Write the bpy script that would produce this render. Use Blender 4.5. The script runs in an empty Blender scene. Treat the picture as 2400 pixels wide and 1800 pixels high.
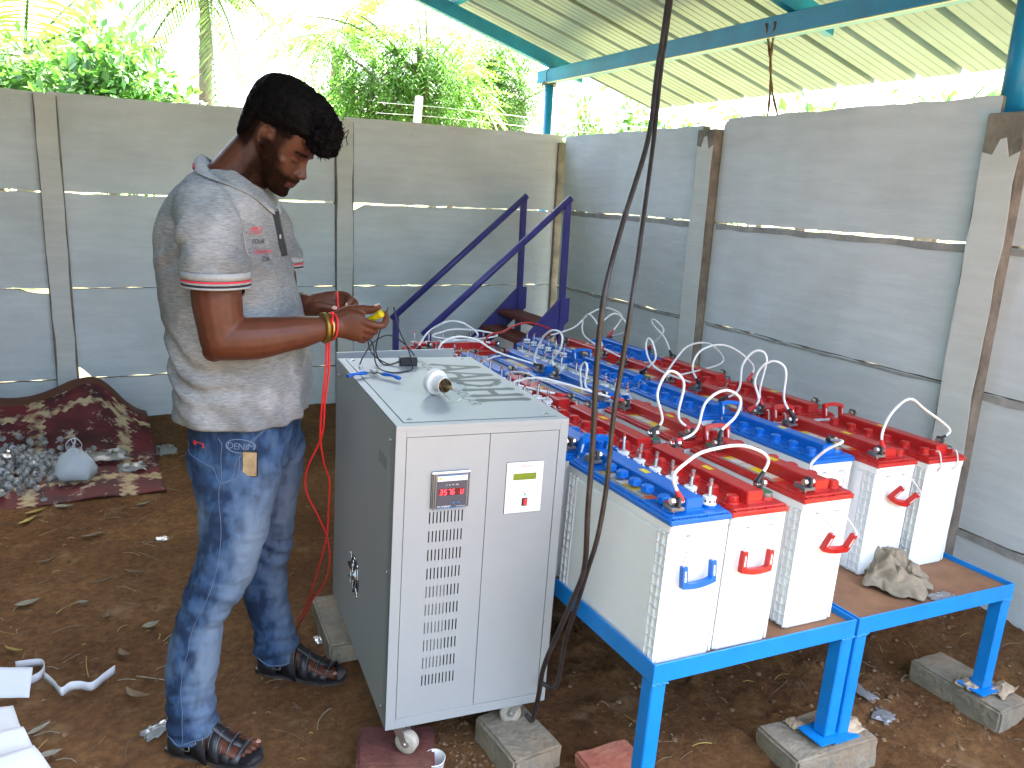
import bpy, bmesh, math, random
from mathutils import Vector, Matrix, noise, Quaternion, Euler
random.seed(7)
scene = bpy.context.scene
COL = scene.collection
PI = math.pi
R_ = math.radians

# ------------------------------------------------------------------ camera
cam_data = bpy.data.cameras.new('camera')
cam = bpy.data.objects.new('camera', cam_data)
COL.objects.link(cam)
cam_data.sensor_width = 36.0
cam_data.lens = 1874.39 / 2400 * 36.0
cam_data.clip_start = 0.05
cam_data.clip_end = 500
cam.matrix_world = Matrix(((0.8968832, 0.0610294, -0.4380365, 0.0),
                           (-0.4396928, 0.2297587, -0.8682633, 0.0),
                           (0.0476531, 0.9713323, 0.2329009, 1.5),
                           (0, 0, 0, 1)))
scene.camera = cam

# ------------------------------------------------------------------ sky, sun, exposure
SUN_EL, SUN_AZ = 66.0, 62.0        # azimuth measured from +Y towards +X
world = bpy.data.worlds.new('World')
scene.world = world
world.use_nodes = True
wn = world.node_tree
bg = wn.nodes['Background']
sky = wn.nodes.new('ShaderNodeTexSky')
sky.sky_type = 'NISHITA'
sky.sun_disc = False
sky.sun_elevation = R_(SUN_EL)
sky.sun_rotation = R_(SUN_AZ)
sky.air_density = 0.8
sky.dust_density = 8.0
sky.ozone_density = 1.0
wn.links.new(sky.outputs[0], bg.inputs['Color'])
bg.inputs['Strength'].default_value = 0.15
sd = bpy.data.lights.new('sun', 'SUN')
sd.energy = 4.0
sd.angle = R_(0.6)
sd.color = (1.0, 0.95, 0.86)
sun = bpy.data.objects.new('sun', sd)
COL.objects.link(sun)
_d = Vector((math.sin(R_(SUN_AZ)) * math.cos(R_(SUN_EL)), math.cos(R_(SUN_AZ)) * math.cos(R_(SUN_EL)), math.sin(R_(SUN_EL))))
sun.rotation_euler = _d.to_track_quat('Z', 'Y').to_euler()
scene.view_settings.view_transform = 'Standard'
scene.view_settings.look = 'None'
scene.view_settings.gamma = 1.0
scene.view_settings.use_curve_mapping = False
scene.view_settings.exposure = 4.0
scene.cycles.max_bounces = 10
scene.cycles.diffuse_bounces = 6
scene.cycles.glossy_bounces = 4
scene.cycles.transmission_bounces = 8
scene.cycles.transparent_max_bounces = 12
scene.cycles.sample_clamp_indirect = 6.0
scene.cycles.use_denoising = True

# ------------------------------------------------------------------ object helpers
def tag(o, label=None, cat=None, group=None, kind=None):
    if label: o['label'] = label
    if cat: o['category'] = cat
    if group: o['group'] = group
    if kind: o['kind'] = kind
    return o

def thing(name, label, cat, loc=(0, 0, 0), rotz=0.0, group=None):
    o = bpy.data.objects.new(name, None)
    o.empty_display_size = 0.1
    COL.objects.link(o)
    o.location = loc
    o.rotation_euler = (0, 0, rotz)
    return tag(o, label, cat, group)

def link(name, me, parent=None, loc=None, rot=None, scale=None):
    o = bpy.data.objects.new(name, me)
    COL.objects.link(o)
    if parent is not None: o.parent = parent
    if loc is not None: o.location = loc
    if rot is not None: o.rotation_euler = rot
    if scale is not None: o.scale = scale
    return o

def lerp(a, b, t): return a + (b - a) * t
def V(*a): return Vector(a)

def catmull(pts, n=8):
    pts = [Vector(p) for p in pts]
    if len(pts) < 3: return pts
    P = [pts[0] * 2 - pts[1]] + pts + [pts[-1] * 2 - pts[-2]]
    out = []
    for i in range(1, len(P) - 2):
        a, b, c, d = P[i - 1], P[i], P[i + 1], P[i + 2]
        for k in range(n):
            t = k / n
            out.append(0.5 * ((2 * b) + (c - a) * t + (2 * a - 5 * b + 4 * c - d) * t * t + (3 * b - a - 3 * c + d) * t ** 3))
    out.append(pts[-1].copy())
    return out

class MB:
    """collects simple shapes into one mesh"""
    def __init__(s): s.v, s.f, s.mi, s.sm = [], [], [], []
    def add(s, vs, fs, m=0, smooth=False, mat=None):
        b = len(s.v)
        for p in vs:
            p = Vector(p)
            s.v.append(mat @ p if mat is not None else p)
        for f in fs:
            s.f.append([i + b for i in f]); s.mi.append(m); s.sm.append(smooth)
        return b
    def box(s, a, b, m=0, mat=None, bev=0.0, taper=0.0):
        x0, y0, z0 = a; x1, y1, z1 = b
        if bev > 0:
            e = bev
            # chamfered box: 24 verts
            vs, idx = [], {}
            for ix, x in enumerate((x0, x1)):
                for iy, y in enumerate((y0, y1)):
                    for iz, z in enumerate((z0, z1)):
                        sx, sy, sz = (1 - 2 * ix) * e, (1 - 2 * iy) * e, (1 - 2 * iz) * e
                        idx[(ix, iy, iz, 0)] = len(vs); vs.append((x, y + sy, z + sz))
                        idx[(ix, iy, iz, 1)] = len(vs); vs.append((x + sx, y, z + sz))
                        idx[(ix, iy, iz, 2)] = len(vs); vs.append((x + sx, y + sy, z))
            g = lambda *k: idx[k]
            fs = []
            for i in (0, 1):
                q = [g(i, 0, 0, 0), g(i, 1, 0, 0), g(i, 1, 1, 0), g(i, 0, 1, 0)]; fs.append(q if i else q[::-1])
                q = [g(0, i, 0, 1), g(0, i, 1, 1), g(1, i, 1, 1), g(1, i, 0, 1)]; fs.append(q if i else q[::-1])
                q = [g(0, 0, i, 2), g(1, 0, i, 2), g(1, 1, i, 2), g(0, 1, i, 2)]; fs.append(q if i else q[::-1])
            for i in (0, 1):
                for j in (0, 1):
                    fs.append([g(i, j, 0, 0), g(i, j, 1, 0), g(i, j, 1, 1), g(i, j, 0, 1)])
                    fs.append([g(i, 0, j, 0), g(i, 1, j, 0), g(i, 1, j, 2), g(i, 0, j, 2)])
                    fs.append([g(0, i, j, 1), g(1, i, j, 1), g(1, i, j, 2), g(0, i, j, 2)])
                    for k in (0, 1):
                        fs.append([g(i, j, k, 0), g(i, j, k, 1), g(i, j, k, 2)])
            return s.add(vs, fs, m, False, mat)
        t = taper
        vs = [(x0 + t, y0 + t, z0), (x1 - t, y0 + t, z0), (x1 - t, y1 - t, z0), (x0 + t, y1 - t, z0), (x0, y0, z1), (x1, y0, z1), (x1, y1, z1), (x0, y1, z1)]
        fs = [(0, 3, 2, 1), (4, 5, 6, 7), (0, 1, 5, 4), (1, 2, 6, 5), (2, 3, 7, 6), (3, 0, 4, 7)]
        return s.add(vs, fs, m, False, mat)
    def prism(s, poly, d, m=0, mat=None, sidem=None):
        """poly: list of (x,z) counter-clockwise seen from -y; extruded from y=0 to y=d"""
        n = len(poly)
        vs = [(x, 0, z) for x, z in poly] + [(x, d, z) for x, z in poly]
        b = s.add(vs, [list(range(n)), list(range(2 * n - 1, n - 1, -1))], m, False, mat)
        for i in range(n):
            j = (i + 1) % n
            s.f.append([b + i, b + n + i, b + n + j, b + j]); s.mi.append(m if sidem is None else sidem); s.sm.append(False)
    def tube(s, pts, r, n=8, m=0, caps=True, smooth=True, mat=None, flat=None):
        pts = [Vector(p) for p in pts]
        rs = r if isinstance(r, (list, tuple)) else [r] * len(pts)
        up = None; vs = []
        for i, p in enumerate(pts):
            t = (pts[min(i + 1, len(pts) - 1)] - pts[max(i - 1, 0)])
            if t.length < 1e-9: t = Vector((0, 0, 1))
            t.normalize()
            if up is None:
                up = Vector((0, 0, 1)) if abs(t.z) < 0.9 else Vector((1, 0, 0))
            up = (up - t * up.dot(t))
            if up.length < 1e-6: up = t.orthogonal()
            up.normalize()
            sd_ = t.cross(up)
            k2 = 1.0 if flat is None else flat
            for k in range(n):
                a = 2 * PI * k / n + PI / n
                vs.append(p + up * math.cos(a) * rs[i] * k2 + sd_ * math.sin(a) * rs[i])
        fs = []
        for i in range(len(pts) - 1):
            for k in range(n):
                k2 = (k + 1) % n
                fs.append([i * n + k, i * n + k2, (i + 1) * n + k2, (i + 1) * n + k])
        b = s.add(vs, fs, m, smooth, mat)
        if caps:
            s.f.append([b + k for k in range(n)][::-1]); s.mi.append(m); s.sm.append(False)
            e = b + (len(pts) - 1) * n
            s.f.append([e + k for k in range(n)]); s.mi.append(m); s.sm.append(False)
    def lathe(s, prof, n=16, m=0, smooth=True, mat=None, cap=True):
        """prof: list of (r,z)"""
        vs = [(r * math.cos(2 * PI * k / n), r * math.sin(2 * PI * k / n), z) for r, z in prof for k in range(n)]
        fs = [[i * n + k, i * n + (k + 1) % n, (i + 1) * n + (k + 1) % n, (i + 1) * n + k] for i in range(len(prof) - 1) for k in range(n)]
        b = s.add(vs, fs, m, smooth, mat)
        if cap:
            if prof[0][0] > 1e-6: s.f.append([b + k for k in range(n)][::-1]); s.mi.append(m); s.sm.append(False)
            e = b + (len(prof) - 1) * n
            if prof[-1][0] > 1e-6: s.f.append([e + k for k in range(n)]); s.mi.append(m); s.sm.append(False)
    def mesh(s, name, mats, sharp=None):
        me = bpy.data.meshes.new(name)
        me.from_pydata([tuple(p) for p in s.v], [], s.f)
        if not isinstance(mats, (list, tuple)): mats = [mats]
        for m_ in mats: me.materials.append(m_)
        me.polygons.foreach_set('material_index', s.mi)
        me.polygons.foreach_set('use_smooth', [True] * len(s.f) if sharp else s.sm)
        me.update()
        if sharp: me.set_sharp_from_angle(angle=R_(sharp))
        return me
    def build(s, name, mats, parent=None, loc=None, rot=None, sharp=None):
        return link(name, s.mesh(name, mats, sharp), parent, loc, rot)

def text_mesh(body, size, depth=0.0, spacing=1.0, shear=0.0, align='LEFT'):
    cu = bpy.data.curves.new('lettering', 'FONT')
    cu.body = body; cu.size = size; cu.extrude = depth; cu.space_character = spacing; cu.shear = shear
    cu.align_x = align; cu.resolution_u = 3
    o = bpy.data.objects.new('lettering', cu)
    COL.objects.link(o)
    dg = bpy.context.evaluated_depsgraph_get()
    me = bpy.data.meshes.new_from_object(o.evaluated_get(dg))
    bpy.data.objects.remove(o)
    return me

def apply_mods(o):
    dg = bpy.context.evaluated_depsgraph_get()
    me = bpy.data.meshes.new_from_object(o.evaluated_get(dg))
    o.modifiers.clear()
    old = o.data
    o.data = me
    bpy.data.meshes.remove(old)
    return me
# ------------------------------------------------------------------ materials
MATS = {}
def mat(name, color=(0.5, 0.5, 0.5), rough=0.6, metal=0.0, noise_scale=None, var=0.15, bump=0.0, bump_scale=None,
        coord='Object', col2=None, spec=0.5, dirt=None, dirt_scale=3.0, dirt_amt=0.4, coat=0.0, stretch=None, alpha=None, trans=0.0, ior=1.45, sss=0.0):
    m = bpy.data.materials.new(name)
    m.use_nodes = True
    nt = m.node_tree; N = nt.nodes; L = nt.links
    b = N['Principled BSDF']
    b.inputs['Roughness'].default_value = rough
    b.inputs['Metallic'].default_value = metal
    b.inputs['Specular IOR Level'].default_value = spec
    b.inputs['Coat Weight'].default_value = coat
    b.inputs['IOR'].default_value = ior
    if trans: b.inputs['Transmission Weight'].default_value = trans
    if sss:
        b.inputs['Subsurface Weight'].default_value = sss
        b.inputs['Subsurface Radius'].default_value = (0.02, 0.008, 0.004)
        b.inputs['Subsurface Scale'].default_value = 0.3
    c = (*color, 1.0)
    b.inputs['Base Color'].default_value = c
    tc = None
    def coords(st=None):
        nonlocal tc
        if tc is None: tc = N.new('ShaderNodeTexCoord')
        src = tc.outputs[coord]
        if coord == 'World':
            pass
        if st is not None:
            mp = N.new('ShaderNodeMapping'); mp.inputs['Scale'].default_value = st
            L.new(src, mp.inputs['Vector']); src = mp.outputs[0]
        return src
    last = None
    if noise_scale:
        nz = N.new('ShaderNodeTexNoise'); nz.inputs['Scale'].default_value = noise_scale; nz.inputs['Detail'].default_value = 6; nz.inputs['Roughness'].default_value = 0.62
        L.new(coords(stretch), nz.inputs['Vector'])
        rp = N.new('ShaderNodeValToRGB')
        c2 = col2 if col2 else tuple(x * (1 - var) for x in color)
        rp.color_ramp.elements[0].position = 0.32; rp.color_ramp.elements[0].color = (*c2, 1)
        rp.color_ramp.elements[1].position = 0.68; rp.color_ramp.elements[1].color = (*(tuple(min(1, x * (1 + var * 0.4)) for x in color) if not col2 else color), 1)
        L.new(nz.outputs['Fac'], rp.inputs[0])
        last = rp.outputs[0]
        mr = N.new('ShaderNodeMapRange'); mr.inputs['To Min'].default_value = max(0.02, rough - 0.08); mr.inputs['To Max'].default_value = min(1, rough + 0.1)
        L.new(nz.outputs['Fac'], mr.inputs['Value']); L.new(mr.outputs[0], b.inputs['Roughness'])
    if dirt:
        dz = N.new('ShaderNodeTexNoise'); dz.inputs['Scale'].default_value = dirt_scale; dz.inputs['Detail'].default_value = 8; dz.inputs['Roughness'].default_value = 0.7
        L.new(coords(), dz.inputs['Vector'])
        dr = N.new('ShaderNodeValToRGB'); dr.color_ramp.elements[0].position = 0.48; dr.color_ramp.elements[1].position = 0.72
        dr.color_ramp.elements[1].color = (dirt_amt,) * 3 + (1,)
        L.new(dz.outputs['Fac'], dr.inputs[0])
        mx = N.new('ShaderNodeMix'); mx.data_type = 'RGBA'
        L.new(dr.outputs[0], mx.inputs['Factor'])
        if last: L.new(last, mx.inputs['A'])
        else: mx.inputs['A'].default_value = c
        mx.inputs['B'].default_value = (*dirt, 1)
        last = mx.outputs['Result']
    if last: L.new(last, b.inputs['Base Color'])
    if bump:
        bn = N.new('ShaderNodeTexNoise'); bn.inputs['Scale'].default_value = bump_scale or 60; bn.inputs['Detail'].default_value = 5
        L.new(coords(stretch), bn.inputs['Vector'])
        bp = N.new('ShaderNodeBump'); bp.inputs['Strength'].default_value = 1.0; bp.inputs['Distance'].default_value = bump
        L.new(bn.outputs['Fac'], bp.inputs['Height']); L.new(bp.outputs[0], b.inputs['Normal'])
    MATS[name] = m
    return m

def leafmat(name, color, trans=0.5, rough=0.4, var=0.4):
    m = bpy.data.materials.new(name); m.use_nodes = True
    nt = m.node_tree; N = nt.nodes; L = nt.links
    b = N['Principled BSDF']; out = N['Material Output']
    b.inputs['Roughness'].default_value = rough
    g = N.new('ShaderNodeNewGeometry')
    rp = N.new('ShaderNodeValToRGB')
    rp.color_ramp.elements[0].color = (*tuple(x * (1 - var) for x in color), 1)
    rp.color_ramp.elements[1].color = (*tuple(x * (1 + var) for x in color), 1)
    L.new(g.outputs['Random Per Island'], rp.inputs[0])
    L.new(rp.outputs[0], b.inputs['Base Color'])
    t = N.new('ShaderNodeBsdfTranslucent')
    hs = N.new('ShaderNodeMix'); hs.data_type = 'RGBA'; hs.blend_type = 'MULTIPLY'; hs.inputs['Factor'].default_value = 1
    hs.inputs['B'].default_value = (1.25, 1.35, 0.6, 1)
    L.new(rp.outputs[0], hs.inputs['A']); L.new(hs.outputs['Result'], t.inputs['Color'])
    mx = N.new('ShaderNodeMixShader'); mx.inputs[0].default_value = trans
    L.new(b.outputs[0], mx.inputs[1]); L.new(t.outputs[0], mx.inputs[2]); L.new(mx.outputs[0], out.inputs['Surface'])
    MATS[name] = m
    return m

# wall paint: thin grey whitewash brushed over concrete, uneven, with stains and chips
def paint_mat(name, color, bare, amount=0.62, seed=0.0):
    m = bpy.data.materials.new(name); m.use_nodes = True
    nt = m.node_tree; N = nt.nodes; L = nt.links
    b = N['Principled BSDF']; b.inputs['Roughness'].default_value = 0.78; b.inputs['Specular IOR Level'].default_value = 0.3
    tc = N.new('ShaderNodeTexCoord'); geo = N.new('ShaderNodeNewGeometry')
    mp = N.new('ShaderNodeMapping'); mp.inputs['Scale'].default_value = (1.2, 1.2, 9.0); mp.inputs['Location'].default_value = (seed, seed * 2, seed)
    L.new(geo.outputs['Position'], mp.inputs['Vector'])
    n1 = N.new('ShaderNodeTexNoise'); n1.inputs['Scale'].default_value = 2.6; n1.inputs['Detail'].default_value = 9; n1.inputs['Roughness'].default_value = 0.66
    L.new(mp.outputs[0], n1.inputs['Vector'])
    r1 = N.new('ShaderNodeValToRGB'); r1.color_ramp.elements[0].position = 0.3; r1.color_ramp.elements[1].position = 0.7
    r1.color_ramp.elements[0].color = (*tuple(x * 0.935 for x in color), 1); r1.color_ramp.elements[1].color = (*tuple(min(1, x * 1.08) for x in color), 1)
    L.new(n1.outputs['Fac'], r1.inputs[0])
    # larger blotches
    n2 = N.new('ShaderNodeTexNoise'); n2.inputs['Scale'].default_value = 2.1; n2.inputs['Detail'].default_value = 4
    L.new(geo.outputs['Position'], n2.inputs['Vector'])
    r2 = N.new('ShaderNodeValToRGB'); r2.color_ramp.elements[0].position = 0.35; r2.color_ramp.elements[1].position = 0.62
    r2.color_ramp.elements[0].color = (0.86, 0.86, 0.845, 1); r2.color_ramp.elements[1].color = (1, 1, 1, 1)
    L.new(n2.outputs['Fac'], r2.inputs[0])
    mu = N.new('ShaderNodeMix'); mu.data_type = 'RGBA'; mu.blend_type = 'MULTIPLY'; mu.inputs['Factor'].default_value = 1
    L.new(r1.outputs[0], mu.inputs['A']); L.new(r2.outputs[0], mu.inputs['B'])
    # small dark flecks and chips
    n3 = N.new('ShaderNodeTexNoise'); n3.inputs['Scale'].default_value = 22; n3.inputs['Detail'].default_value = 5; n3.inputs['Roughness'].default_value = 0.75
    L.new(geo.outputs['Position'], n3.inputs['Vector'])
    r3 = N.new('ShaderNodeValToRGB'); r3.color_ramp.elements[0].position = amount; r3.color_ramp.elements[1].position = amount + 0.05
    L.new(n3.outputs['Fac'], r3.inputs[0])
    mx = N.new('ShaderNodeMix'); mx.data_type = 'RGBA'
    L.new(r3.outputs[0], mx.inputs['Factor']); L.new(mu.outputs['Result'], mx.inputs['A']); mx.inputs['B'].default_value = (*bare, 1)
    L.new(mx.outputs['Result'], b.inputs['Base Color'])
    bp = N.new('ShaderNodeBump'); bp.inputs['Distance'].default_value = 0.004; bp.inputs['Strength'].default_value = 0.7
    L.new(n1.outputs['Fac'], bp.inputs['Height'])
    bp2 = N.new('ShaderNodeBump'); bp2.inputs['Distance'].default_value = 0.002; L.new(n3.outputs['Fac'], bp2.inputs['Height']); L.new(bp.outputs[0], bp2.inputs['Normal'])
    L.new(bp2.outputs[0], b.inputs['Normal'])
    MATS[name] = m
    return m

paint_mat('wall_paint', (0.585, 0.64, 0.635), (0.20, 0.19, 0.16), 0.70)
paint_mat('wall_paint_right', (0.60, 0.635, 0.63), (0.22, 0.21, 0.18), 0.71, 3.0)
paint_mat('post_paint', (0.58, 0.595, 0.55), (0.22, 0.20, 0.16), 0.68, 5.0)
mat('bare_concrete', (0.22, 0.195, 0.15), 0.92, noise_scale=9, var=0.45, bump=0.006, bump_scale=45)
mat('concrete_grey', (0.34, 0.33, 0.30), 0.9, noise_scale=12, var=0.3, bump=0.004, bump_scale=60)
mat('blue_steel', (0.010, 0.24, 0.46), 0.38, noise_scale=5, var=0.25, dirt=(0.05, 0.14, 0.2), dirt_scale=6, dirt_amt=0.35, bump=0.0006, bump_scale=40)
mat('rack_blue', (0.004, 0.21, 0.62), 0.34, noise_scale=7, var=0.14, bump=0.0008, bump_scale=30, dirt=(0.03, 0.20, 0.42), dirt_scale=9, dirt_amt=0.3)
mat('purple_steel', (0.055, 0.05, 0.24), 0.38, noise_scale=8, var=0.25, dirt=(0.10, 0.08, 0.15), dirt_scale=5, dirt_amt=0.4)
mat('step_red', (0.16, 0.025, 0.018), 0.6, noise_scale=9, var=0.35, dirt=(0.15, 0.09, 0.05), dirt_scale=4, dirt_amt=0.6)
mat('rope', (0.16, 0.10, 0.05), 0.95, noise_scale=60, var=0.5)
# ------------------------------------------------------------------ ground
def gz(x, y):
    """height of the trodden soil"""
    z = -0.028 * min(max(x - 1.0, -1.0), 2.2) * (1 if x > 1 else 0.3)
    n = noise.fractal(Vector((x * 0.9, y * 0.9, 1.3)), 1.0, 2.0, 4) * 0.010
    n += noise.fractal(Vector((x * 5.2, y * 5.2, 4.1)), 0.9, 2.1, 4) * 0.006
    rough = 0.5 + 0.5 * math.tanh((x - 1.15 + 0.25 * noise.noise(Vector((y * 2, 3.3, 0)))) * 5)     # looser soil under and beside the racks
    n += rough * max(0.0, noise.fractal(Vector((x * 7.0, y * 7.0, 9.7)), 0.7, 2.3, 5) - 0.05) * 0.034
    if x > 2.3 and y < 5.3:                                      # soil heaped along the right wall
        n += 0.06 * max(0.0, 1 - (3.0 - x) / 0.6) * (0.6 + 0.4 * noise.noise(Vector((y * 3, x * 3, 2))))
    if y > 4.9 and y < 5.5:
        n += 0.03 * max(0.0, 1 - abs(5.3 - y) / 0.4)
    return z + n

def axis(lo, hi, step, far):
    a = [lo]
    while a[-1] < hi: a.append(a[-1] + step)
    s = step; b = a[-1]
    up, dn = [], []
    while b < far:
        s *= 1.35; b += s; up.append(b)
    s = step; b = lo
    while b > -far:
        s *= 1.35; b -= s; dn.append(b)
    return dn[::-1] + a + up
gx = axis(-1.3, 3.1, 0.02, 120); gy = axis(1.0, 3.4, 0.02, 120)
gv = [(x, y, gz(x, y) if (-8 < x < 8 and -8 < y < 9) else -0.03) for y in gy for x in gx]
nx = len(gx)
gf = [(j * nx + i, j * nx + i + 1, (j + 1) * nx + i + 1, (j + 1) * nx + i) for j in range(len(gy) - 1) for i in range(nx - 1)]
gme = bpy.data.meshes.new('ground'); gme.from_pydata(gv, [], gf)
gme.polygons.foreach_set('use_smooth', [True] * len(gf))

def ground_mat():
    m = bpy.data.materials.new('soil'); m.use_nodes = True
    nt = m.node_tree; N = nt.nodes; L = nt.links
    b = N['Principled BSDF']; b.inputs['Roughness'].default_value = 0.95; b.inputs['Specular IOR Level'].default_value = 0.2
    geo = N.new('ShaderNodeNewGeometry')
    def nz(sc, det=8, ro=0.65):
        n = N.new('ShaderNodeTexNoise'); n.inputs['Scale'].default_value = sc; n.inputs['Detail'].default_value = det; n.inputs['Roughness'].default_value = ro
        L.new(geo.outputs['Position'], n.inputs['Vector']); return n
    def ramp(src, p0, c0, p1, c1):
        r = N.new('ShaderNodeValToRGB'); e = r.color_ramp.elements
        e[0].position = p0; e[0].color = (*c0, 1); e[1].position = p1; e[1].color = (*c1, 1)
        L.new(src, r.inputs[0]); return r
    a = ramp(nz(2.2).outputs['Fac'], 0.35, (0.150, 0.068, 0.024), 0.68, (0.275, 0.142, 0.056))
    bb = ramp(nz(38, 6, 0.7).outputs['Fac'], 0.38, (0.62, 0.60, 0.58), 0.66, (1.12, 1.1, 1.08))
    mu = N.new('ShaderNodeMix'); mu.data_type = 'RGBA'; mu.blend_type = 'MULTIPLY'; mu.inputs['Factor'].default_value = 1
    L.new(a.outputs[0], mu.inputs['A']); L.new(bb.outputs[0], mu.inputs['B'])
    # dry sandy patches
    sp = ramp(nz(5.5, 5).outputs['Fac'], 0.58, (0, 0, 0), 0.74, (0.75, 0.75, 0.75))
    mx = N.new('ShaderNodeMix'); mx.data_type = 'RGBA'
    L.new(sp.outputs[0], mx.inputs['Factor']); L.new(mu.outputs['Result'], mx.inputs['A']); mx.inputs['B'].default_value = (0.34, 0.22, 0.11, 1)
    # outside the walls the ground is greener and dry
    sx = N.new('ShaderNodeSeparateXYZ'); L.new(geo.outputs['Position'], sx.inputs[0])
    g1 = N.new('ShaderNodeMath'); g1.operation = 'GREATER_THAN'; g1.inputs[1].default_value = 5.5; L.new(sx.outputs['Y'], g1.inputs[0])
    g2 = N.new('ShaderNodeMath'); g2.operation = 'GREATER_THAN'; g2.inputs[1].default_value = 3.15; L.new(sx.outputs['X'], g2.inputs[0])
    g3 = N.new('ShaderNodeMath'); g3.operation = 'MAXIMUM'; L.new(g1.outputs[0], g3.inputs[0]); L.new(g2.outputs[0], g3.inputs[1])
    gr = ramp(nz(1.2).outputs['Fac'], 0.4, (0.16, 0.13, 0.06), 0.62, (0.10, 0.14, 0.04))
    m2 = N.new('ShaderNodeMix'); m2.data_type = 'RGBA'
    L.new(g3.outputs[0], m2.inputs['Factor']); L.new(mx.outputs['Result'], m2.inputs['A']); L.new(gr.outputs[0], m2.inputs['B'])
    L.new(m2.outputs['Result'], b.inputs['Base Color'])
    bp = N.new('ShaderNodeBump'); bp.inputs['Distance'].default_value = 0.020; L.new(nz(48, 8, 0.75).outputs['Fac'], bp.inputs['Height'])
    L.new(bp.outputs[0], b.inputs['Normal'])
    MATS['soil'] = m
    return m
gme.materials.append(ground_mat())
ground = link('ground', gme); tag(ground, kind='structure')

# ------------------------------------------------------------------ precast concrete walls
rw = random.Random(3)
def jag_edge(p0, p1, n, amp):
    out = []
    for i in range(n):
        t = i / n
        x, z = lerp(p0[0], p1[0], t), lerp(p0[1], p1[1], t)
        if 0 < i: x += 0; z += rw.uniform(-amp, amp)
        out.append((x, z))
    return out

def panel(parent, x0, x1, z0, z1, d, matname, chips=(), amp=0.003, tilt=0.0, mats=None):
    """one slab in local (x along the wall, z up); chips: list of (corner, size) with corner in bl br tl tr"""
    ch = dict(chips)
    poly = []
    def corner(name, seq):
        if name in ch:
            a, b_ = ch[name]
            return seq(a, b_)
        return seq(0.006, 0.006)
    c = lambda nm: ch.get(nm, (0.008, 0.006))
    a, b_ = c('bl'); start = (x0 + a, z0); endbl = (x0, z0 + b_)
    a2, b2 = c('br'); p_br1 = (x1 - a2, z0 + tilt); p_br2 = (x1, z0 + b2 + tilt)
    a3, b3 = c('tr'); p_tr1 = (x1, z1 - b3 + tilt); p_tr2 = (x1 - a3, z1 + tilt)
    a4, b4 = c('tl'); p_tl1 = (x0 + a4, z1); p_tl2 = (x0, z1 - b4)
    n = max(6, int((x1 - x0) / 0.07))
    poly += jag_edge(start, p_br1, n, amp) + [p_br1]
    def chipline(p, q, big):
        if not big: return [q]
        return [(lerp(p[0], q[0], t) + rw.uniform(-.01, .01), lerp(p[1], q[1], t) + rw.uniform(-.01, .01)) for t in (0.3, 0.55, 0.8)] + [q]
    poly += chipline(p_br1, p_br2, 'br' in ch)
    poly += [p_tr1] + chipline(p_tr1, p_tr2, 'tr' in ch)
    poly += jag_edge(p_tr2, p_tl1, n, amp * 1.2)[1:] + [p_tl1] + chipline(p_tl1, p_tl2, 'tl' in ch)
    poly += [endbl] + (chipline(endbl, start, True)[:-1] if 'bl' in ch else [])
    mb = MB(); mb.prism(poly, d, 0, None, 1)
    return mb.build('panel', [MATS[matname], MATS['bare_concrete']], parent)

def post(parent, xc, w, h, y0, d, loc_name='post', h_bare=0.0, tone='post_paint'):
    """square post: painted face with a ragged edge, bare flanks and an unpainted head"""
    mb = MB()
    n = 16
    # flanks and back: bare concrete, face: separate painted skin 3 mm proud, ragged sides
    mb.box((xc - w / 2, y0, -0.3), (xc + w / 2, y0 + d, h), 0, bev=0.006)
    top = h - h_bare
    left = [(xc - w / 2 + 0.004 + abs(rw.gauss(0, 0.004)), lerp(top, -0.1, i / n)) for i in range(n + 1)]
    right = [(xc + w / 2 - 0.004 - abs(rw.gauss(0, 0.005)), lerp(-0.1, top, i / n)) for i in range(n + 1)]
    headp = [] if h_bare == 0 else [(xc + w * 0.22, top - 0.02), (xc + w * 0.08, top + 0.05), (xc - w * 0.06, top + 0.045), (xc - w * .2, top - 0.01)]
    poly = left + right + headp
    mb.prism(poly, 0.004, 1, Matrix.Translation((0, y0 - 0.003, 0)))
    return mb.build(loc_name, [MATS['bare_concrete'], MATS[tone]], parent)

YB = 5.35          # face of the back wall
back = thing('boundary_wall', 'grey whitewashed precast concrete wall behind the man and the stairs', 'wall', (0, YB, 0))
levels = [(-0.25, 0.279), (0.286, 0.825), (0.831, 1.374), (1.381, 1.918)]
bays = [(-3.62, -2.02), (-1.93, -0.325), (-0.245, 1.345), (1.435, 2.985)]
chips = {(2, 1): [('bl', (0.12, 0.115))], (1, 1): [('tr', (0.20, 0.045))], (3, 2): [('tl', (0.14, 0.07))], (2, 2): [('tr', (0.05, 0.04))],
         (2, 0): [('tr', (0.03, 0.03))]}
for bi, (x0, x1) in enumerate(bays):
    for li, (z0, z1) in enumerate(levels):
        g0 = rw.uniform(0, 0.002); g1 = rw.uniform(0, 0.0015)
        if li == 3: g1 += rw.uniform(-0.004, 0.006)
        panel(back, x0 - 0.03, x1 + 0.03, z0 + g0, z1 - g1 if li < 3 else z1 + g1, 0.045, 'wall_paint', chips.get((bi, li), ()), amp=0.0035)
for xc, h in ((-1.975, 1.91), (-0.285, 1.905), (1.39, 1.895)):
    post(back, xc, 0.118, h, -0.035, 0.12)
post(back, 3.02, 0.085, 1.87, -0.012, 0.12, tone='bare_concrete')

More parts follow.
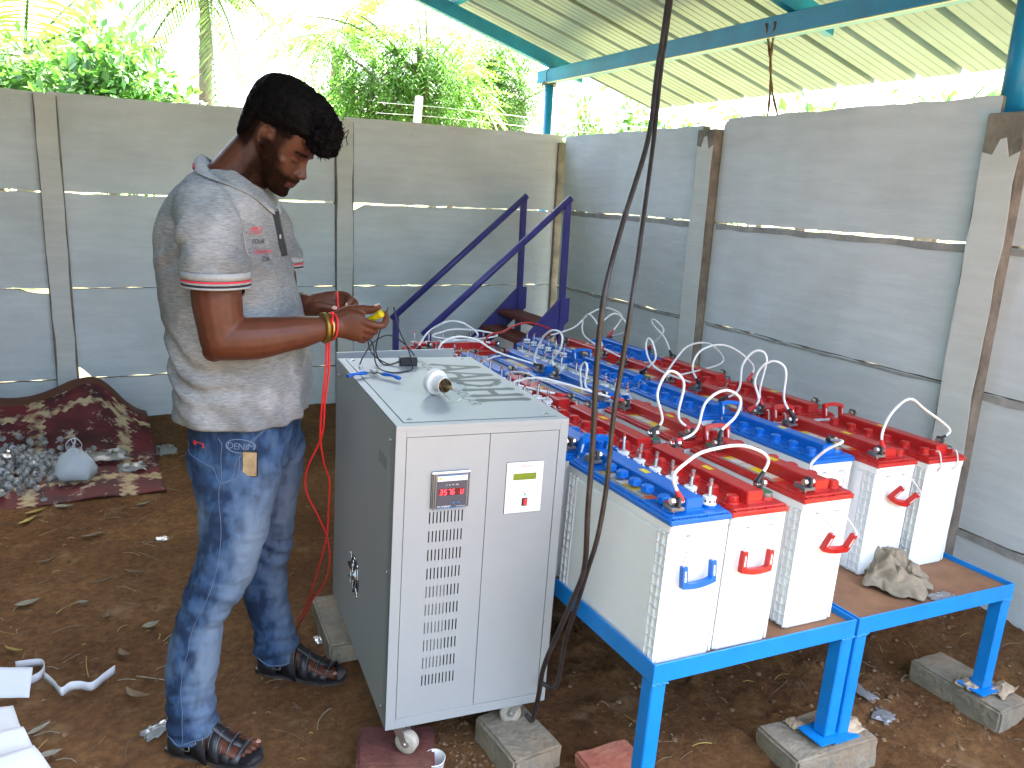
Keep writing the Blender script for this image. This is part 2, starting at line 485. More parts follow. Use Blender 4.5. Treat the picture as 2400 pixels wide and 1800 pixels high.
# right wall: local x runs along -Y (towards the camera), face looks to -X
XR = 3.0
right = thing('boundary_wall', 'pale grey precast concrete wall running beside the battery racks', 'wall', (XR, YB - 0.02, 0), -PI / 2)
rbays = [(0.06, 1.575), (1.79, 3.29), (3.45, 4.95)]
tops = [1.912, 1.938, 1.92, 1.92]
for bi, (x0, x1) in enumerate(rbays):
    for li, (z0, z1) in enumerate([(-0.35, 0.266), (0.268, 0.833), (0.836, 1.388), (1.393, tops[bi])]):
        panel(right, x0 - (0.02 if bi else 0), x1 + 0.02, z0 + rw.uniform(0, .003), z1 - (rw.uniform(0, .004) if li < 3 else 0), 0.05, 'wall_paint_right',
              [('tl', (0.03, 0.03))] if (bi == 1 and li == 3) else (), amp=0.004)
        if li in (0, 1, 2):      # bare top edge of the lower slab stands a little proud of the slab above it
            mb = MB(); zt = z1 - 0.004
            n = 14; lo = [(lerp(x0, x1, i / n), zt - (0.022 if (li == 2 or bi == 2) else 0.006) - rw.uniform(0, .010)) for i in range(n + 1)]
            poly = lo + [(x1, zt), (x0, zt)]
            mb.prism(poly, 0.01, 0, Matrix.Translation((0, -0.003, 0)))
            mb.build('slab_edge', [MATS['concrete_grey']], right)
for xc, h, w, hb in ((1.68, 1.885, 0.15, 0.085), (3.37, 1.87, 0.155, 0.14)):
    post(right, xc, w, h, -0.045, 0.15, h_bare=hb)

# ------------------------------------------------------------------ roofed shed
shed = thing('shed', 'lean-to roof of pale green sheets on blue steel posts and beams', 'shed', (3.1, 5.73, 0))
def sh(mb, name, m, **k):
    o = mb.build(name, m, None, **k); o.parent = shed; o.matrix_parent_inverse = Matrix.Translation((-3.1, -5.73, 0)); return o
SLOPE = 0.30
RX0, RX1 = 4.2, -1.75            # eave and upper edge
RY0, RY1 = 5.95, 0.9
def rz(x): return 2.245 + (RX0 - x) * SLOPE
def roof_mat():
    m = bpy.data.materials.new('roof_sheet'); m.use_nodes = True
    nt = m.node_tree; N = nt.nodes; L = nt.links
    b = N['Principled BSDF']; out = N['Material Output']
    b.inputs['Roughness'].default_value = 0.32
    geo = N.new('ShaderNodeNewGeometry')
    n = N.new('ShaderNodeTexNoise'); n.inputs['Scale'].default_value = 1.3; n.inputs['Detail'].default_value = 6; L.new(geo.outputs['Position'], n.inputs['Vector'])
    r = N.new('ShaderNodeValToRGB'); r.color_ramp.elements[0].position = 0.34; r.color_ramp.elements[1].position = 0.55
    r.color_ramp.elements[0].color = (0.098, 0.145, 0.152, 1); r.color_ramp.elements[1].color = (0.150, 0.212, 0.220, 1)
    L.new(n.outputs['Fac'], r.inputs[0]); L.new(r.outputs[0], b.inputs['Base Color'])
    t = N.new('ShaderNodeBsdfTranslucent'); L.new(r.outputs[0], t.inputs['Color'])
    mx = N.new('ShaderNodeMixShader'); mx.inputs[0].default_value = 0.012
    L.new(b.outputs[0], mx.inputs[1]); L.new(t.outputs[0], mx.inputs[2]); L.new(mx.outputs[0], out.inputs['Surface'])
    MATS['roof_sheet'] = m
roof_mat()
pitch = 0.285
prof1 = [(0, 0), (0.010, 0.040), (0.047, 0.040), (0.057, 0), (0.105, 0), (0.109, 0.003), (0.115, 0.003), (0.119, 0), (0.165, 0), (0.169, 0.003), (0.175, 0.003), (0.179, 0), (0.225, 0), (0.229, 0.003), (0.235, 0.003), (0.239, 0)]
y = RY0
k = 0
while y > RY1:
    mb = MB()
    prof = []
    for r_ in range(4):
        prof += [(y - r_ * pitch - a, b_) for a, b_ in prof1]
    prof.append((y - 4 * pitch, 0.0)); prof.append((y - 4 * pitch - 0.010, 0.040)); prof.append((y - 4 * pitch - 0.047, 0.040)); prof.append((y - 4 * pitch - 0.056, 0.001))
    lift = 0.002 * (k % 2)
    e = RX0 + rw.uniform(-0.01, 0.01)
    xs = [e, 3.1, 2.0, 0.8, -0.5, RX1]
    vs = [(x, py, rz(x) + pz + lift) for x in xs for py, pz in prof]
    n = len(prof)
    mb.add(vs, [(i * n + j, i * n + j + 1, (i + 1) * n + j + 1, (i + 1) * n + j) for i in range(len(xs) - 1) for j in range(n - 1)], 0, False)
    sh(mb, 'roof_sheet', MATS['roof_sheet'])
    y -= 4 * pitch; k += 1
def slopebar(yc, w, h, x0, x1, drop, name):
    """bar following the roof slope, hanging below the sheet"""
    mb = MB()
    vs = []
    for x in (x0, x1):
        for yy in (yc - w / 2, yc + w / 2):
            for zz in (-drop - h, -drop):
                vs.append((x, yy, rz(x) + zz))
    mb.add(vs, [(0, 1, 3, 2), (4, 6, 7, 5), (0, 4, 5, 1), (2, 3, 7, 6), (0, 2, 6, 4), (1, 5, 7, 3)])
    return sh(mb, name, MATS['blue_steel'])
for yc in (5.72, 3.25):
    slopebar(yc, 0.05, 0.095, 3.36, RX1 + 0.1, 0.05, 'rafter')
for xp in (2.28, 0.6, -1.0):
    mb = MB(); mb.box((xp - 0.025, RY1 + 0.1, rz(xp) - 0.052), (xp + 0.025, RY0 - 0.02, rz(xp) - 0.004), mat=None)
    sh(mb, 'purlin', MATS['blue_steel'])
BZ = rz(3.1) - 0.15
mb = MB(); mb.box((3.055, RY1 + 0.2, BZ - 0.088), (3.13, 5.88, BZ), bev=0.004)
mb.box((3.040, RY1 + 0.2, BZ - 0.100), (3.125, 5.80, BZ - 0.0885))
beam = sh(mb, 'beam', MATS['blue_steel'])
mb = MB(); mb.box((3.046, RY1 + 0.25, BZ - 0.104), (3.058, 5.76, BZ - 0.1005)); sh(mb, 'cable_strip', mat('pvc_white', (0.6, 0.62, 0.55), 0.5))
for (x, yy, z0, r) in ((3.092, 5.74, -0.3, 0.034), (3.07, 2.02, 1.83, 0.05)):
    mb = MB(); mb.lathe([(r, z0), (r, BZ - 0.1)], 20, mat=Matrix.Translation((x, yy, 0))); 
    if z0 > 1: mb.box((x - 0.052, yy - 0.06, z0 - 0.002), (x + 0.06, yy + 0.06, z0 + 0.006))
    sh(mb, 'column', MATS['blue_steel'])
# unseen sheets added down the tall side to block sky light from the left
for k in range(10):
    y0 = RY0 - 0.1 - k * 0.9
    mb = MB(); prof = []
    n = 5
    for i in range(n):
        prof += [(y0 - i * 0.178, 0), (y0 - i * 0.178 - 0.01, 0.02), (y0 - i * 0.178 - 0.04, 0.02), (y0 - i * 0.178 - 0.05, 0)]
    prof.append((y0 - 0.902, 0.001))
    vs = [(RX1 + 0.06 + d, py, z) for z in (-0.05, rz(RX1) - 0.02) for py, d in prof]; m_ = len(prof)
    mb.add(vs, [(j, j + 1, m_ + j + 1, m_ + j) for j in range(m_ - 1)]); sh(mb, 'added_shade_sheet', mat('added_shade_sheet', (0.10, 0.16, 0.15), 0.5))
# wire lashing at the far column and roofing screws
mb = MB()
for zz in (0.0, 0.012, 0.02):
    mb.tube([(3.09 + 0.052 * math.cos(a), 5.74 + 0.06 * math.sin(a), BZ - 0.115 + zz + 0.01 * math.sin(2 * a)) for a in [2 * PI * i / 14 for i in range(15)]], 0.004, 5)
mb.tube([(3.045, 5.70, BZ - 0.11), (3.04, 5.70, BZ - 0.03), (3.06, 5.70, BZ + 0.008)], 0.004, 5)
sh(mb, 'wire_lashing', mat('rusty_wire', (0.12, 0.09, 0.06), 0.7))
# second post and eave of a far stub roof are out of view; coir rope hangs from the beam
rp = thing('rope', 'thin brown coir rope hanging from the blue beam over the wall', 'rope', (3.08, 3.30, BZ - 0.1))
mb = MB()
def ropepts(a, b, sag, n=14):
    out = []
    for i in range(n + 1):
        t = i / n
        p = Vector(a).lerp(Vector(b), t); p += Vector((0.006 * math.sin(9 * t + sag), 0.012 * math.sin(PI * 2 * t + sag) * 0.6, 0))
        out.append(p)
    return out
for (a, b_) in (((3.05, 3.38, BZ - 0.03), (3.16, 3.40, 1.80)), ((3.05, 3.32, BZ - 0.03), (3.16, 3.26, 1.80))):
    mid = (lerp(a[0], b_[0], .45), 3.355, lerp(a[2], b_[2], .45))
    if a[1] > 3.35: b_ = (3.16, 3.415, 1.80)
    pts = catmull([a, mid, b_], 10)
    for s in (0, PI):
        q = []
        for i, p in enumerate(pts):
            ang = i * 1.1 + s
            q.append(p + Vector((0.0035 * math.cos(ang), 0.0035 * math.sin(ang), 0)))
        mb.tube(q, 0.0045, 5)
ro = mb.build('strand', MATS['rope']); ro.parent = rp; ro.matrix_parent_inverse = Matrix.Translation((-3.08, -3.30, -(BZ - 0.1)))
# ------------------------------------------------------------------ trees and things beyond the walls
leafmat('leaf_broad', (0.062, 0.165, 0.045), 0.38, 0.35)
leafmat('leaf_neem', (0.085, 0.20, 0.048), 0.46, 0.45)
leafmat('leaf_palm', (0.085, 0.16, 0.035), 0.42, 0.4)
leafmat('leaf_far', (0.060, 0.135, 0.030), 0.40, 0.5)
leafmat('leaf_dry', (0.16, 0.12, 0.05), 0.3, 0.7)
mat('bark_grey', (0.20, 0.165, 0.125), 0.95, noise_scale=7, var=0.45, bump=0.02, bump_scale=14)
mat('bark_brown', (0.13, 0.085, 0.055), 0.95, noise_scale=9, var=0.4, bump=0.02, bump_scale=16)
rt = random.Random(21)
def rand_dir(r_):
    while True:
        v = Vector((r_.uniform(-1, 1), r_.uniform(-1, 1), r_.uniform(-1, 1)))
        if 0.05 < v.length < 1: return v.normalized()
def leaf_shape(verts, faces, p, d, up, l, w, fold=0.25):
    s = d.cross(up)
    if s.length < 1e-4: s = d.orthogonal()
    s.normalize(); n = s.cross(d)
    b = len(verts)
    verts += [p, p + d * l * 0.45 + s * w + n * fold * w, p + d * l, p + d * l * 0.45 - s * w + n * fold * w, p + d * l * 0.5]
    faces += [(b, b + 1, b + 4), (b + 1, b + 2, b + 4), (b, b + 4, b + 3), (b + 3, b + 4, b + 2)]
def limbs(mb, base, top, r0, crown_c, crown_r, n, r_):
    """tapered trunk and limbs reaching into the crown; returns branch tips"""
    base, top = Vector(base), Vector(top); tips = []
    bend = [base.lerp(top, t) + Vector((r_.uniform(-1, 1), r_.uniform(-1, 1), 0)) * r0 * 1.2 * math.sin(PI * t) for t in (0, .3, .6, .85, 1)]
    P = catmull(bend, 5); mb.tube(P, [lerp(r0, r0 * 0.5, i / (len(P) - 1)) for i in range(len(P))], 9)
    for k in range(n):
        st = P[int(lerp(len(P) * 0.45, len(P) - 1, k / max(1, n - 1)))]
        d = rand_dir(r_); e = Vector(crown_c) + Vector((d.x * crown_r[0], d.y * crown_r[1], d.z * crown_r[2])) * r_.uniform(0.55, 0.95)
        mid = st.lerp(e, 0.5) + Vector((0, 0, 0.12 * (e - st).length))
        q = catmull([st, mid, e], 5); mb.tube(q, [lerp(r0 * 0.38, r0 * 0.06, i / (len(q) - 1)) for i in range(len(q))], 6); tips += q[4:]
    return tips
def leafy(name, label, base, crown_c, crown_r, kind, n, leaf, r0=0.09, bark='bark_brown', nl=9, seed=0, clumps=26, top=None, group='trees beyond the walls', cat='tree'):
    r_ = random.Random(seed * 17 + 5)
    t = thing(name, label, cat, base, 0, group)
    B = Vector(base); c0 = Vector(crown_c) - B
    mb = MB(); tips = limbs(mb, (0, 0, -0.1), top if top else (c0.x * 0.8, c0.y * 0.8, c0.z * 0.9), r0, c0, crown_r, nl, r_); mb.build('trunk', MATS[bark], t)
    # crown: uneven clumps around the branch tips
    cl = [(r_.choice(tips) + rand_dir(r_) * 0.12, r_.uniform(0.5, 1.25)) for _ in range(clumps)]
    verts, faces = [], []
    for _ in range(n):
        c, k = r_.choice(cl); d = rand_dir(r_)
        p = c + d * (r_.random() ** 0.5) * k * leaf[0] * 2.6
        out = (d + Vector((0, 0, r_.uniform(-0.7, 0.35))) + rand_dir(r_) * 0.5).normalized()
        if kind == 'broad':
            leaf_shape(verts, faces, p, out, Vector((0, 0, 1)) + rand_dir(r_) * 0.6, leaf[0] * r_.uniform(0.7, 1.25), leaf[1] * r_.uniform(0.8, 1.2))
        else:          # pinnate: a drooping stalk with paired narrow leaflets
            L_ = leaf[0] * r_.uniform(1.6, 2.8); ax_ = (out + Vector((0, 0, -0.25))).normalized(); sd_ = ax_.cross(Vector((0, 0, 1)))
            if sd_.length < 1e-3: sd_ = Vector((1, 0, 0))
            sd_.normalize()
            for i in range(7):
                q = p + ax_ * L_ * (0.15 + 0.85 * i / 6) + Vector((0, 0, -0.18 * L_ * (i / 6) ** 2))
                for s in (-1, 1):
                    dd = (ax_ * 0.55 + sd_ * s * 0.85 + Vector((0, 0, -0.25))).normalized()
                    leaf_shape(verts, faces, q, dd, Vector((0, 0, 1)), L_ * 0.30 * (1 - 0.4 * abs(i / 6 - 0.4)), L_ * 0.034)
    me = bpy.data.meshes.new('crown'); me.from_pydata([tuple(v) for v in verts], [], faces); me.materials.append(MATS['leaf_' + ('broad' if kind == 'broad' else 'neem')] if kind != 'far' else MATS['leaf_far'])
    link('crown', me, t)
    return t
def frond(verts, faces, p, d, length, droop, r_, n=34, lw=0.018):
    d = Vector(d).normalized(); side = d.cross(Vector((0, 0, 1))).normalized(); pts = []
    for i in range(n + 1):
        t = i / n; pts.append(p + d * length * t * (1 - 0.15 * t * droop) + Vector((0, 0, -droop * length * 0.55 * t * t)))
    for i in range(3, n):
        t = i / n; ax_ = (pts[i + 1] - pts[i - 1]).normalized() if i < n else d
        ll = length * 0.24 * math.sin(PI * min(1, 0.12 + t * 0.9)) ** 0.7
        for s in (-1, 1):
            dd = (ax_ * 0.55 + side * s * 0.8 + Vector((0, 0, -0.35 - 0.3 * r_.random()))).normalized()
            b = len(verts); q = pts[i]; e = q + dd * ll + Vector((0, 0, -0.12 * ll)); m = q + dd * ll * 0.5
            w = ax_ * lw
            verts += [q - w * 0.6, q + w * 0.6, m + w, m - w, e]
            faces += [(b, b + 1, b + 2, b + 3), (b + 3, b + 2, b + 4)]
    return pts
def palm(label, base, h, r0, fl, nf, seed, lean=(0, 0), lw=0.018, droop=(0.5, 1.5)):
    r_ = random.Random(seed); t = thing('coconut_palm', label, 'palm', base, 0, 'coconut palms beyond the walls')
    mb = MB(); P = [Vector((lean[0] * (i / 10) ** 2, lean[1] * (i / 10) ** 2, -0.1 + (h + 0.1) * i / 10)) for i in range(11)]
    pts = catmull(P, 6); mb.tube(pts, [r0 * (1.15 - 0.3 * i / len(pts)) * (1 + 0.05 * (i % 3 == 0)) for i in range(len(pts))], 12); mb.build('trunk', MATS['bark_grey'], t)
    verts, faces = [], []; rb_ = MB(); topp = P[-1]
    for k in range(nf):
        a = k * 2.399 + r_.uniform(-.2, .2); el = lerp(0.95, -0.35, k / nf)
        d = Vector((math.cos(a) * math.cos(el), math.sin(a) * math.cos(el), math.sin(el)))
        pp = frond(verts, faces, topp, d, fl * r_.uniform(0.8, 1.1), lerp(droop[0], droop[1], k / nf), r_, lw=lw)
        rb_.tube(pp[::3], [lerp(0.022, 0.004, i / 11) for i in range(len(pp[::3]))], 5)
    me = bpy.data.meshes.new('crown'); me.from_pydata([tuple(v) for v in verts], [], faces); me.materials.append(MATS['leaf_palm']); cr = link('crown', me, t)
    rb_.build('frond_stalk', MATS['leaf_palm'], cr)['kind'] = 'stuff'
    return t
leafy('broadleaf_tree', 'bushy broad-leaved green tree over the wall left of the man', (0.10, 9.6, 0), (0.12, 9.6, 2.45), (0.80, 0.8, 0.72), 'broad', 3400, (0.135, 0.034), 0.07, seed=1, clumps=40, nl=14)
leafy('broadleaf_tree', 'low dark green bush at the far left edge behind the wall', (-1.1, 10.2, 0), (-1.0, 10.2, 2.25), (0.75, 0.7, 0.5), 'broad', 1100, (0.12, 0.032), 0.05, seed=2, clumps=24)
leafy('neem_tree', 'feathery neem-like tree with a pale forked trunk behind the wall', (3.55, 9.0, 0), (2.95, 9.1, 3.0), (1.7, 1.1, 1.05), 'neem', 1750, (0.14, 0.02), 0.062, 'bark_grey', seed=3, clumps=64, nl=20, top=(-0.35, 0.05, 3.0))
leafy('neem_tree', 'second feathery tree in front of the black water tank', (4.75, 10.3, 0), (4.75, 10.3, 3.1), (1.2, 0.9, 0.95), 'neem', 1000, (0.14, 0.02), 0.06, 'bark_grey', seed=4, clumps=36, nl=13, top=(-0.12, 0, 3.2))
leafy('frangipani', 'low shrub with stubby pale leaves right of the thin blue column', (5.1, 8.6, 0), (5.15, 8.6, 2.35), (0.42, 0.4, 0.30), 'broad', 420, (0.13, 0.028), 0.05, seed=6, clumps=14, nl=8, cat='shrub')
palm('coconut palm with long drooping fronds in the upper left corner', (-1.0, 12.6, 0), 2.9, 0.11, 2.5, 17, 31, (0.15, 0), 0.022)
palm('slim coconut palm whose trunk rises between the leafy tree and the man', (1.12, 11.2, 0), 3.75, 0.085, 1.7, 16, 37, (0.10, 0), 0.018)
palm('pale far coconut palm over the man\'s head', (4.5, 18.5, 0), 4.6, 0.13, 2.4, 15, 41, (0.2, 0), 0.024)
palm('far palm seen under the right end of the roof', (11.0, 8.3, 0), 2.75, 0.13, 1.9, 15, 43, (0.2, 0), 0.024)
palm('young palm under the roof edge beside the hanging rope', (9.8, 10.6, 0), 2.5, 0.12, 1.8, 14, 47, (0, 0), 0.024)
for i, (x, y, z, rr, n, lab) in enumerate(((-3.4, 17.5, 2.6, 1.3, 900, 'pale far tree at the left edge beyond the palm'), (2.2, 17.0, 2.3, 0.9, 500, 'small far bush behind the slim palm'), (6.6, 16.5, 2.9, 1.5, 1000, 'far green tree behind the feathery trees'),
        (9.4, 14.0, 2.6, 1.2, 800, 'dark far tree left of the roof eave corner'), (8.2, 11.6, 2.3, 0.9, 600, 'green bush seen below the roof eave'), (12.5, 9.2, 2.7, 1.1, 600, 'pale bush under the right part of the eave'), (10.2, 6.6, 2.4, 0.8, 420, 'small bush beside the right blue column'), (3.6, 14.5, 2.5, 1.0, 700, 'hazy green bush far behind the man\'s head'), (8.6, 8.4, 2.5, 0.8, 520, 'leafy bush under the middle of the eave'))):
    leafy('broadleaf_tree', lab, (x, y, 0), (x, y, z), (rr, rr, rr * 0.62), 'far' if False else 'broad', n, (0.17, 0.05), 0.09, seed=50 + i, clumps=26)
# black water tank on a masonry stand
tk = thing('water_tank', 'black ribbed plastic water tank partly hidden by the feathery trees', 'water tank', (6.05, 13.0, 0))
mat('tank_black', (0.02, 0.022, 0.026), 0.35)
mb = MB(); prof = [(0.0, 1.95), (0.46, 1.95)]
for k in range(5): prof += [(0.47, 1.98 + k * 0.2), (0.47, 2.12 + k * 0.2), (0.455, 2.13 + k * 0.2), (0.455, 2.165 + k * 0.2)]
prof += [(0.44, 3.02), (0.25, 3.16), (0.18, 3.17), (0.18, 3.22), (0.0, 3.23)]
mb.lathe(prof, 28, smooth=False); mb.build('tank', MATS['tank_black'], tk)
mb = MB(); mb.box((-0.55, -0.55, -0.1), (0.55, 0.55, 1.945)); mb.build('stand', MATS['concrete_grey'], tk)
mb = MB(); mb.tube([(-0.45, -0.1, 2.03), (-0.60, -0.12, 2.03), (-0.62, -0.12, 1.6)], 0.03, 8); mb.build('pipe', MATS['pvc_white'], tk)
# wire fence: concrete posts and three wires
mat('post_white', (0.55, 0.55, 0.52), 0.9, noise_scale=6, var=0.2)
fe = thing('wire_fence', 'thin wire fence on whitish concrete posts beyond the wall', 'fence', (2.9, 8.3, 0))
for i, (x, l) in enumerate(((-0.12, 0.07), (2.35, 0.0), (4.7, 0.03))):
    mb = MB(); mb.box((x - 0.036, -0.036, -0.1), (x + 0.036, 0.036, 2.42 + 0.03 * i), bev=0.01, mat=Matrix.Rotation(l, 4, 'Y')); mb.build('post', MATS['post_white'], fe)
for z in (2.12, 2.22, 2.32):
    mb = MB(); mb.tube([(-0.4 + i * 0.6, 0, z + 0.012 * math.sin(i * 1.3)) for i in range(10)], 0.0035, 4); mb.build('wire', MATS['pvc_white'], fe)

# ------------------------------------------------------------------ purple steel stairs in the corner
stairs = thing('stairs', 'purple steel stairs with two handrails and red steps in the wall corner', 'stairs', (2.0, 4.7, 0))
def stp(mb, name, m): 
    o = mb.build(name, MATS[m], None); o.parent = stairs; o.matrix_parent_inverse = Matrix.Translation((-2.0, -4.7, 0)); return o
K = 0.89
for Yr in (4.4, 5.0):
    xl = 1.615
    mb = MB(); mb.tube([(xl, Yr, 0.655), (2.565, Yr, 1.480)], 0.021, 10); rail = stp(mb, 'handrail', 'purple_steel')
    for x, zt in ((2.545, 1.462), (1.645, 0.665)):
        mb = MB(); mb.box((x - 0.017, Yr - 0.017, -0.05), (x + 0.017, Yr + 0.017, zt)); stp(mb, 'post', 'purple_steel')
    mb = MB(); mb.prism([(1.66, 0.0), (1.80, 0.0), (2.60, 0.712), (2.60, 0.86), (2.53, 0.86)], 0.012, 0, Matrix.Translation((0, Yr - 0.006, 0))); stp(mb, 'stringer', 'purple_steel')
for i in range(7):
    x = 2.455 - i * 0.125; z = 0.705 - i * 0.105
    mb = MB(); mb.box((x - 0.075, 4.41, z - 0.032), (x + 0.085, 4.99, z), bev=0.004); stp(mb, 'step', 'step_red')
# ------------------------------------------------------------------ battery racks
mat('board', (0.25, 0.125, 0.062), 0.75, noise_scale=14, var=0.25, bump=0.0008, bump_scale=120)
mat('lid_red', (0.47, 0.014, 0.013), 0.33, noise_scale=7, var=0.12, dirt=(0.30, 0.12, 0.08), dirt_scale=14, dirt_amt=0.32, bump=0.0004, bump_scale=90)
mat('lid_blue', (0.0, 0.125, 0.50), 0.30, noise_scale=7, var=0.12, dirt=(0.08, 0.16, 0.34), dirt_scale=14, dirt_amt=0.25, bump=0.0004, bump_scale=90)
mat('case_white', (0.74, 0.765, 0.755), 0.38, noise_scale=4, var=0.05, dirt=(0.58, 0.56, 0.52), dirt_scale=5, dirt_amt=0.25, bump=0.0005, bump_scale=30)
mat('plug_white', (0.80, 0.80, 0.78), 0.4)
mat('dark_hole', (0.03, 0.03, 0.035), 0.8)
mat('lead_grey', (0.20, 0.20, 0.205), 0.45, metal=0.6, noise_scale=30, var=0.3)
mat('bright_bolt', (0.62, 0.58, 0.50), 0.28, metal=0.9, noise_scale=40, var=0.25)
mat('clamp_dark', (0.055, 0.055, 0.06), 0.5, noise_scale=30, var=0.3)
mat('boot_red', (0.55, 0.03, 0.035), 0.4)
mat('boot_black', (0.015, 0.015, 0.016), 0.45)
mat('cable_white', (0.76, 0.76, 0.73), 0.42)
mat('cable_red', (0.42, 0.025, 0.035), 0.42)
mat('rope_white', (0.70, 0.69, 0.66), 0.9, noise_scale=200, var=0.3, bump=0.001, bump_scale=500)
mat('float_red', (0.6, 0.02, 0.02), 0.4)
mat('ring_green', (0.02, 0.16, 0.06), 0.5)
mat('label_yellow', (0.75, 0.56, 0.02), 0.45)
mat('weld', (0.02, 0.26, 0.62), 0.35, bump=0.004, bump_scale=150)

def clear_mat(name, color, rough=0.05, a=0.72):
    m = bpy.data.materials.new(name); m.use_nodes = True
    nt = m.node_tree; N = nt.nodes; L = nt.links; out = N['Material Output']
    g = N.new('ShaderNodeBsdfGlossy'); g.inputs['Roughness'].default_value = rough; g.inputs['Color'].default_value = (0.9, 0.9, 0.9, 1)
    t = N.new('ShaderNodeBsdfTransparent'); t.inputs['Color'].default_value = (*color, 1)
    f = N.new('ShaderNodeLayerWeight'); f.inputs['Blend'].default_value = 0.35
    d = N.new('ShaderNodeBsdfTranslucent'); d.inputs['Color'].default_value = (0.8, 0.8, 0.8, 1)
    df = N.new('ShaderNodeBsdfDiffuse'); df.inputs['Color'].default_value = (0.75, 0.76, 0.76, 1)
    m0 = N.new('ShaderNodeMixShader'); m0.inputs[0].default_value = 0.5; L.new(d.outputs[0], m0.inputs[1]); L.new(df.outputs[0], m0.inputs[2])
    m1 = N.new('ShaderNodeMixShader'); m1.inputs[0].default_value = a; L.new(m0.outputs[0], m1.inputs[1]); L.new(t.outputs[0], m1.inputs[2])
    m2 = N.new('ShaderNodeMixShader'); L.new(f.outputs['Fresnel'], m2.inputs[0]); L.new(m1.outputs[0], m2.inputs[1]); L.new(g.outputs[0], m2.inputs[2])
    L.new(m2.outputs[0], out.inputs['Surface'])
    MATS[name] = m
    return m
clear_mat('clear_tube', (0.93, 0.95, 0.95), 0.08, 0.80)

def sticker_mat():
    m = bpy.data.materials.new('sticker'); m.use_nodes = True
    nt = m.node_tree; N = nt.nodes; L = nt.links; b = N['Principled BSDF']; b.inputs['Roughness'].default_value = 0.35
    tc = N.new('ShaderNodeTexCoord'); s = N.new('ShaderNodeSeparateXYZ'); L.new(tc.outputs['Generated'], s.inputs[0])
    # bands of print along the length, a dark strip with small lettering along one side
    r = N.new('ShaderNodeValToRGB'); r.color_ramp.interpolation = 'CONSTANT'
    els = r.color_ramp.elements
    cols = [(0.0, (0.55, 0.10, 0.03)), (0.10, (0.62, 0.55, 0.42)), (0.30, (0.75, 0.52, 0.02)), (0.52, (0.60, 0.56, 0.48)), (0.66, (0.50, 0.42, 0.30)), (0.72, (0.64, 0.60, 0.52)), (0.9, (0.70, 0.45, 0.03))]
    els[0].position = 0; els[0].color = (*cols[0][1], 1); els[1].position = cols[1][0]; els[1].color = (*cols[1][1], 1)
    for p, c in cols[2:]:
        e = els.new(p); e.color = (*c, 1)
    L.new(s.outputs['Y'], r.inputs[0])
    v = N.new('ShaderNodeTexVoronoi'); v.inputs['Scale'].default_value = 9; L.new(tc.outputs['Generated'], v.inputs['Vector'])
    vr = N.new('ShaderNodeValToRGB'); vr.color_ramp.interpolation = 'CONSTANT'; vr.color_ramp.elements[0].color = (0.25, 0.2, 0.15, 1); vr.color_ramp.elements[1].position = 0.16; vr.color_ramp.elements[1].color = (1, 1, 1, 1)
    L.new(v.outputs['Distance'], vr.inputs[0])
    mu = N.new('ShaderNodeMix'); mu.data_type = 'RGBA'; mu.blend_type = 'MULTIPLY'; mu.inputs['Factor'].default_value = 0.8
    L.new(r.outputs[0], mu.inputs['A']); L.new(vr.outputs[0], mu.inputs['B'])
    g = N.new('ShaderNodeMath'); g.operation = 'LESS_THAN'; g.inputs[1].default_value = 0.26; L.new(s.outputs['X'], g.inputs[0])
    w = N.new('ShaderNodeTexWave'); w.bands_direction = 'Y'; w.inputs['Scale'].default_value = 9; w.inputs['Distortion'].default_value = 6; w.inputs['Detail'].default_value = 2; L.new(tc.outputs['Generated'], w.inputs['Vector'])
    wr = N.new('ShaderNodeValToRGB'); wr.color_ramp.interpolation = 'CONSTANT'; wr.color_ramp.elements[0].color = (0.02, 0.02, 0.02, 1); wr.color_ramp.elements[1].position = 0.7; wr.color_ramp.elements[1].color = (0.6, 0.6, 0.55, 1)
    L.new(w.outputs['Fac'], wr.inputs[0])
    mx = N.new('ShaderNodeMix'); mx.data_type = 'RGBA'; L.new(g.outputs[0], mx.inputs['Factor']); L.new(mu.outputs['Result'], mx.inputs['A']); L.new(wr.outputs[0], mx.inputs['B'])
    L.new(mx.outputs['Result'], b.inputs['Base Color'])
    MATS['sticker'] = m
sticker_mat()

RACK = Matrix.Translation((1.063, 1.306, 0.456)) @ Matrix.Rotation(0.009, 4, 'Z') @ Matrix.Rotation(0.04, 4, 'Y') @ Matrix.Rotation(-0.005, 4, 'X')
def rackpt(u, v, w): return RACK @ Vector((u, v, w))

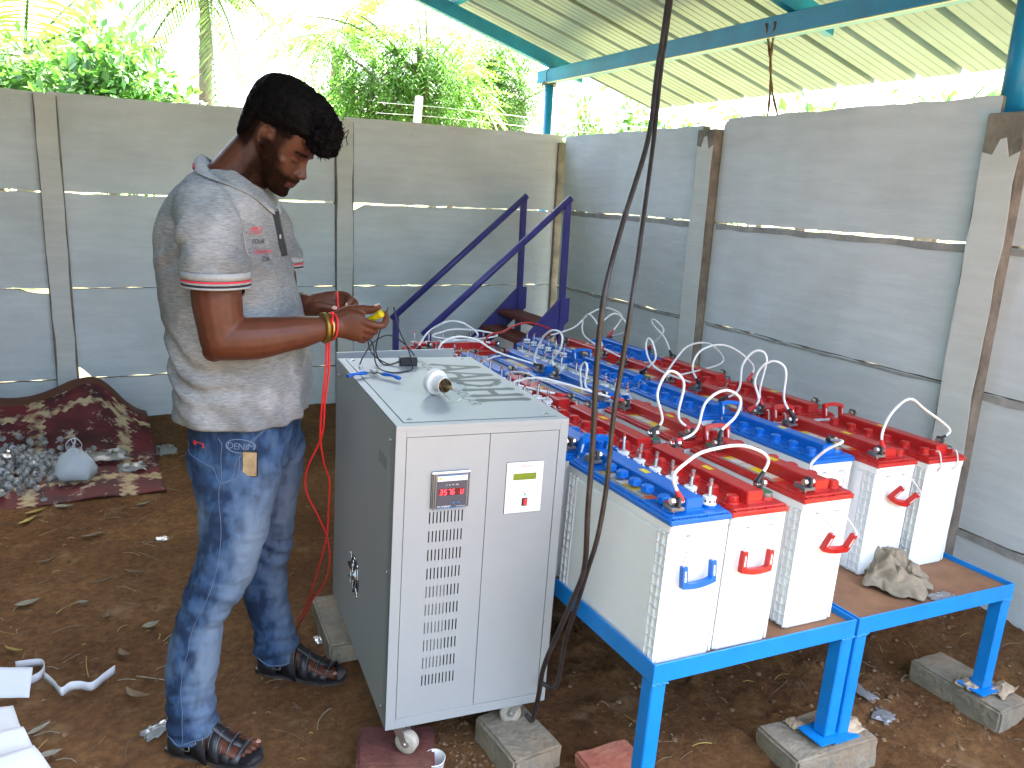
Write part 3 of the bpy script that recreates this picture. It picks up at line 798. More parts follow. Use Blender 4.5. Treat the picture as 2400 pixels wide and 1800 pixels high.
def make_rack(label, u0, u1, v1, feet):
    base = rackpt(u0, 0, 0)
    t = thing('battery_rack', label, 'rack', (base.x, base.y, 0.0), 0, 'blue battery racks')
    t.rotation_euler = (-0.005, 0.04, 0.009)
    t.location = RACK @ Vector((u0, 0, -0.42))
    W = u1 - u0; Z = 0.42
    e = 0.05; th = 0.005
    def rail(a, b_, name='rail'):
        mb = MB(); mb.box(a, b_, bev=0.0012); mb.build(name, MATS['rack_blue'], t)
    # angle-iron frame: upright flange outside, ledge inside
    for (vy, s) in ((0, 1), (v1, -1)):
        mb = MB(); y0, y1 = sorted((vy, vy + s * th)); mb.box((0, y0, Z - e), (W, y1, Z), bev=0.001)
        y0, y1 = sorted((vy + s * th, vy + s * e)); mb.box((0.006, y0, Z - 0.030), (W - 0.006, y1, Z - 0.024)); mb.build('rail', MATS['rack_blue'], t)
    for (ux, s) in ((0, 1), (W, -1)):
        mb = MB(); x0, x1 = sorted((ux, ux + s * th)); mb.box((x0, th + 0.0005, Z - e), (x1, v1 - th - 0.0005, Z), bev=0.001)
        x0, x1 = sorted((ux + s * th, ux + s * e)); mb.box((x0, e + 0.001, Z - 0.0305), (x1, v1 - e - 0.001, Z - 0.0245)); mb.build('rail', MATS['rack_blue'], t)
    mb = MB(); mb.box((0.0065, 0.0065, Z - 0.0235), (W - 0.0065, v1 - 0.0065, Z - 0.0155)); mb.build('board', MATS['board'], t)
    for (ux, vy, drop) in feet:
        s = 0.042
        x0 = 0.0008 if ux == 0 else (W - s - 0.0008 if ux == 1 else 0)
        y0 = 0.0008 if vy == 0 else (v1 - s - 0.0008 if vy == 1 else v1 * vy)
        zb = Z - drop
        mb = MB(); mb.box((x0, y0, zb + 0.0042), (x0 + s, y0 + s, Z - e - 0.0005), bev=0.003)
        leg = mb.build('leg', MATS['rack_blue'], t)
        mb = MB(); mb.box((x0 - 0.035, y0 - 0.022, zb), (x0 + s + 0.02, y0 + s + 0.022, zb + 0.004)); mb.build('foot_plate', MATS['rack_blue'], leg)
        if vy == 0:
            mb = MB()
            for i in range(7):
                mb.lathe([(0.0, -0.004), (0.005, 0), (0.0, 0.004)], 6, mat=Matrix.Translation((x0 + i * s / 6, y0 - 0.001, Z - e - 0.001 + random.uniform(-.002, .002))))
            mb.build('weld_bead', MATS['weld'], leg)
    return t
make_rack('blue angle-iron rack with three columns of batteries, next to the grey cabinet', 0.0, 0.672, 2.28, [(0, 0, 0.42), (1, 0, 0.355), (0, 1, 0.42), (1, 1, 0.41), (0, 0.5, 0.42), (1, 0.5, 0.41)])
make_rack('blue angle-iron rack along the wall with bare board at its front edge', 0.683, 1.375, 2.45, [(0, 0, 0.362), (1, 0, 0.362), (0, 1, 0.41), (1, 1, 0.41), (0, 0.5, 0.41), (1, 0.5, 0.41)])

# ------------------------------------------------------------------ batteries (built once per colour, then copied)
BW, BL = 0.180, 0.452
def container_mesh():
    mb = MB()
    w, l = BW / 2 - 0.005, BL / 2 - 0.006
    H = 0.352
    c = 0.006
    def ring(w_, l_, r):
        pts = []
        for cx, cy, a0 in ((w_ - r, l_ - r, 0), (-w_ + r, l_ - r, 90), (-w_ + r, -l_ + r, 180), (w_ - r, -l_ + r, 270)):
            for i in range(4): pts.append((cx + r * math.cos(R_(a0 + 30 * i)), cy + r * math.sin(R_(a0 + 30 * i))))
        return pts
    prof = [(0.0, 0.004, 0.008), (0.004, 0.001, 0.009), (H - 0.024, 0, 0.009), (H - 0.022, -0.004, 0.010), (H, -0.005, 0.010)]
    vs = []
    for z, ins, r in prof: vs += [(x, y, z) for x, y in ring(w - ins - 0.003, l - ins, r)]
    n = 16
    fs = [(i * n + k, i * n + (k + 1) % n, (i + 1) * n + (k + 1) % n, (i + 1) * n + k) for i in range(len(prof) - 1) for k in range(n)]
    fs += [list(range(n))[::-1], [4 * n + k for k in range(n)]]
    mb.add(vs, fs, 0, False)
    # grid of stiffening ribs on both long sides near each end, and vertical ribs on the short ends' edges
    for sx in (-1, 1):
        xa, xb = sorted((sx * (w - 0.004), sx * (w + 0.0025)))
        for sy in (-1, 1):
            for k, d in enumerate((0.004, 0.022, 0.040)):
                yc = sy * (l - d)
                mb.box((xa, yc - 0.0015, 0.006), (xb, yc + 0.0015, H - 0.024))
            for i in range(13):
                z = 0.012 + i * (H - 0.042) / 12
                y0, y1 = sorted((sy * (l - 0.005), sy * (l - 0.041)))
                mb.box((xa, y0, z - 0.0012), (xb - sx * 0.0006 if sx > 0 else xb, y1, z + 0.0012))
        xa, xb = sorted((sx * (w - 0.004), sx * (w + 0.0015)))
        mb.box((xa, -l + 0.045, 0.008), (xb, l - 0.045, H - 0.03), bev=0.001)
    return mb.mesh('container', MATS['case_white'], 30)
LZ = 0.352
def lid_mesh(mname):
    mb = MB()
    w, l = BW / 2, BL / 2
    mb.box((-w, -l, LZ - 0.004), (w, l, LZ + 0.010), bev=0.003)
    mb.box((-w + 0.007, -l + 0.007, LZ + 0.009), (w - 0.007, l - 0.007, LZ + 0.016), bev=0.003)
    # toothed edge
    for sx in (-1, 1):
        n = 62
        for i in range(n):
            y = -l + 0.012 + i * (2 * l - 0.024) / (n - 1)
            if 14 < i < 18 or 44 < i < 48: continue
            mb.box((sx * (w - 0.0045) - 0.0021, y - 0.0018, LZ + 0.0095), (sx * (w - 0.0045) + 0.0021, y + 0.0018, LZ + 0.0132))
    for sy in (-1, 1):
        for i in range(22):
            x = -w + 0.012 + i * (2 * w - 0.024) / 21
            if 8 < i < 13: continue
            mb.box((x - 0.0018, sy * (l - 0.0045) - 0.0021, LZ + 0.0095), (x + 0.0018, sy * (l - 0.0045) + 0.0021, LZ + 0.0132))
    # long carrying ridge, stepped ends
    mb.box((-0.028, -l + 0.030, LZ + 0.015), (0.022, l - 0.030, LZ + 0.046), bev=0.003)
    mb.box((-0.031, -l + 0.026, LZ + 0.015), (0.025, l - 0.026, LZ + 0.020), bev=0.001)
    # filler bosses and terminal bosses
    for i in range(6):
        y = -l + 0.048 + i * (2 * l - 0.096) / 5
        mb.lathe([(0.0185, LZ + 0.015), (0.0175, LZ + 0.021), (0.0, LZ + 0.021)], 14, mat=Matrix.Translation((0.055, y, 0)))
        mb.box((0.079, y - 0.010, LZ + 0.0155), (0.083, y + 0.010, LZ + 0.0175))
    for sy in (-1, 1):
        mb.lathe([(0.021, LZ + 0.015), (0.019, LZ + 0.024), (0.0, LZ + 0.024)], 14, mat=Matrix.Translation((-0.055, sy * (l - 0.052), 0)))
    return mb.mesh('lid', MATS[mname], 35)
def cap_mesh(mname):
    mb = MB(); z = 0.0
    mb.lathe([(0.0165, z), (0.0170, z + 0.004), (0.0145, z + 0.0045), (0.0145, z + 0.013), (0.012, z + 0.0155), (0.0, z + 0.0155)], 16)
    for k in range(8):
        a = k * PI / 4
        mb.box((0.0135, -0.0018, z + 0.004), (0.0158, 0.0018, z + 0.013), mat=Matrix.Rotation(a, 4, 'Z'))
    return mb.mesh('vent_cap', MATS[mname], 35)
def indicator_meshes():
    mb = MB()
    mb.lathe([(0.0175, 0), (0.0175, 0.003), (0.0150, 0.0035), (0.0150, 0.015), (0.0165, 0.0155), (0.0165, 0.018), (0.006, 0.0185)], 18)
    for k in range(8):
        mb.box((0.0147, -0.0022, 0.006), (0.0152, 0.0022, 0.011), 1, mat=Matrix.Rotation(k * PI / 4 + 0.3, 4, 'Z'))
    base = mb.mesh('level_plug', [MATS['plug_white'], MATS['dark_hole']], 35)
    mb = MB(); mb.lathe([(0.0052, 0.0185), (0.0052, 0.060), (0.0042, 0.062), (0.0, 0.062)], 12, 0, cap=False)
    tube = mb.mesh('clear_tube', MATS['clear_tube'], 40)
    fl = []
    for h in (0.0, 0.010, 0.020, 0.028):
        mb = MB(); mb.lathe([(0.0026, 0.019), (0.0026, 0.034 + h)], 8, 1); mb.lathe([(0.0036, 0.034 + h), (0.0036, 0.043 + h * 0.9)], 8, 0)
        fl.append(mb.mesh('float', [MATS['float_red'], MATS['plug_white']], 35))
    return base, tube, fl
def terminal_mesh(ring):
    """lead post ring, upright clamp bracket, brass bolt through it; bracket leans outwards (-y side)"""
    mb = MB()
    mb.lathe([(0.0175, 0), (0.0180, 0.003), (0.0170, 0.010), (0.0, 0.0105)], 16, 0)
    mb.lathe([(0.0135, 0.0106), (0.0, 0.0112)], 16, 2)
    mb.box((-0.020, -0.034, 0.0), (0.016, -0.006, 0.009), 0, bev=0.0015)
    mb.box((-0.004, -0.036, 0.0085), (0.004, -0.012, 0.034), 3, bev=0.0015)
    mb.tube([(-0.006, -0.024, -0.006), (-0.006, -0.024, 0.002)], 0.003, 6, 1)
    mb.tube([(-0.020, -0.024, 0.022), (0.016, -0.024, 0.022)], 0.0042, 8, 1)
    for x0, x1, r in ((-0.019, -0.010, 0.0085), (0.004, 0.007, 0.0095), (0.007, 0.014, 0.008)):
        mb.tube([(x0, -0.024, 0.022), (x1, -0.024, 0.022)], r, 6, 1, smooth=False)
    return mb.mesh('terminal', [MATS['lead_grey'], MATS['bright_bolt'], ring, MATS['clamp_dark']], 35)
def handle_mesh(mname):
    """plastic carrying grip: bowed bar with two slotted arms, hanging in its own xz plane from z=0 downwards"""
    mb = MB()
    W, D, a = 0.048, 0.052, 0.0125
    out = [(-W, 0), (-W - 0.001, -0.03), (-W, -D)] + [(lerp(-W, W, i / 10), -D - 0.006 * math.sin(PI * i / 10)) for i in range(1, 10)] + [(W, -D), (W + 0.001, -0.03), (W, 0)]
    inn = [(W - a, 0), (W - a - 0.001, -D + 0.012)] + [(lerp(W - a, -W + a, i / 8), -D + 0.010 - 0.003 * math.sin(PI * i / 8)) for i in range(1, 8)] + [(-W + a + 0.001, -D + 0.012), (-W + a, 0)]
    poly = out + inn
    poly = poly[::-1] if False else poly
    mb.prism(poly, 0.014, 0, Matrix.Translation((0, -0.007, 0)))
    for s in (-1, 1):     # slots with the rope showing
        mb.box((s * (W - a / 2) - 0.0022, -0.0078, -0.036), (s * (W - a / 2) + 0.0022, 0.0078, -0.010), 1)
        mb.box((s * (W - a / 2) - 0.0032, -0.0080, -0.030), (s * (W - a / 2) + 0.0032, 0.0080, -0.026), 1)
    return mb.mesh('handle', [MATS[mname], MATS['rope_white']], 35)
M_CONT = container_mesh()
M_LID = {c: lid_mesh('lid_' + c) for c in ('red', 'blue')}
M_CAP = {c: cap_mesh('lid_' + c) for c in ('red', 'blue')}
M_IND, M_TUBE, M_FLOAT = indicator_meshes()
M_TERM = [terminal_mesh(MATS['boot_red']), terminal_mesh(MATS['ring_green'])]
M_HAND = {c: handle_mesh('lid_' + c) for c in ('red', 'blue')}
mb = MB(); mb.box((-0.080, -0.105, LZ + 0.0162), (-0.036, 0.105, LZ + 0.0166)); M_STK = mb.mesh('sticker', MATS['sticker'])
mb = MB(); mb.box((-0.012, -0.016, LZ + 0.0462), (0.006, 0.016, LZ + 0.0466)); M_YEL = mb.mesh('small_label', MATS['label_yellow'])
mb = MB()
for i in range(9): mb.box((-0.0755 + 0.0, -0.08 + i * 0.012, 0), (-0.070, -0.072 + i * 0.012 - (0.003 if i % 3 == 0 else 0), 0.0004))
M_PRINT = mb.mesh('print', MATS['dark_hole'])
rb = random.Random(11)
TERM = {}
def battery(key, color, u, v, flip, caps, label, handles, stk=True):
    """u,v: front-left corner on the rack; handles: (front mode, back mode) of hang/up/lie/None"""
    t = thing('battery', label, 'battery', group='batteries on the racks')
    jit = rb.uniform(-0.012, 0.012)
    M = RACK @ Matrix.Translation((u + BW / 2, v + BL / 2, -0.0150)) @ Matrix.Rotation((PI if flip else 0) + jit, 4, 'Z')
    t.matrix_world = M
    link('container', M_CONT, t)
    lid = link('lid', M_LID[color], t)
    if stk: link('sticker', M_STK, lid)
    link('small_label', M_YEL, lid, (0, rb.uniform(-.03, .03), 0))
    l = BL / 2
    for i in range(6):
        y = -l + 0.048 + i * (2 * l - 0.096) / 5
        if caps == 'caps':
            link('vent_cap', M_CAP[color], lid, (0.055, y, LZ + 0.0205), (rb.uniform(-.05, .05), rb.uniform(-.05, .05), rb.uniform(0, 6)))
        else:
            b_ = link('level_plug', M_IND, lid, (0.055, y, LZ + 0.0212), (rb.uniform(-.06, .06), rb.uniform(-.06, .06), rb.uniform(0, 6)))
            # tube and float sit in the plug, joined as one sub-level with the lid
            link('level_tube', M_TUBE, lid, b_.location, b_.rotation_euler)
            link('float', rb.choice(M_FLOAT), lid, b_.location, b_.rotation_euler)
    for sy in (-1, 1):
        ang = 0 if sy < 0 else PI
        yy = sy * (l - 0.052)
        tilt = rb.uniform(-0.25, 0.25)
        o = link('terminal', M_TERM[0 if sy < 0 else 1], lid, (-0.055, yy, LZ + 0.0238), (0, 0, tilt))
        front = (sy < 0) != flip
        TERM[key + ('f' if front else 'b')] = M @ Matrix.Translation((-0.055, yy, LZ + 0.0238)) @ Matrix.Rotation(tilt, 4, 'Z') @ Vector((0.010, -0.024, 0.022))
    for front, mode in zip((True, False), handles):
        if not mode: continue
        sy = (-1 if front else 1) * (-1 if flip else 1)
        ye = sy * (l - 0.002)
        if mode == 'hang':
            loc = Vector((rb.uniform(-0.01, 0.01), ye + sy * 0.014, 0.262 + rb.uniform(-.01, .01))); rot = (sy * 0.06, rb.uniform(-.15, .15), 0)
            if key == 'E1': rot = (sy * -0.5, 0.35, 0); loc += Vector((0.035, sy * 0.02, 0.015))
            if key == 'C1': rot = (sy * -0.30, 0.14, 0); loc += Vector((0.028, sy * 0.022, 0.012))
        elif mode == 'up':
            loc = Vector((rb.uniform(-.02, .02), ye + sy * 0.008, LZ + 0.050)); rot = (PI + sy * 0.25 * -1, rb.uniform(-.1, .1), 0); loc.z -= 0.052 + 0.0
            loc.z = LZ + 0.018
        else:
            loc = Vector((0.005, ye - sy * 0.012, LZ + 0.030)); rot = (PI / 2 * sy * -1 + sy * 0.30, rb.uniform(-.2, .2), 0)
        h = link('handle', M_HAND[color], t, loc, rot)
        Hm = Matrix.LocRotScale(loc, Euler(rot), None)
        for s in (-1, 1):
            mb = MB()
            a = Hm @ Vector((s * 0.042, 0, -0.008)); a0 = Hm @ Vector((s * 0.042, 0, 0.010))
            hole = Vector((s * 0.034, sy * (l - 0.010), LZ - 0.035))
            mid = Vector((s * 0.038, sy * (l + 0.010), LZ - 0.03)) if mode == 'hang' else Vector((s * 0.040, sy * (l + 0.006), LZ - 0.01))
            mb.tube(catmull([hole, mid, a0, a], 5), 0.0026, 6)
            link('rope', mb.mesh('rope', MATS['rope_white']), h).matrix_parent_inverse = Hm.inverted()
    return t
uA, uB, uC, uD, uE, uF = 0.006, 0.190, 0.445, 0.742, 0.932, 1.152
place = [
 ('A1', 'blue', uA, 0.014, 0, 'ind', 'blue-lidded battery at the front corner of the near rack beside the cabinet', ('hang', 'lie'), 1),
 ('A2', 'blue', uA, 0.488, 0, 'caps', 'blue-lidded battery half hidden by the cabinet, behind the front corner one', ('up', None), 1),
 ('A3', 'red', uA, 0.960, 0, 'ind', 'battery mostly hidden behind the grey cabinet, third from the front', (None, None), 1),
 ('A4', 'blue', uA, 1.435, 0, 'ind', 'blue-lidded battery just behind the far edge of the cabinet top', (None, None), 1),
 ('B1', 'red', uB, 0.016, 1, 'caps', 'red-lidded battery in the middle of the near rack front row', ('hang', 'lie'), 0),
 ('B2', 'red', uB, 0.470, 1, 'caps', 'red-lidded battery with round caps, second in the middle column of the near rack', (None, 'lie'), 1),
 ('B3', 'red', uB, 0.935, 1, 'ind', 'red-lidded battery with six white level plugs beside the cabinet top', ('lie', None), 0),
 ('B4', 'blue', uB, 1.400, 1, 'ind', 'blue-lidded battery with white level plugs beyond the red one near the cabinet', (None, None), 1),
 ('C1', 'red', uC, 0.040, 0, 'caps', 'red-lidded battery at the front right end of the near rack', ('hang', 'up'), 1),
 ('C2', 'red', uC, 0.512, 0, 'caps', 'red-lidded battery with yellow label, second in the right column of the near rack', (None, 'lie'), 1),
 ('C3', 'blue', uC, 0.995, 0, 'ind', 'blue-lidded battery with white plugs in the middle of the near rack right column', ('lie', None), 1),
 ('C4', 'blue', uC, 1.470, 0, 'ind', 'blue-lidded battery with white plugs at the far end of the near rack right column', (None, None), 1),
 ('D1', 'blue', uD, 0.290, 1, 'caps', 'blue-lidded front battery of the rack along the wall', ('hang', 'up'), 0),
 ('D2', 'blue', uD, 0.785, 1, 'caps', 'blue-lidded battery with round caps, second in the left column of the wall rack', (None, 'lie'), 0),
 ('D3', 'blue', uD, 1.270, 1, 'caps', 'blue-lidded battery with round caps, third in the left column of the wall rack', (None, 'up'), 0),
 ('D4', 'blue', uD, 1.770, 1, 'ind', 'blue-lidded battery with white plugs at the far end nearest the stairs', (None, None), 1),
 ('E1', 'red', uE, 0.215, 0, 'caps', 'red-lidded front battery in the middle of the wall rack, red handle dangling', ('hang', 'up'), 1),
 ('E2', 'red', uE, 0.720, 0, 'caps', 'red-lidded battery, second in the middle column of the wall rack', ('lie', None), 1),
 ('E3', 'red', uE, 1.230, 0, 'caps', 'red-lidded battery, third in the middle column of the wall rack', (None, None), 1),
 ('E4', 'red', uE, 1.745, 0, 'caps', 'red-lidded battery at the far end of the wall rack middle column', (None, None), 1),
 ('F1', 'red', uF, 0.205, 1, 'caps', 'red-lidded front battery of the wall rack closest to the wall', ('lie', 'up'), 0),
 ('F2', 'red', uF, 0.730, 1, 'caps', 'red-lidded battery along the wall, second from the front', (None, 'lie'), 0),
 ('F3', 'red', uF, 1.245, 1, 'caps', 'red-lidded battery along the wall, third from the front', (None, None), 0),
 ('F4', 'blue', uF, 1.790, 1, 'caps', 'blue-lidded battery along the wall at the far end', (None, None), 0),
]
for p in place: battery(*p)
# one battery stands crosswise at the far end of the near rack
t = thing('battery', 'red-lidded battery standing crosswise at the far end of the near rack', 'battery', group='batteries on the racks')
Mx = RACK @ Matrix.Translation((0.335, 2.06, -0.015)) @ Matrix.Rotation(-PI / 2 + 0.06, 4, 'Z') @ Matrix.Rotation(PI, 4, 'Z')
t.matrix_world = Mx
link('container', M_CONT, t); lid = link('lid', M_LID['red'], t); link('sticker', M_STK, lid)
for i in range(6):
    y = -BL / 2 + 0.048 + i * (BL - 0.096) / 5
    q = link('level_plug', M_IND, lid, (0.055, y, LZ + 0.0212)); link('level_tube', M_TUBE, lid, q.location); link('float', rb.choice(M_FLOAT), lid, q.location)
for sy in (-1, 1):
    link('terminal', M_TERM[0 if sy < 0 else 1], lid, (-0.055, sy * (BL / 2 - 0.052), LZ + 0.0238), (0, 0, 0.2))
    TERM['R' + ('f' if sy < 0 else 'b')] = Mx @ Vector((-0.045, sy * (BL / 2 - 0.052) - 0.024, LZ + 0.046))
# blue vent caps unscrewed and left on the lids
for (u, v, n, lab) in ((0.075, 0.10, 5, 'loose blue cap on the front corner battery label'), (0.33, 1.00, 5, 'loose blue cap on the red battery beside the cabinet top')):
    for i in range(n):
        o = link('vent_cap', M_CAP['blue'], None)
        o.matrix_world = RACK @ Matrix.Translation((u - 0.028 + rb.uniform(-.006, .006), v + i * 0.058 + rb.uniform(-.008, .008), LZ + 0.0165 - 0.015)) @ Matrix.Rotation(rb.uniform(-0.2, 0.05), 4, 'Y')
        # stands on its neck
        o.location.z += 0.010
        mbn = None
        tag(o, lab + ', ' + ('closest to the front terminal', 'second from the front', 'middle one', 'fourth from the front', 'farthest back')[i], 'cap', 'loose vent caps')
# ------------------------------------------------------------------ jumper cables between the terminals
CABLES = [
 ('A1f', 'B1f', 'rb', 'white jumper cable arching from the front blue battery to the red one beside it', [(1.092, 1.343, 0.899), (1.129, 1.35, 0.927), (1.194, 1.363, 0.944), (1.327, 1.388, 0.936), (1.436, 1.409, 0.885)]),
 ('C1f', 'D1f', 'rb', 'white jumper cable from the front right red battery to the blue one behind', [(1.739, 1.544, 0.789), (1.771, 1.527, 0.835), (1.81, 1.508, 0.863)]),
 ('E1f', 'F1f', 'rb', 'white jumper cable arching high between the two front red batteries by the wall', [(2.032, 1.556, 0.852), (2.064, 1.56, 0.911), (2.149, 1.572, 0.946), (2.248, 1.585, 0.902), (2.421, 1.608, 0.814)]),
 ('B1b', 'C1b', 'rb', 'white jumper cable looping between the first and second red batteries of the near rack', [(1.478, 1.741, 0.854), (1.502, 1.738, 0.939), (1.561, 1.73, 0.974), (1.615, 1.722, 0.948), (1.609, 1.723, 0.897), (1.563, 1.729, 0.85)]),
 ('B2f', 'C2f', 'br', 'white jumper cable looping up from the second row of the near rack', [(1.446, 1.857, 0.857), (1.42, 1.858, 0.942), (1.455, 1.857, 1.008), (1.513, 1.856, 0.969), (1.505, 1.856, 0.864)]),
 ('D1b', 'E1b', 'rb', 'white jumper cable looping over the lids behind the front row of the wall rack', [(1.967, 2.007, 0.843), (1.955, 2.023, 0.905), (1.964, 2.011, 0.959), (1.988, 1.979, 0.987), (2.013, 1.947, 0.96), (2.017, 1.941, 0.859)]),
 ('D2f', 'E2f', 'br', 'white jumper cable in a tall loop over the second row of the wall rack', [(1.987, 2.133, 0.849), (1.99, 2.129, 0.943), (2.017, 2.101, 0.997), (2.044, 2.073, 0.975), (2.038, 2.08, 0.853)]),
 ('E2b', 'F2b', 'br', 'white jumper cable arching across to the battery along the wall in the second row', [(1.995, 2.405, 0.869), (2.03, 2.412, 0.933), (2.136, 2.432, 0.951), (2.251, 2.453, 0.919), (2.374, 2.476, 0.84)]),
 ('D2b', 'E3f', 'rr', 'white jumper cable arching over the third row of the wall rack towards the wall', [(2.039, 2.573, 0.862), (2.131, 2.622, 0.904), (2.266, 2.693, 0.905), (2.405, 2.767, 0.868), (2.509, 2.822, 0.776)]),
 ('D3f', 'E2b', 'br', 'white jumper cable in a narrow loop over the third blue battery of the wall rack', [(1.963, 2.605, 0.862), (1.957, 2.619, 0.924), (1.947, 2.64, 0.945), (1.943, 2.649, 0.913), (1.954, 2.625, 0.852), (1.981, 2.567, 0.818)]),
 ('D4b', 'F4b', 'br', 'white jumper cable in the widest arch at the far end of the wall rack', [(2.113, 3.521, 0.833), (2.199, 3.525, 0.898), (2.294, 3.53, 0.932), (2.37, 3.534, 0.918), (2.42, 3.537, 0.875)]),
 ('E3b', 'E4f', 'br', 'white jumper cable looping over the far red battery near the corner', [(2.037, 3.261, 0.83), (2.036, 3.303, 0.907), (2.037, 3.252, 0.947), (2.039, 3.173, 0.909), (2.04, 3.137, 0.838)]),
 ('E4f', 'F4b', 'br', 'white jumper cable looping to the far blue battery by the wall', [(2.166, 3.324, 0.794), (2.16, 3.327, 0.884), (2.211, 3.301, 0.939), (2.257, 3.278, 0.912), (2.272, 3.27, 0.855)]),
 ('F3b', 'F4f', 'br', 'white jumper cable in a thin loop beside the wall at the far end', [(2.349, 3.057, 0.856), (2.35, 3.145, 0.897), (2.35, 3.172, 0.923), (2.35, 3.136, 0.925), (2.349, 3.073, 0.883)]),
 ('A4b', 'Rb', 'br', 'white jumper cable arching over the crosswise red battery in front of the stairs', [(1.194, 3.21, 0.887), (1.241, 3.186, 0.93), (1.291, 3.161, 0.95), (1.348, 3.132, 0.936), (1.385, 3.113, 0.884)]),
 ('Rf', 'Rb', 'rr', 'white jumper cable lying low along the crosswise red battery', [(1.279, 3.318, 0.851), (1.313, 3.32, 0.874), (1.382, 3.325, 0.883), (1.509, 3.334, 0.869), (1.584, 3.339, 0.84)]),
 ('A4f', 'C4f', 'rb', 'white jumper cable arching from behind the cabinet top towards the blue lids', [(1.082, 2.771, 0.895), (1.097, 2.772, 0.936), (1.161, 2.777, 0.956), (1.246, 2.784, 0.937), (1.345, 2.793, 0.882)]),
 ('B4b', 'C4b', 'rr', 'white jumper cable lying low over the blue lids beyond the cabinet', [(1.439, 3.142, 0.775), (1.5, 3.152, 0.786), (1.57, 3.164, 0.784), (1.631, 3.174, 0.766)]),
 ('C4f', 'C3b', 'rb', 'white jumper cable in an upright loop over the far blue lids of the near rack', [(1.553, 2.881, 0.822), (1.554, 2.85, 0.897), (1.555, 2.793, 0.952), (1.557, 2.728, 0.976), (1.558, 2.674, 0.964), (1.558, 2.684, 0.904), (1.557, 2.738, 0.849)]),
 ('B3b', 'C3f', 'br', 'white jumper cable running from plugs beside the cabinet over the blue lid', [(1.348, 2.75, 0.804), (1.368, 2.71, 0.821), (1.4, 2.647, 0.827), (1.438, 2.572, 0.812)]),
 ('B3f', 'C2b', 'rr', 'white jumper cable running from the cabinet edge down to the red terminal', [(1.235, 2.417, 0.849), (1.255, 2.405, 0.868), (1.279, 2.389, 0.875), (1.336, 2.352, 0.874)]),
 ('C3f', 'C2b', 'rr', 'white jumper cable in a slim upright loop over the middle blue battery', [(1.548, 2.456, 0.809), (1.548, 2.457, 0.879), (1.546, 2.474, 0.9), (1.544, 2.498, 0.87), (1.545, 2.486, 0.813), (1.549, 2.442, 0.771)]),
 ('A3f', 'B3f', 'rb', 'white jumper cable curving down beside the near right corner of the cabinet top', [(1.277, 2.311, 0.822), (1.309, 2.313, 0.82), (1.342, 2.315, 0.798)]),
 ('A2b', 'A2f', 'rb', 'white jumper cable dropping out of sight behind the near corner of the cabinet', [(1.122, 1.945, 0.839), (1.122, 1.894, 0.842), (1.121, 1.852, 0.832)]),
]
def jumper(a, b, cols, label, ctrl, m='cable_white', r=0.0042):
    A = TERM[a] if isinstance(a, str) else Vector(a); B = TERM[b] if isinstance(b, str) else Vector(b)
    t = thing('jumper_cable', label, 'cable', A, 0, 'jumper cables on the batteries')
    pts = catmull([p - A for p in [A] + [Vector(q) for q in ctrl] + [B]], 9)
    mb = MB(); mb.tube(pts, r, 8); mb.build('sheath', MATS[m], t)
    n = len(pts)
    for seq, c in ((pts, cols[0]), (pts[::-1], cols[1])):
        acc = [seq[0]]; d = 0
        for i in range(1, n):
            d += (seq[i] - seq[i - 1]).length; acc.append(seq[i])
            if d > 0.035: break
        k = len(acc) - 1
        mb = MB(); mb.tube(acc, [0.0085 if i < k * 0.45 else lerp(0.0075, 0.0052, i / max(1, k)) for i in range(k + 1)], 8)
        mb.build('boot', MATS['boot_red' if c == 'r' else 'boot_black'], t)
    return t
for c in CABLES: jumper(c[0], c[1], c[2], c[3], c[4])
t = jumper((1.36, 3.201, 0.788), 'D4b', 'rr', 'red jumper cable snaking across from the near rack to the far blue battery',
       [(1.425, 3.231, 0.787), (1.481, 3.257, 0.805), (1.509, 3.27, 0.848), (1.547, 3.287, 0.863), (1.611, 3.315, 0.865), (1.676, 3.343, 0.884), (1.748, 3.373, 0.893), (1.829, 3.405, 0.882), (1.947, 3.451, 0.838)], 'cable_red', 0.0048)
# ------------------------------------------------------------------ grey power cabinet
mat('cab_grey', (0.295, 0.320, 0.318), 0.36, noise_scale=3, var=0.05, bump=0.00025, bump_scale=260, dirt=(0.33, 0.30, 0.26), dirt_scale=7, dirt_amt=0.10)
mat('cab_letter', (0.085, 0.105, 0.095), 0.5)
mat('cab_dark', (0.012, 0.012, 0.013), 0.8)
mat('transformer', (0.28, 0.28, 0.27), 0.6)
mat('white_panel', (0.72, 0.72, 0.69), 0.35)
mat('lcd_green', (0.16, 0.22, 0.02), 0.3)
mat('meter_face', (0.055, 0.065, 0.085), 0.3)
mat('meter_white', (0.75, 0.78, 0.78), 0.35)
mat('meter_blue', (0.01, 0.20, 0.48), 0.35)
mat('ink_red', (0.35, 0.06, 0.05), 0.5)
mat('ink_grey', (0.25, 0.25, 0.26), 0.5)
mat('switch_red', (0.75, 0.05, 0.06), 0.3)
mat('black_plastic', (0.02, 0.02, 0.022), 0.4)
mat('chrome', (0.75, 0.75, 0.74), 0.16, metal=1.0)
mat('zinc', (0.55, 0.55, 0.53), 0.35, metal=0.9, noise_scale=30, var=0.2)
mat('wheel_white', (0.40, 0.37, 0.31), 0.5, dirt=(0.30, 0.19, 0.10), dirt_scale=12, dirt_amt=0.8)
clear_mat('clear_bezel', (0.95, 0.97, 0.97), 0.03, 0.86)
def emit(name, c, s):
    m = bpy.data.materials.new(name); m.use_nodes = True; b = m.node_tree.nodes['Principled BSDF']
    b.inputs['Base Color'].default_value = (*c, 1); b.inputs['Emission Color'].default_value = (*c, 1); b.inputs['Emission Strength'].default_value = s
    MATS[name] = m
emit('led_red', (1.0, 0.03, 0.05), 0.55); emit('led_green', (0.1, 0.9, 0.2), 0.25)

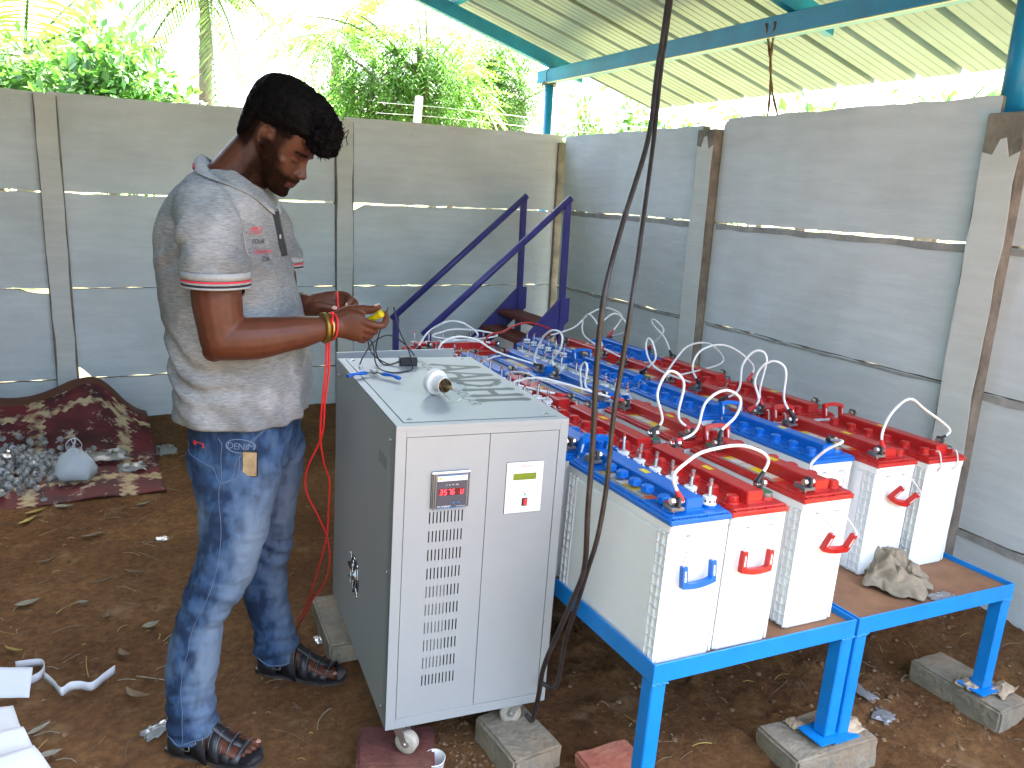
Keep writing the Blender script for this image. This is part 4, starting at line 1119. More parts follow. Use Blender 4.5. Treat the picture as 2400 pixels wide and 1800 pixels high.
CW, CD, CH = 0.444, 0.750, 0.804
cab = thing('power_cabinet', 'grey steel solar power cabinet on casters with a red digit meter', 'cabinet')
cab.location = (0.545, 1.697, 0.16); cab.rotation_euler = (0.0039, 0.0211, -0.0689)
CAB = Matrix.Translation(cab.location) @ Euler(cab.rotation_euler).to_matrix().to_4x4()
g = MATS['cab_grey']
mb = MB()   # shell: sides, back, floor and a folded frame round the doors
mb.box((0, 0.004, 0.0), (0.0015, CD, CH - 0.004)); mb.box((CW - 0.0015, 0.004, 0), (CW, CD, CH - 0.004)); mb.box((0.0016, CD - 0.0015, 0), (CW - 0.0016, CD, CH - 0.004)); mb.box((0.0016, 0.004, 0), (CW - 0.0016, CD - 0.0016, 0.0015))
fx, fz0, fz1 = 0.0255, 0.0265, CH - 0.0285
for (a, b_) in (((0, 0, 0), (fx, 0.02, CH - 0.002)), ((0.4205, 0, 0), (CW, 0.02, CH - 0.002)), ((fx + 0.0001, 0, 0), (0.4204, 0.02, fz0)), ((fx + 0.0001, 0, fz1), (0.4204, 0.02, CH - 0.002))):
    mb.box(a, b_, bev=0.0006)
mb.build('body', g, cab)
mb = MB(); mb.box((0, 0, CH - 0.0018), (CW, CD + 0.001, CH), bev=0.0009); mb.box((0.0002, -0.0006, CH - 0.012), (CW - 0.0002, 0.0012, CH - 0.0009), bev=0.0005)
topo = mb.build('top', g, cab)
mb = MB(); mb.box((0.0235, 0.0245, CH + 0.0002), (CW - 0.026, CD - 0.018, CH + 0.0016), bev=0.0006); plate = mb.build('cover_plate', g, topo)
mb = MB(); mb.box((0.022, 0.023, CH - 0.0004), (CW - 0.0245, CD - 0.0165, CH + 0.0003)); mb.build('plate_joint', MATS['cab_dark'], topo)
ZT = CH + 0.0017
def screw(parent, p, axis='z', r=0.0055):
    mb = MB(); mb.lathe([(r * 1.35, 0), (r * 1.35, 0.0006), (r, 0.0008), (r * 0.9, 0.002), (r * 0.4, 0.0030), (0, 0.0031)], 12)
    rot = {'z': (0, 0, 0), '-x': (0, -PI / 2, 0), '-y': (PI / 2, 0, 0)}[axis]
    return mb.build('screw', MATS['chrome'], parent, p, rot)
for p in ((0.043, 0.047), (CW - 0.045, 0.045), (0.041, CD - 0.04), (CW - 0.046, CD - 0.04)): screw(topo, (*p, ZT - 0.0002))
# doors: left one with ten rows of ten slots, right one plain
def slotted(x0, x1, z0, z1, slots, y=0.0006):
    xs = sorted({x0, x1} | {a for s in slots for a in s[:2]}); zs = sorted({z0, z1} | {a for s in slots for a in s[2:]})
    S = {(round(s[0], 5), round(s[2], 5)) for s in slots}
    vs = [(x, y, z) for z in zs for x in xs]; n = len(xs); fs = []
    for j in range(len(zs) - 1):
        for i in range(n - 1):
            if (round(xs[i], 5), round(zs[j], 5)) in S: continue
            fs.append((j * n + i, j * n + i + 1, (j + 1) * n + i + 1, (j + 1) * n + i))
    return vs, fs
slots = [(0.089 + i * 0.0092, 0.0922 + i * 0.0092, 0.141 + j * 0.0492 - 0.030, 0.141 + j * 0.0492) for j in range(10) for i in range(10)]
dl = MB(); vs, fs = slotted(0.027, 0.2335, fz0 + 0.0013, fz1 - 0.0013, slots); dl.add(vs, fs); door_l = dl.build('door', g, cab); tag(door_l, 'door with ten rows of narrow ventilation slots')
sol = door_l.modifiers.new('thick', 'SOLIDIFY'); sol.thickness = 0.0014; sol.offset = -1; apply_mods(door_l)
mb = MB(); mb.box((0.2352, 0.0006, fz0 + 0.0013), (0.4190, 0.0022, fz1 - 0.0013), bev=0.0005); door_r = mb.build('door', g, cab)
mb = MB(); mb.box((0.02, 0.010, 0.02), (0.425, 0.011, CH - 0.02)); mb.build('inner_panel', MATS['cab_dark'], cab)
mb = MB(); mb.box((0.07, 0.0055, 0.155), (0.145, 0.0095, 0.385), bev=0.002); mb.build('inner_bracket', MATS['transformer'], cab)
# left side panel: shallow plate, screws, slots, fan guard
mb = MB(); 
ss = [(0.075 + 0.0001 * j + i * 0.0085, 0.078 + 0.0001 * j + i * 0.0085, 0.165 + j * 0.056, 0.197 + j * 0.056) for j in range(10) for i in range(10)]
yy0, yy1 = 0.030, CD - 0.02
vs, fs = slotted(yy0, yy1, 0.02, CH - 0.035, ss, 0)
vs = [(-0.0012, x, z) for x, y_, z in vs]
mb.add(vs, [f[::-1] for f in fs]); mb.build('side_panel', g, cab)
mb = MB(); mb.box((-0.0006, yy0 + 0.03, 0.12), (-0.0002, yy0 + 0.16, CH - 0.07)); mb.build('slot_backing', MATS['cab_dark'], cab)
for p in ((0.045, CH - 0.046), (0.054, 0.036), (CD - 0.04, CH - 0.046), (CD - 0.04, 0.036), (0.04, 0.42)): screw(cab, (-0.0012, *p), '-x', 0.004)
fan = MB(); c = Vector((-0.003, 0.404, 0.234))
for r in (0.012, 0.022, 0.032, 0.042, 0.052):
    fan.tube([c + Vector((-0.003 if r < 0.05 else 0, r * math.cos(a), r * math.sin(a))) for a in [2 * PI * k / 24 for k in range(25)]], 0.0014, 5, 0, caps=False)
for k in range(4):
    a = PI / 4 + k * PI / 2; fan.tube([c + Vector((-0.003, 0.008 * math.cos(a), 0.008 * math.sin(a))), c + Vector((0, 0.066 * math.cos(a), 0.066 * math.sin(a)))], 0.0018, 6)
    fan.lathe([(0.005, 0), (0.004, 0.004), (0, 0.005)], 10, mat=Matrix.Translation(c + Vector((0.001, 0.066 * math.cos(a), 0.066 * math.sin(a)))) @ Matrix.Rotation(-PI / 2, 4, 'Y'))
fan.lathe([(0.012, 0), (0.011, 0.003), (0, 0.0032)], 16, mat=Matrix.Translation(c + Vector((-0.003, 0, 0))) @ Matrix.Rotation(-PI / 2, 4, 'Y'))
fo = fan.build('fan_guard', MATS['chrome'], cab)
mb = MB(); mb.lathe([(0.057, 0), (0.057, 0.0008), (0, 0.0009)], 28, mat=Matrix.Translation((-0.0013, 0.404, 0.234)) @ Matrix.Rotation(-PI / 2, 4, 'Y')); mb.build('fan_opening', MATS['cab_dark'], fo)
for k in range(7):
    mb = MB(); a = k * 2 * PI / 7
    pts = [(-0.0024, 0.404 + r * math.cos(a + r * 9), 0.234 + r * math.sin(a + r * 9)) for r in (0.018, 0.03, 0.042, 0.05)]
    mb.tube(pts, [0.004, 0.008, 0.011, 0.012], 6, flat=0.1); mb.build('fan_blade', MATS['black_plastic'], fo)
# meter with clear bezel
mx0, mx1, mz0, mz1 = 0.0885, 0.1865, 0.5915, 0.6885
mb = MB(); mb.box((mx0, -0.007, mz0), (mx1, -0.0002, mz1), bev=0.003); meter = mb.build('meter', MATS['clear_bezel'], cab)
mb = MB(); mb.box((mx0 + 0.006, -0.006, mz0 + 0.003), (mx1 - 0.006, -0.0012, mz1 - 0.004)); mb.build('meter_body', MATS['transformer'], meter)
mb = MB()
fx0, fx1 = mx0 + 0.0145, mx1 - 0.0085
mb.box((fx0, -0.0092, mz0 + 0.003), (fx1, -0.0071, mz1 - 0.009)); mb.build('meter_face', MATS['meter_face'], meter)
mb = MB(); mb.box((fx0, -0.0096, mz1 - 0.024), (fx1, -0.00925, mz1 - 0.0115)); mb.build('header_strip', MATS['meter_white'], meter)
mb = MB(); mb.box((fx0, -0.0096, mz0 + 0.003), (fx1, -0.00925, mz0 + 0.0045)); mb.box((fx0, -0.0096, mz1 - 0.0112), (fx1, -0.00925, mz1 - 0.0092)); mb.build('blue_strip', MATS['meter_blue'], meter)
for xx in (mx0 + 0.004, mx0 + 0.009, mx1 - 0.004):
    mb = MB(); mb.box((xx - 0.0008, -0.0082, mz0 + 0.004), (xx + 0.0008, -0.0071, mz1 - 0.006)); mb.build('bezel_rib', MATS['black_plastic'], meter)
mb = MB(); mb.box((mx0 + 0.001, -0.0086, mz1 - 0.0055), (mx1 - 0.001, -0.0071, mz1 - 0.0005), bev=0.0007); mb.build('bezel_lip', MATS['plug_white'], meter)
def ftext(s, size, x, z, m, parent, y=-0.0099, sp=1.0, align='LEFT', shear=0.0, depth=0.00005):
    me = text_mesh(s, size, depth, sp, shear, align); me.materials.clear(); me.materials.append(MATS[m])
    return link('lettering', me, parent, (x, y, z), (PI / 2, 0, 0))
ftext('ELMEASURE', 0.0074, fx0 + 0.013, mz1 - 0.0195, 'meter_blue', meter)
ftext('EDC 1400', 0.0042, fx1 - 0.0185, mz1 - 0.0175, 'ink_grey', meter)
mb = MB(); mb.lathe([(0.0035, 0), (0.003, 0.0004), (0, 0.0004)], 10, mat=Matrix.Translation((fx0 + 0.007, -0.0097, mz1 - 0.0175)) @ Matrix.Rotation(PI / 2, 4, 'X')); mb.build('emblem', MATS['label_yellow'], meter)
ftext('V · A · W · Wh', 0.0050, fx0 + 0.022, mz1 - 0.036, 'meter_white', meter, -0.0094)
ftext('DC ENERGY', 0.0062, fx0 + 0.002, mz0 + 0.0062, 'meter_white', meter, -0.0097)
ftext('www.elmeasure.com', 0.0028, fx1 - 0.026, mz0 + 0.0066, 'meter_white', meter, -0.0097)
# seven-segment reading 357.6 U
mb = MB(); mb.box((fx0 + 0.004, -0.0094, mz0 + 0.0365), (fx1 - 0.006, -0.00925, mz0 + 0.0535)); mb.build('display_window', mat('display_dark', (0.10, 0.012, 0.015), 0.2), meter)
SEG = {'3': 'abgcd', '5': 'afgcd', '7': 'abc', '6': 'afgecd', 'U': 'bcdef'}
def seg_char(ch, x, z, w=0.0062, h=0.0118, t=0.0015):
    mb = MB(); sl = 0.0012
    lines = {'a': ((0, h), (w, h)), 'd': ((0, 0), (w, 0)), 'g': ((0, h / 2), (w, h / 2)), 'f': ((0, h / 2), (0, h)), 'b': ((w, h / 2), (w, h)), 'e': ((0, 0), (0, h / 2)), 'c': ((w, 0), (w, h / 2))}
    for s in SEG[ch]:
        (a, b_), (c_, d_) = lines[s]
        k = 0.0006
        if b_ == d_: q = [(a + k, b_ - t / 2), (c_ - k, b_ - t / 2), (c_ - k, b_ + t / 2), (a + k, b_ + t / 2)]
        else: q = [(a - t / 2, b_ + k), (a + t / 2, b_ + k), (c_ + t / 2, d_ - k), (c_ - t / 2, d_ - k)]
        mb.prism([(x + p + sl * (r / h), z + r) for p, r in q], 0.0003, 0, Matrix.Translation((0, -0.0099, 0)))
    mb.build('digit', MATS['led_red'], meter)
for ch, dx in (('3', 0.0065), ('5', 0.0170), ('7', 0.0275), ('6', 0.0365), ('U', 0.0590)): seg_char(ch, fx0 + dx, mz0 + 0.0390)
mb = MB(); mb.box((fx0 + 0.0346, -0.0098, mz0 + 0.0382), (fx0 + 0.0358, -0.0095, mz0 + 0.0396)); mb.build('decimal_point', MATS['led_red'], meter)
for sx, sg in ((0.0415, -1), (0.0545, 1)):
    mb = MB(); x, z = fx0 + sx, mz0 + 0.0165
    mb.tube([(x - 0.0035, -0.0098, z + 0.002 * -sg), (x, -0.0098, z + 0.002 * sg), (x + 0.0035, -0.0098, z + 0.002 * -sg)], 0.0011, 6); mb.build('arrow_key', MATS['meter_blue'], meter)
# white operating panel
px0, px1, pz0, pz1 = 0.283, 0.3825, 0.5625, 0.697
mb = MB(); mb.box((px0, -0.0022, pz0), (px1, 0.0004, pz1), bev=0.0006); pan = mb.build('control_panel', MATS['white_panel'], cab)
mb = MB(); mb.box((px0 - 0.0008, -0.0006, pz0 - 0.0008), (px1 + 0.0008, 0.0003, pz1 + 0.0008)); mb.build('panel_rim', MATS['cab_dark'], pan)
ftext('SOLAR PCU', 0.0078, (px0 + px1) / 2 + 0.001, pz1 - 0.0135, 'ink_red', pan, -0.0025, align='CENTER', sp=0.95)
mb = MB(); xs_ = [px0 + 0.008 + i * (px1 - px0 - 0.016) / 24 for i in range(25)]
mb.tube([(x, -0.0024, pz1 - 0.0085 - 0.0155 * math.exp(-((x - (px0 + px1) / 2) / 0.0165) ** 4)) for x in xs_], 0.0004, 4); mb.build('printed_line', MATS['ink_grey'], pan)
mb = MB(); mb.box((px0 + 0.0185, -0.0028, pz1 - 0.0465), (px0 + 0.0805, -0.0023, pz1 - 0.0295)); lcd = mb.build('display', MATS['lcd_green'], pan)
ftext('MPPT ON', 0.0052, px0 + 0.0535, pz0 + 0.0535, 'ink_red', pan, -0.0025, align='CENTER')
mb = MB(); mb.lathe([(0.0034, 0), (0.003, 0.0015), (0, 0.0018)], 12, 0, mat=Matrix.Translation((px0 + 0.0535, -0.0022, pz0 + 0.0485)) @ Matrix.Rotation(PI / 2, 4, 'X')); lr = mb.build('indicator_rim', MATS['black_plastic'], pan)
mb = MB(); mb.lathe([(0.0018, 0), (0.0012, 0.0012), (0, 0.0015)], 10, 0, mat=Matrix.Translation((px0 + 0.0535, -0.0040, pz0 + 0.0485)) @ Matrix.Rotation(PI / 2, 4, 'X')); mb.build('indicator_lamp', MATS['led_green'], pan)
mb = MB(); mb.box((px0 + 0.046, -0.0050, pz0 + 0.0185), (px0 + 0.0605, -0.0022, pz0 + 0.0395), bev=0.0008); sw = mb.build('rocker_switch', MATS['black_plastic'], pan)
mb = MB(); mb.box((px0 + 0.0495, -0.0075, pz0 + 0.0210), (px0 + 0.0590, -0.0045, pz0 + 0.0372), bev=0.0012, mat=Matrix.Identity(4)); mb.build('rocker', MATS['switch_red'], sw)
ftext('ON', 0.0058, px0 + 0.0525, pz0 + 0.0105, 'ink_grey', pan, -0.0025, align='CENTER')
# lettering on the cover plate: bone-shaped strokes, read from behind towards the front
LT = MB()
def bone(p, q, w):
    p, q = Vector((*p, 0)), Vector((*q, 0)); d = (q - p); L_ = d.length; d.normalize(); nrm = Vector((-d.y, d.x, 0))
    outl = []
    N_ = 12
    for i in range(N_ + 1):
        t = i / N_; k = w * 1.4 * (0.78 + 0.35 * (abs(2 * t - 1) ** 4)); outl.append((p + d * L_ * t, k))
    vs = [a + nrm * k for a, k in outl] + [a - nrm * k for a, k in outl[::-1]]
    a0 = [q + (nrm * math.cos(a) + d * math.sin(a)) * w * 1.56 for a in [PI * i / 6 for i in range(1, 6)]]
    b0 = [p + (-nrm * math.cos(a) - d * math.sin(a)) * w * 1.56 for a in [PI * i / 6 for i in range(1, 6)]]
    poly = vs[:N_ + 1] + a0 + vs[N_ + 1:] + b0
    LT.add([(v.x, v.y, 0) for v in poly], [list(range(len(poly)))])
# letter cell: s along reading direction (towards -y), h upwards (towards +x)
def cell(k): return 0.640 - k * 0.1075
H0, H1 = 0.279, 0.404
letters = []
def st(parent, name, strokes):
    global LT
    LT = MB()
    for z_i, (p, q, w) in enumerate(strokes):
        n0 = len(LT.v); bone(p, q, w)
        for i in range(n0, len(LT.v)): LT.v[i] = Vector((LT.v[i].x, LT.v[i].y, ZT + 0.0002 + 0.00004 * z_i))
    LT.build(name, MATS['cab_letter'], parent)
for k in (0, 1):
    y = cell(k)
    st(plate, 'letter', [((H0, y - 0.008), (H1, y - 0.050), 0.0095), ((H0, y - 0.092), (H1, y - 0.054), 0.0105), ((H0 + 0.034, y - 0.030), (H0 + 0.034, y - 0.070), 0.0085)])
y = cell(2)
arc = [((H0, y - 0.012), (H1, y - 0.012), 0.0110)]
ap = [(H0 + (H1 - H0) * (0.5 + 0.5 * math.cos(a)), y - 0.016 - 0.062 * math.sin(a)) for a in [PI * i / 7 for i in range(8)]]
arc += [(ap[i], ap[i + 1], 0.0085) for i in range(7)]
st(plate, 'letter', arc)
y = cell(3)
st(plate, 'letter', [((H0, y - 0.012), (H1, y - 0.012), 0.0105), ((H0, y - 0.078), (H1, y - 0.078), 0.0105), (((H0 + H1) / 2, y - 0.02), ((H0 + H1) / 2, y - 0.07), 0.009)])
y = cell(4)
st(plate, 'letter', [((H0, y - 0.018), (H1, y - 0.018), 0.0115)])
me = text_mesh('0422-6532', 0.040, 0.0, 1.05); me.materials.clear(); me.materials.append(MATS['cab_letter'])
link('lettering', me, plate, (0.236, 0.668, ZT + 0.0002), (0, 0, -PI / 2))
me = text_mesh('SOLAR', 0.046, 0.0, 1.25); me.materials.clear(); me.materials.append(MATS['cab_letter'])
link('lettering', me, plate, (0.236, 0.310, ZT + 0.0002), (0, 0, -PI / 2))
# casters
def caster(x, y, ang, zfloor):
    mb = MB(); mb.box((-0.028, -0.024, -0.004), (0.028, 0.024, -0.0005)); mb.lathe([(0.018, -0.012), (0.018, -0.0045)], 14)
    for s in (-1, 1):
        mb.prism([(-0.014, -0.012), (0.022, -0.060), (0.034, -0.056), (0.020, -0.012)], 0.003, 0, Matrix.Translation((0, s * 0.016 - 0.0015, 0)))
    o = mb.build('caster', MATS['zinc'], cab, (x, y, 0), (0, 0, ang))
    mb = MB(); mb.lathe([(0.010, -0.0125), (0.028, -0.0125), (0.030, -0.010), (0.030, 0.010), (0.028, 0.0125), (0.010, 0.0125)], 26, mat=Matrix.Translation((0.026, 0, -0.056)) @ Matrix.Rotation(PI / 2, 4, 'X'))
    w = mb.build('wheel', MATS['wheel_white'], o)
    mb = MB(); mb.tube([(0.026, -0.021, -0.056), (0.026, 0.021, -0.056)], 0.005, 8); mb.lathe([(0.012, -0.0132), (0.012, 0.0132)], 16, mat=Matrix.Translation((0.026, 0, -0.056)) @ Matrix.Rotation(PI / 2, 4, 'X')); mb.build('hub', MATS['zinc'], o)
caster(0.045, 0.035, -0.75, 0); caster(CW - 0.05, 0.05, 2.9, 0); caster(0.05, CD - 0.05, 1.0, 0); caster(CW - 0.05, CD - 0.05, 0.3, 0)

# loose steel cover leaning behind the cabinet
lc = thing('cover_panel', 'loose grey sheet metal panel standing behind the cabinet', 'panel', (0.66, 2.66, 0.0), -0.05)
mb = MB(); mb.box((0.0, 0, 0.02), (0.42, 0.012, 0.945), bev=0.002, mat=Matrix.Rotation(0.03, 4, 'X')); mb.build('sheet', g, lc)
mb = MB(); mb.lathe([(0.006, 0), (0.005, 0.003), (0, 0.0035)], 10, mat=Matrix.Translation((0.06, -0.03, 0.91)) @ Matrix.Rotation(PI / 2, 4, 'X')); mb.build('screw', MATS['chrome'], lc)

# ---------------- things lying on the cabinet
def on_cab(x, y, z=0.0): return CAB @ Vector((x, y, ZT + z))
# bulb in a white angle holder
mat('holder_white', (0.58, 0.57, 0.54), 0.3)
mat('brass', (0.55, 0.30, 0.12), 0.3, metal=0.9)
mat('filament_mount', (0.25, 0.18, 0.08), 0.4, metal=0.3)
def glass_mat():
    m = bpy.data.materials.new('bulb_glass'); m.use_nodes = True
    nt = m.node_tree; N = nt.nodes; L = nt.links; out = N['Material Output']
    gl = N.new('ShaderNodeBsdfGlossy'); gl.inputs['Roughness'].default_value = 0.02
    tr = N.new('ShaderNodeBsdfTransparent'); tr.inputs['Color'].default_value = (0.93, 0.95, 0.95, 1)
    lw = N.new('ShaderNodeLayerWeight'); lw.inputs['Blend'].default_value = 0.09
    mx = N.new('ShaderNodeMixShader'); mf = N.new('ShaderNodeMath'); mf.operation = 'MULTIPLY'; mf.inputs[1].default_value = 0.40; L.new(lw.outputs['Fresnel'], mf.inputs[0]); L.new(mf.outputs[0], mx.inputs[0]); L.new(tr.outputs[0], mx.inputs[1]); L.new(gl.outputs[0], mx.inputs[2]); L.new(mx.outputs[0], out.inputs['Surface'])
    MATS['bulb_glass'] = m
glass_mat()
bh = thing('light_bulb', 'clear light bulb in a white round holder lying on the cabinet', 'light bulb', on_cab(0.19, 0.225))
BH = Matrix.Translation((0, 0, 0)) 
axis_dir = Vector((0.26, -0.96, -0.05)).normalized()
q = axis_dir.to_track_quat('Z', 'Y').to_matrix().to_4x4()
hold_c = Vector((-0.012, 0.040, 0.0358))
Q = Matrix.Translation(hold_c) @ q
mb = MB(); mb.lathe([(0.0, -0.014), (0.0335, -0.014), (0.0345, -0.012), (0.0345, 0.003), (0.033, 0.005), (0.0225, 0.0065), (0.0215, 0.009), (0.0215, 0.036), (0.0195, 0.0365), (0.0195, 0.020)], 32, mat=Q, cap=False); mb.build('holder', MATS['holder_white'], bh, sharp=40)
mb = MB(); mb.lathe([(0.0155, 0.022), (0.0155, 0.043), (0.0165, 0.045)], 20, mat=Q, cap=False)
for k in range(2):
    a = k * PI; mb.box((0.014, -0.003, 0.030), (0.020, 0.003, 0.036), mat=Q @ Matrix.Rotation(a, 4, 'Z'))
mb.build('bulb_cap', MATS['brass'], bh)
prof = [(0.0145, 0.043), (0.016, 0.050), (0.022, 0.058), (0.0275, 0.068), (0.0300, 0.080), (0.0285, 0.093), (0.022, 0.104), (0.012, 0.110), (0.0, 0.1115)]
mb = MB(); mb.lathe(prof, 32, mat=Q, cap=False); mb.build('glass', MATS['bulb_glass'], bh)
mb = MB(); mb.lathe([(0.008, 0.044), (0.006, 0.056), (0.003, 0.070), (0.0, 0.072)], 12, mat=Q)
for s in (-1, 1): mb.tube([Q @ Vector((s * 0.003, 0, 0.060)), Q @ Vector((s * 0.010, 0, 0.080))], 0.0005, 4)
mb.tube([Q @ Vector((0.010 - 0.02 * i / 8, 0.002 * math.sin(i * 2.5), 0.080)) for i in range(9)], 0.0005, 4)
mb.build('filament_mount', MATS['filament_mount'], bh)
# wire stripper pliers, open
pl = thing('pliers', 'open wire stripper pliers with blue grips on the cabinet top', 'pliers', on_cab(0.06, 0.495), CAB.to_euler().z)
mat('grip_blue', (0.01, 0.10, 0.45), 0.35); mat('tool_steel', (0.28, 0.27, 0.26), 0.35, metal=0.85, noise_scale=50, var=0.3)
for pts in ([(-0.082, -0.022, 0.008), (-0.055, -0.010, 0.011), (-0.022, 0.002, 0.010)], [(0.055, -0.075, 0.008), (0.040, -0.045, 0.011), (0.018, -0.018, 0.010)]):
    mb = MB(); mb.tube(catmull(pts, 5), [0.0065 + 0.001 * math.sin(i) for i in range(11)], 8, flat=0.75); mb.build('grip', MATS['grip_blue'], pl)
for pts in ([(-0.022, 0.002, 0.010), (0.0, 0.012, 0.010), (0.014, 0.030, 0.010)], [(0.018, -0.018, 0.010), (0.004, 0.006, 0.012), (-0.004, 0.034, 0.012)]):
    mb = MB(); mb.tube(catmull(pts, 5), 0.0045, 6, flat=0.5); mb.build('jaw', MATS['tool_steel'], pl)
mb = MB(); mb.lathe([(0.007, 0.004), (0.007, 0.016), (0.004, 0.017)], 14, mat=Matrix.Translation((0.002, 0.010, 0))); mb.tube([(-0.01, -0.002, 0.014), (0.0, -0.008, 0.016), (0.010, -0.006, 0.014)], 0.0013, 5); mb.build('pivot', MATS['zinc'], pl)
# black plug adapter with its lead
ad = thing('plug_adapter', 'small black plug adapter with a curled black lead on the cabinet', 'adapter', on_cab(0.195, 0.628), CAB.to_euler().z - 0.1)
mb = MB(); mb.box((-0.027, -0.016, 0.0005), (0.027, 0.016, 0.028), bev=0.003); mb.build('housing', MATS['black_plastic'], ad)
for yy_ in (-0.008, 0.008):
    mb = MB(); mb.tube([(0.027, yy_, 0.014), (0.044, yy_, 0.014)], 0.0022, 8); mb.build('pin', MATS['zinc'], ad)
def lead(label_pts, name, r=0.0022):
    mb = MB(); mb.tube(catmull(label_pts, 10), r, 7); mb.build(name, MATS['black_plastic'], ad)
lead([(-0.027, 0.004, 0.012), (-0.06, 0.004, 0.004), (-0.105, 0.04, 0.03), (-0.118, 0.045, 0.075), (-0.105, 0.02, 0.06), (-0.10, -0.03, 0.008), (-0.07, -0.105, 0.003), (-0.02, -0.095, 0.003), (0.005, -0.055, 0.004), (-0.002, -0.022, 0.05), (-0.028, 0.0, 0.11), (-0.045, 0.01, 0.18)], 'lead')
lead([(-0.027, -0.006, 0.012), (-0.075, 0.0, 0.004), (-0.095, 0.03, 0.04), (-0.083, 0.02, 0.11), (-0.06, 0.012, 0.18)], 'lead')
lead([(0.028, 0.004, 0.02), (0.0, 0.05, 0.055), (-0.05, 0.055, 0.085), (-0.10, 0.03, 0.07), (-0.135, -0.005, 0.035), (-0.152, -0.03, 0.008)], 'lead')
mb = MB(); mb.tube([(-0.152, -0.03, 0.007), (-0.149, -0.043, 0.007)], 0.004, 8); mb.tube([(-0.150, -0.042, 0.007), (-0.147, -0.052, 0.007)], 0.006, 8); mb.build('connector', MATS['zinc'], ad)

# two thick black cables hanging from the roof to the foot of the cabinet
def hang(label, pts, r):
    P = [Vector(p) for p in pts]
    t = thing('hanging_cable', label, 'cable', P[-1])
    mb = MB(); mb.tube(catmull([p - P[-1] for p in P], 10), r, 8); mb.build('sheath', MATS['cable_black'], t)
    return t
mat('cable_black', (0.022, 0.017, 0.016), 0.38, noise_scale=30, var=0.3, dirt=(0.09, 0.08, 0.07), dirt_scale=14, dirt_amt=0.4)
hang('thick black cable with a bend, hanging from the roof down to under the cabinet', [(1.8, 2.45, 2.92), (1.405, 1.954, 2.037), (1.298, 1.825, 1.828), (1.199, 1.7, 1.644), (1.043, 1.55, 1.446), (0.952, 1.46, 1.312), (0.937, 1.45, 1.15), (0.942, 1.45, 0.958), (0.942, 1.45, 0.802), (0.952, 1.462, 0.65), (0.947, 1.499, 0.542), (0.935, 1.533, 0.439), (0.921, 1.567, 0.331), (0.929, 1.601, 0.213), (0.928, 1.622, 0.136), (0.907, 1.618, 0.159)], 0.0068)
hang('second black cable beside the first, hanging from the roof to the cabinet side', [(1.82, 2.45, 2.92), (1.416, 1.954, 2.039), (1.31, 1.825, 1.829), (1.216, 1.7, 1.645), (1.084, 1.533, 1.427), (1.016, 1.45, 1.281), (1.004, 1.45, 1.146), (0.992, 1.45, 1.019), (0.988, 1.45, 0.853), (0.976, 1.452, 0.728), (0.966, 1.470, 0.633), (0.964, 1.503, 0.524), (0.962, 1.537, 0.417), (0.972, 1.567, 0.319), (0.978, 1.600, 0.235), (0.955, 1.64, 0.231)], 0.0062)
# ------------------------------------------------------------------ the man: local x = facing direction, y = his left, z up
from mathutils.bvhtree import BVHTree
mat('jeans_thread', (0.10, 0.14, 0.21), 0.8)
mat('jeans_dark', (0.02, 0.035, 0.075), 0.9)
mat('sandal_black', (0.018, 0.018, 0.020), 0.42, noise_scale=40, var=0.35, bump=0.0006, bump_scale=220)
mat('sandal_sole', (0.03, 0.028, 0.026), 0.75, dirt=(0.16, 0.10, 0.055), dirt_scale=20, dirt_amt=0.6)
mat('sandal_stitch', (0.22, 0.22, 0.21), 0.7)
mat('gold', (0.60, 0.36, 0.10), 0.25, metal=1.0)
mat('brass_band', (0.20, 0.13, 0.02), 0.35, metal=0.7)
mat('thread_red', (0.55, 0.02, 0.02), 0.8)
mat('wire_red', (0.62, 0.022, 0.022), 0.38)
mat('placket_black', (0.015, 0.015, 0.018), 0.8)
mat('button', (0.35, 0.35, 0.36), 0.3)
mat('stripe_red', (0.50, 0.03, 0.05), 0.9)
mat('stripe_black', (0.015, 0.015, 0.02), 0.9)
mat('rib_grey', (0.27, 0.28, 0.28), 0.95, noise_scale=60, var=0.2, bump=0.0006, bump_scale=500)
mat('nail', (0.42, 0.22, 0.17), 0.3)
mat('hair_black', (0.0035, 0.003, 0.003), 0.6, noise_scale=70, var=0.6, bump=0.004, bump_scale=120, spec=0.05)
mat('eye_white', (0.16, 0.13, 0.11), 0.25); mat('eye_dark', (0.01, 0.006, 0.004), 0.1)

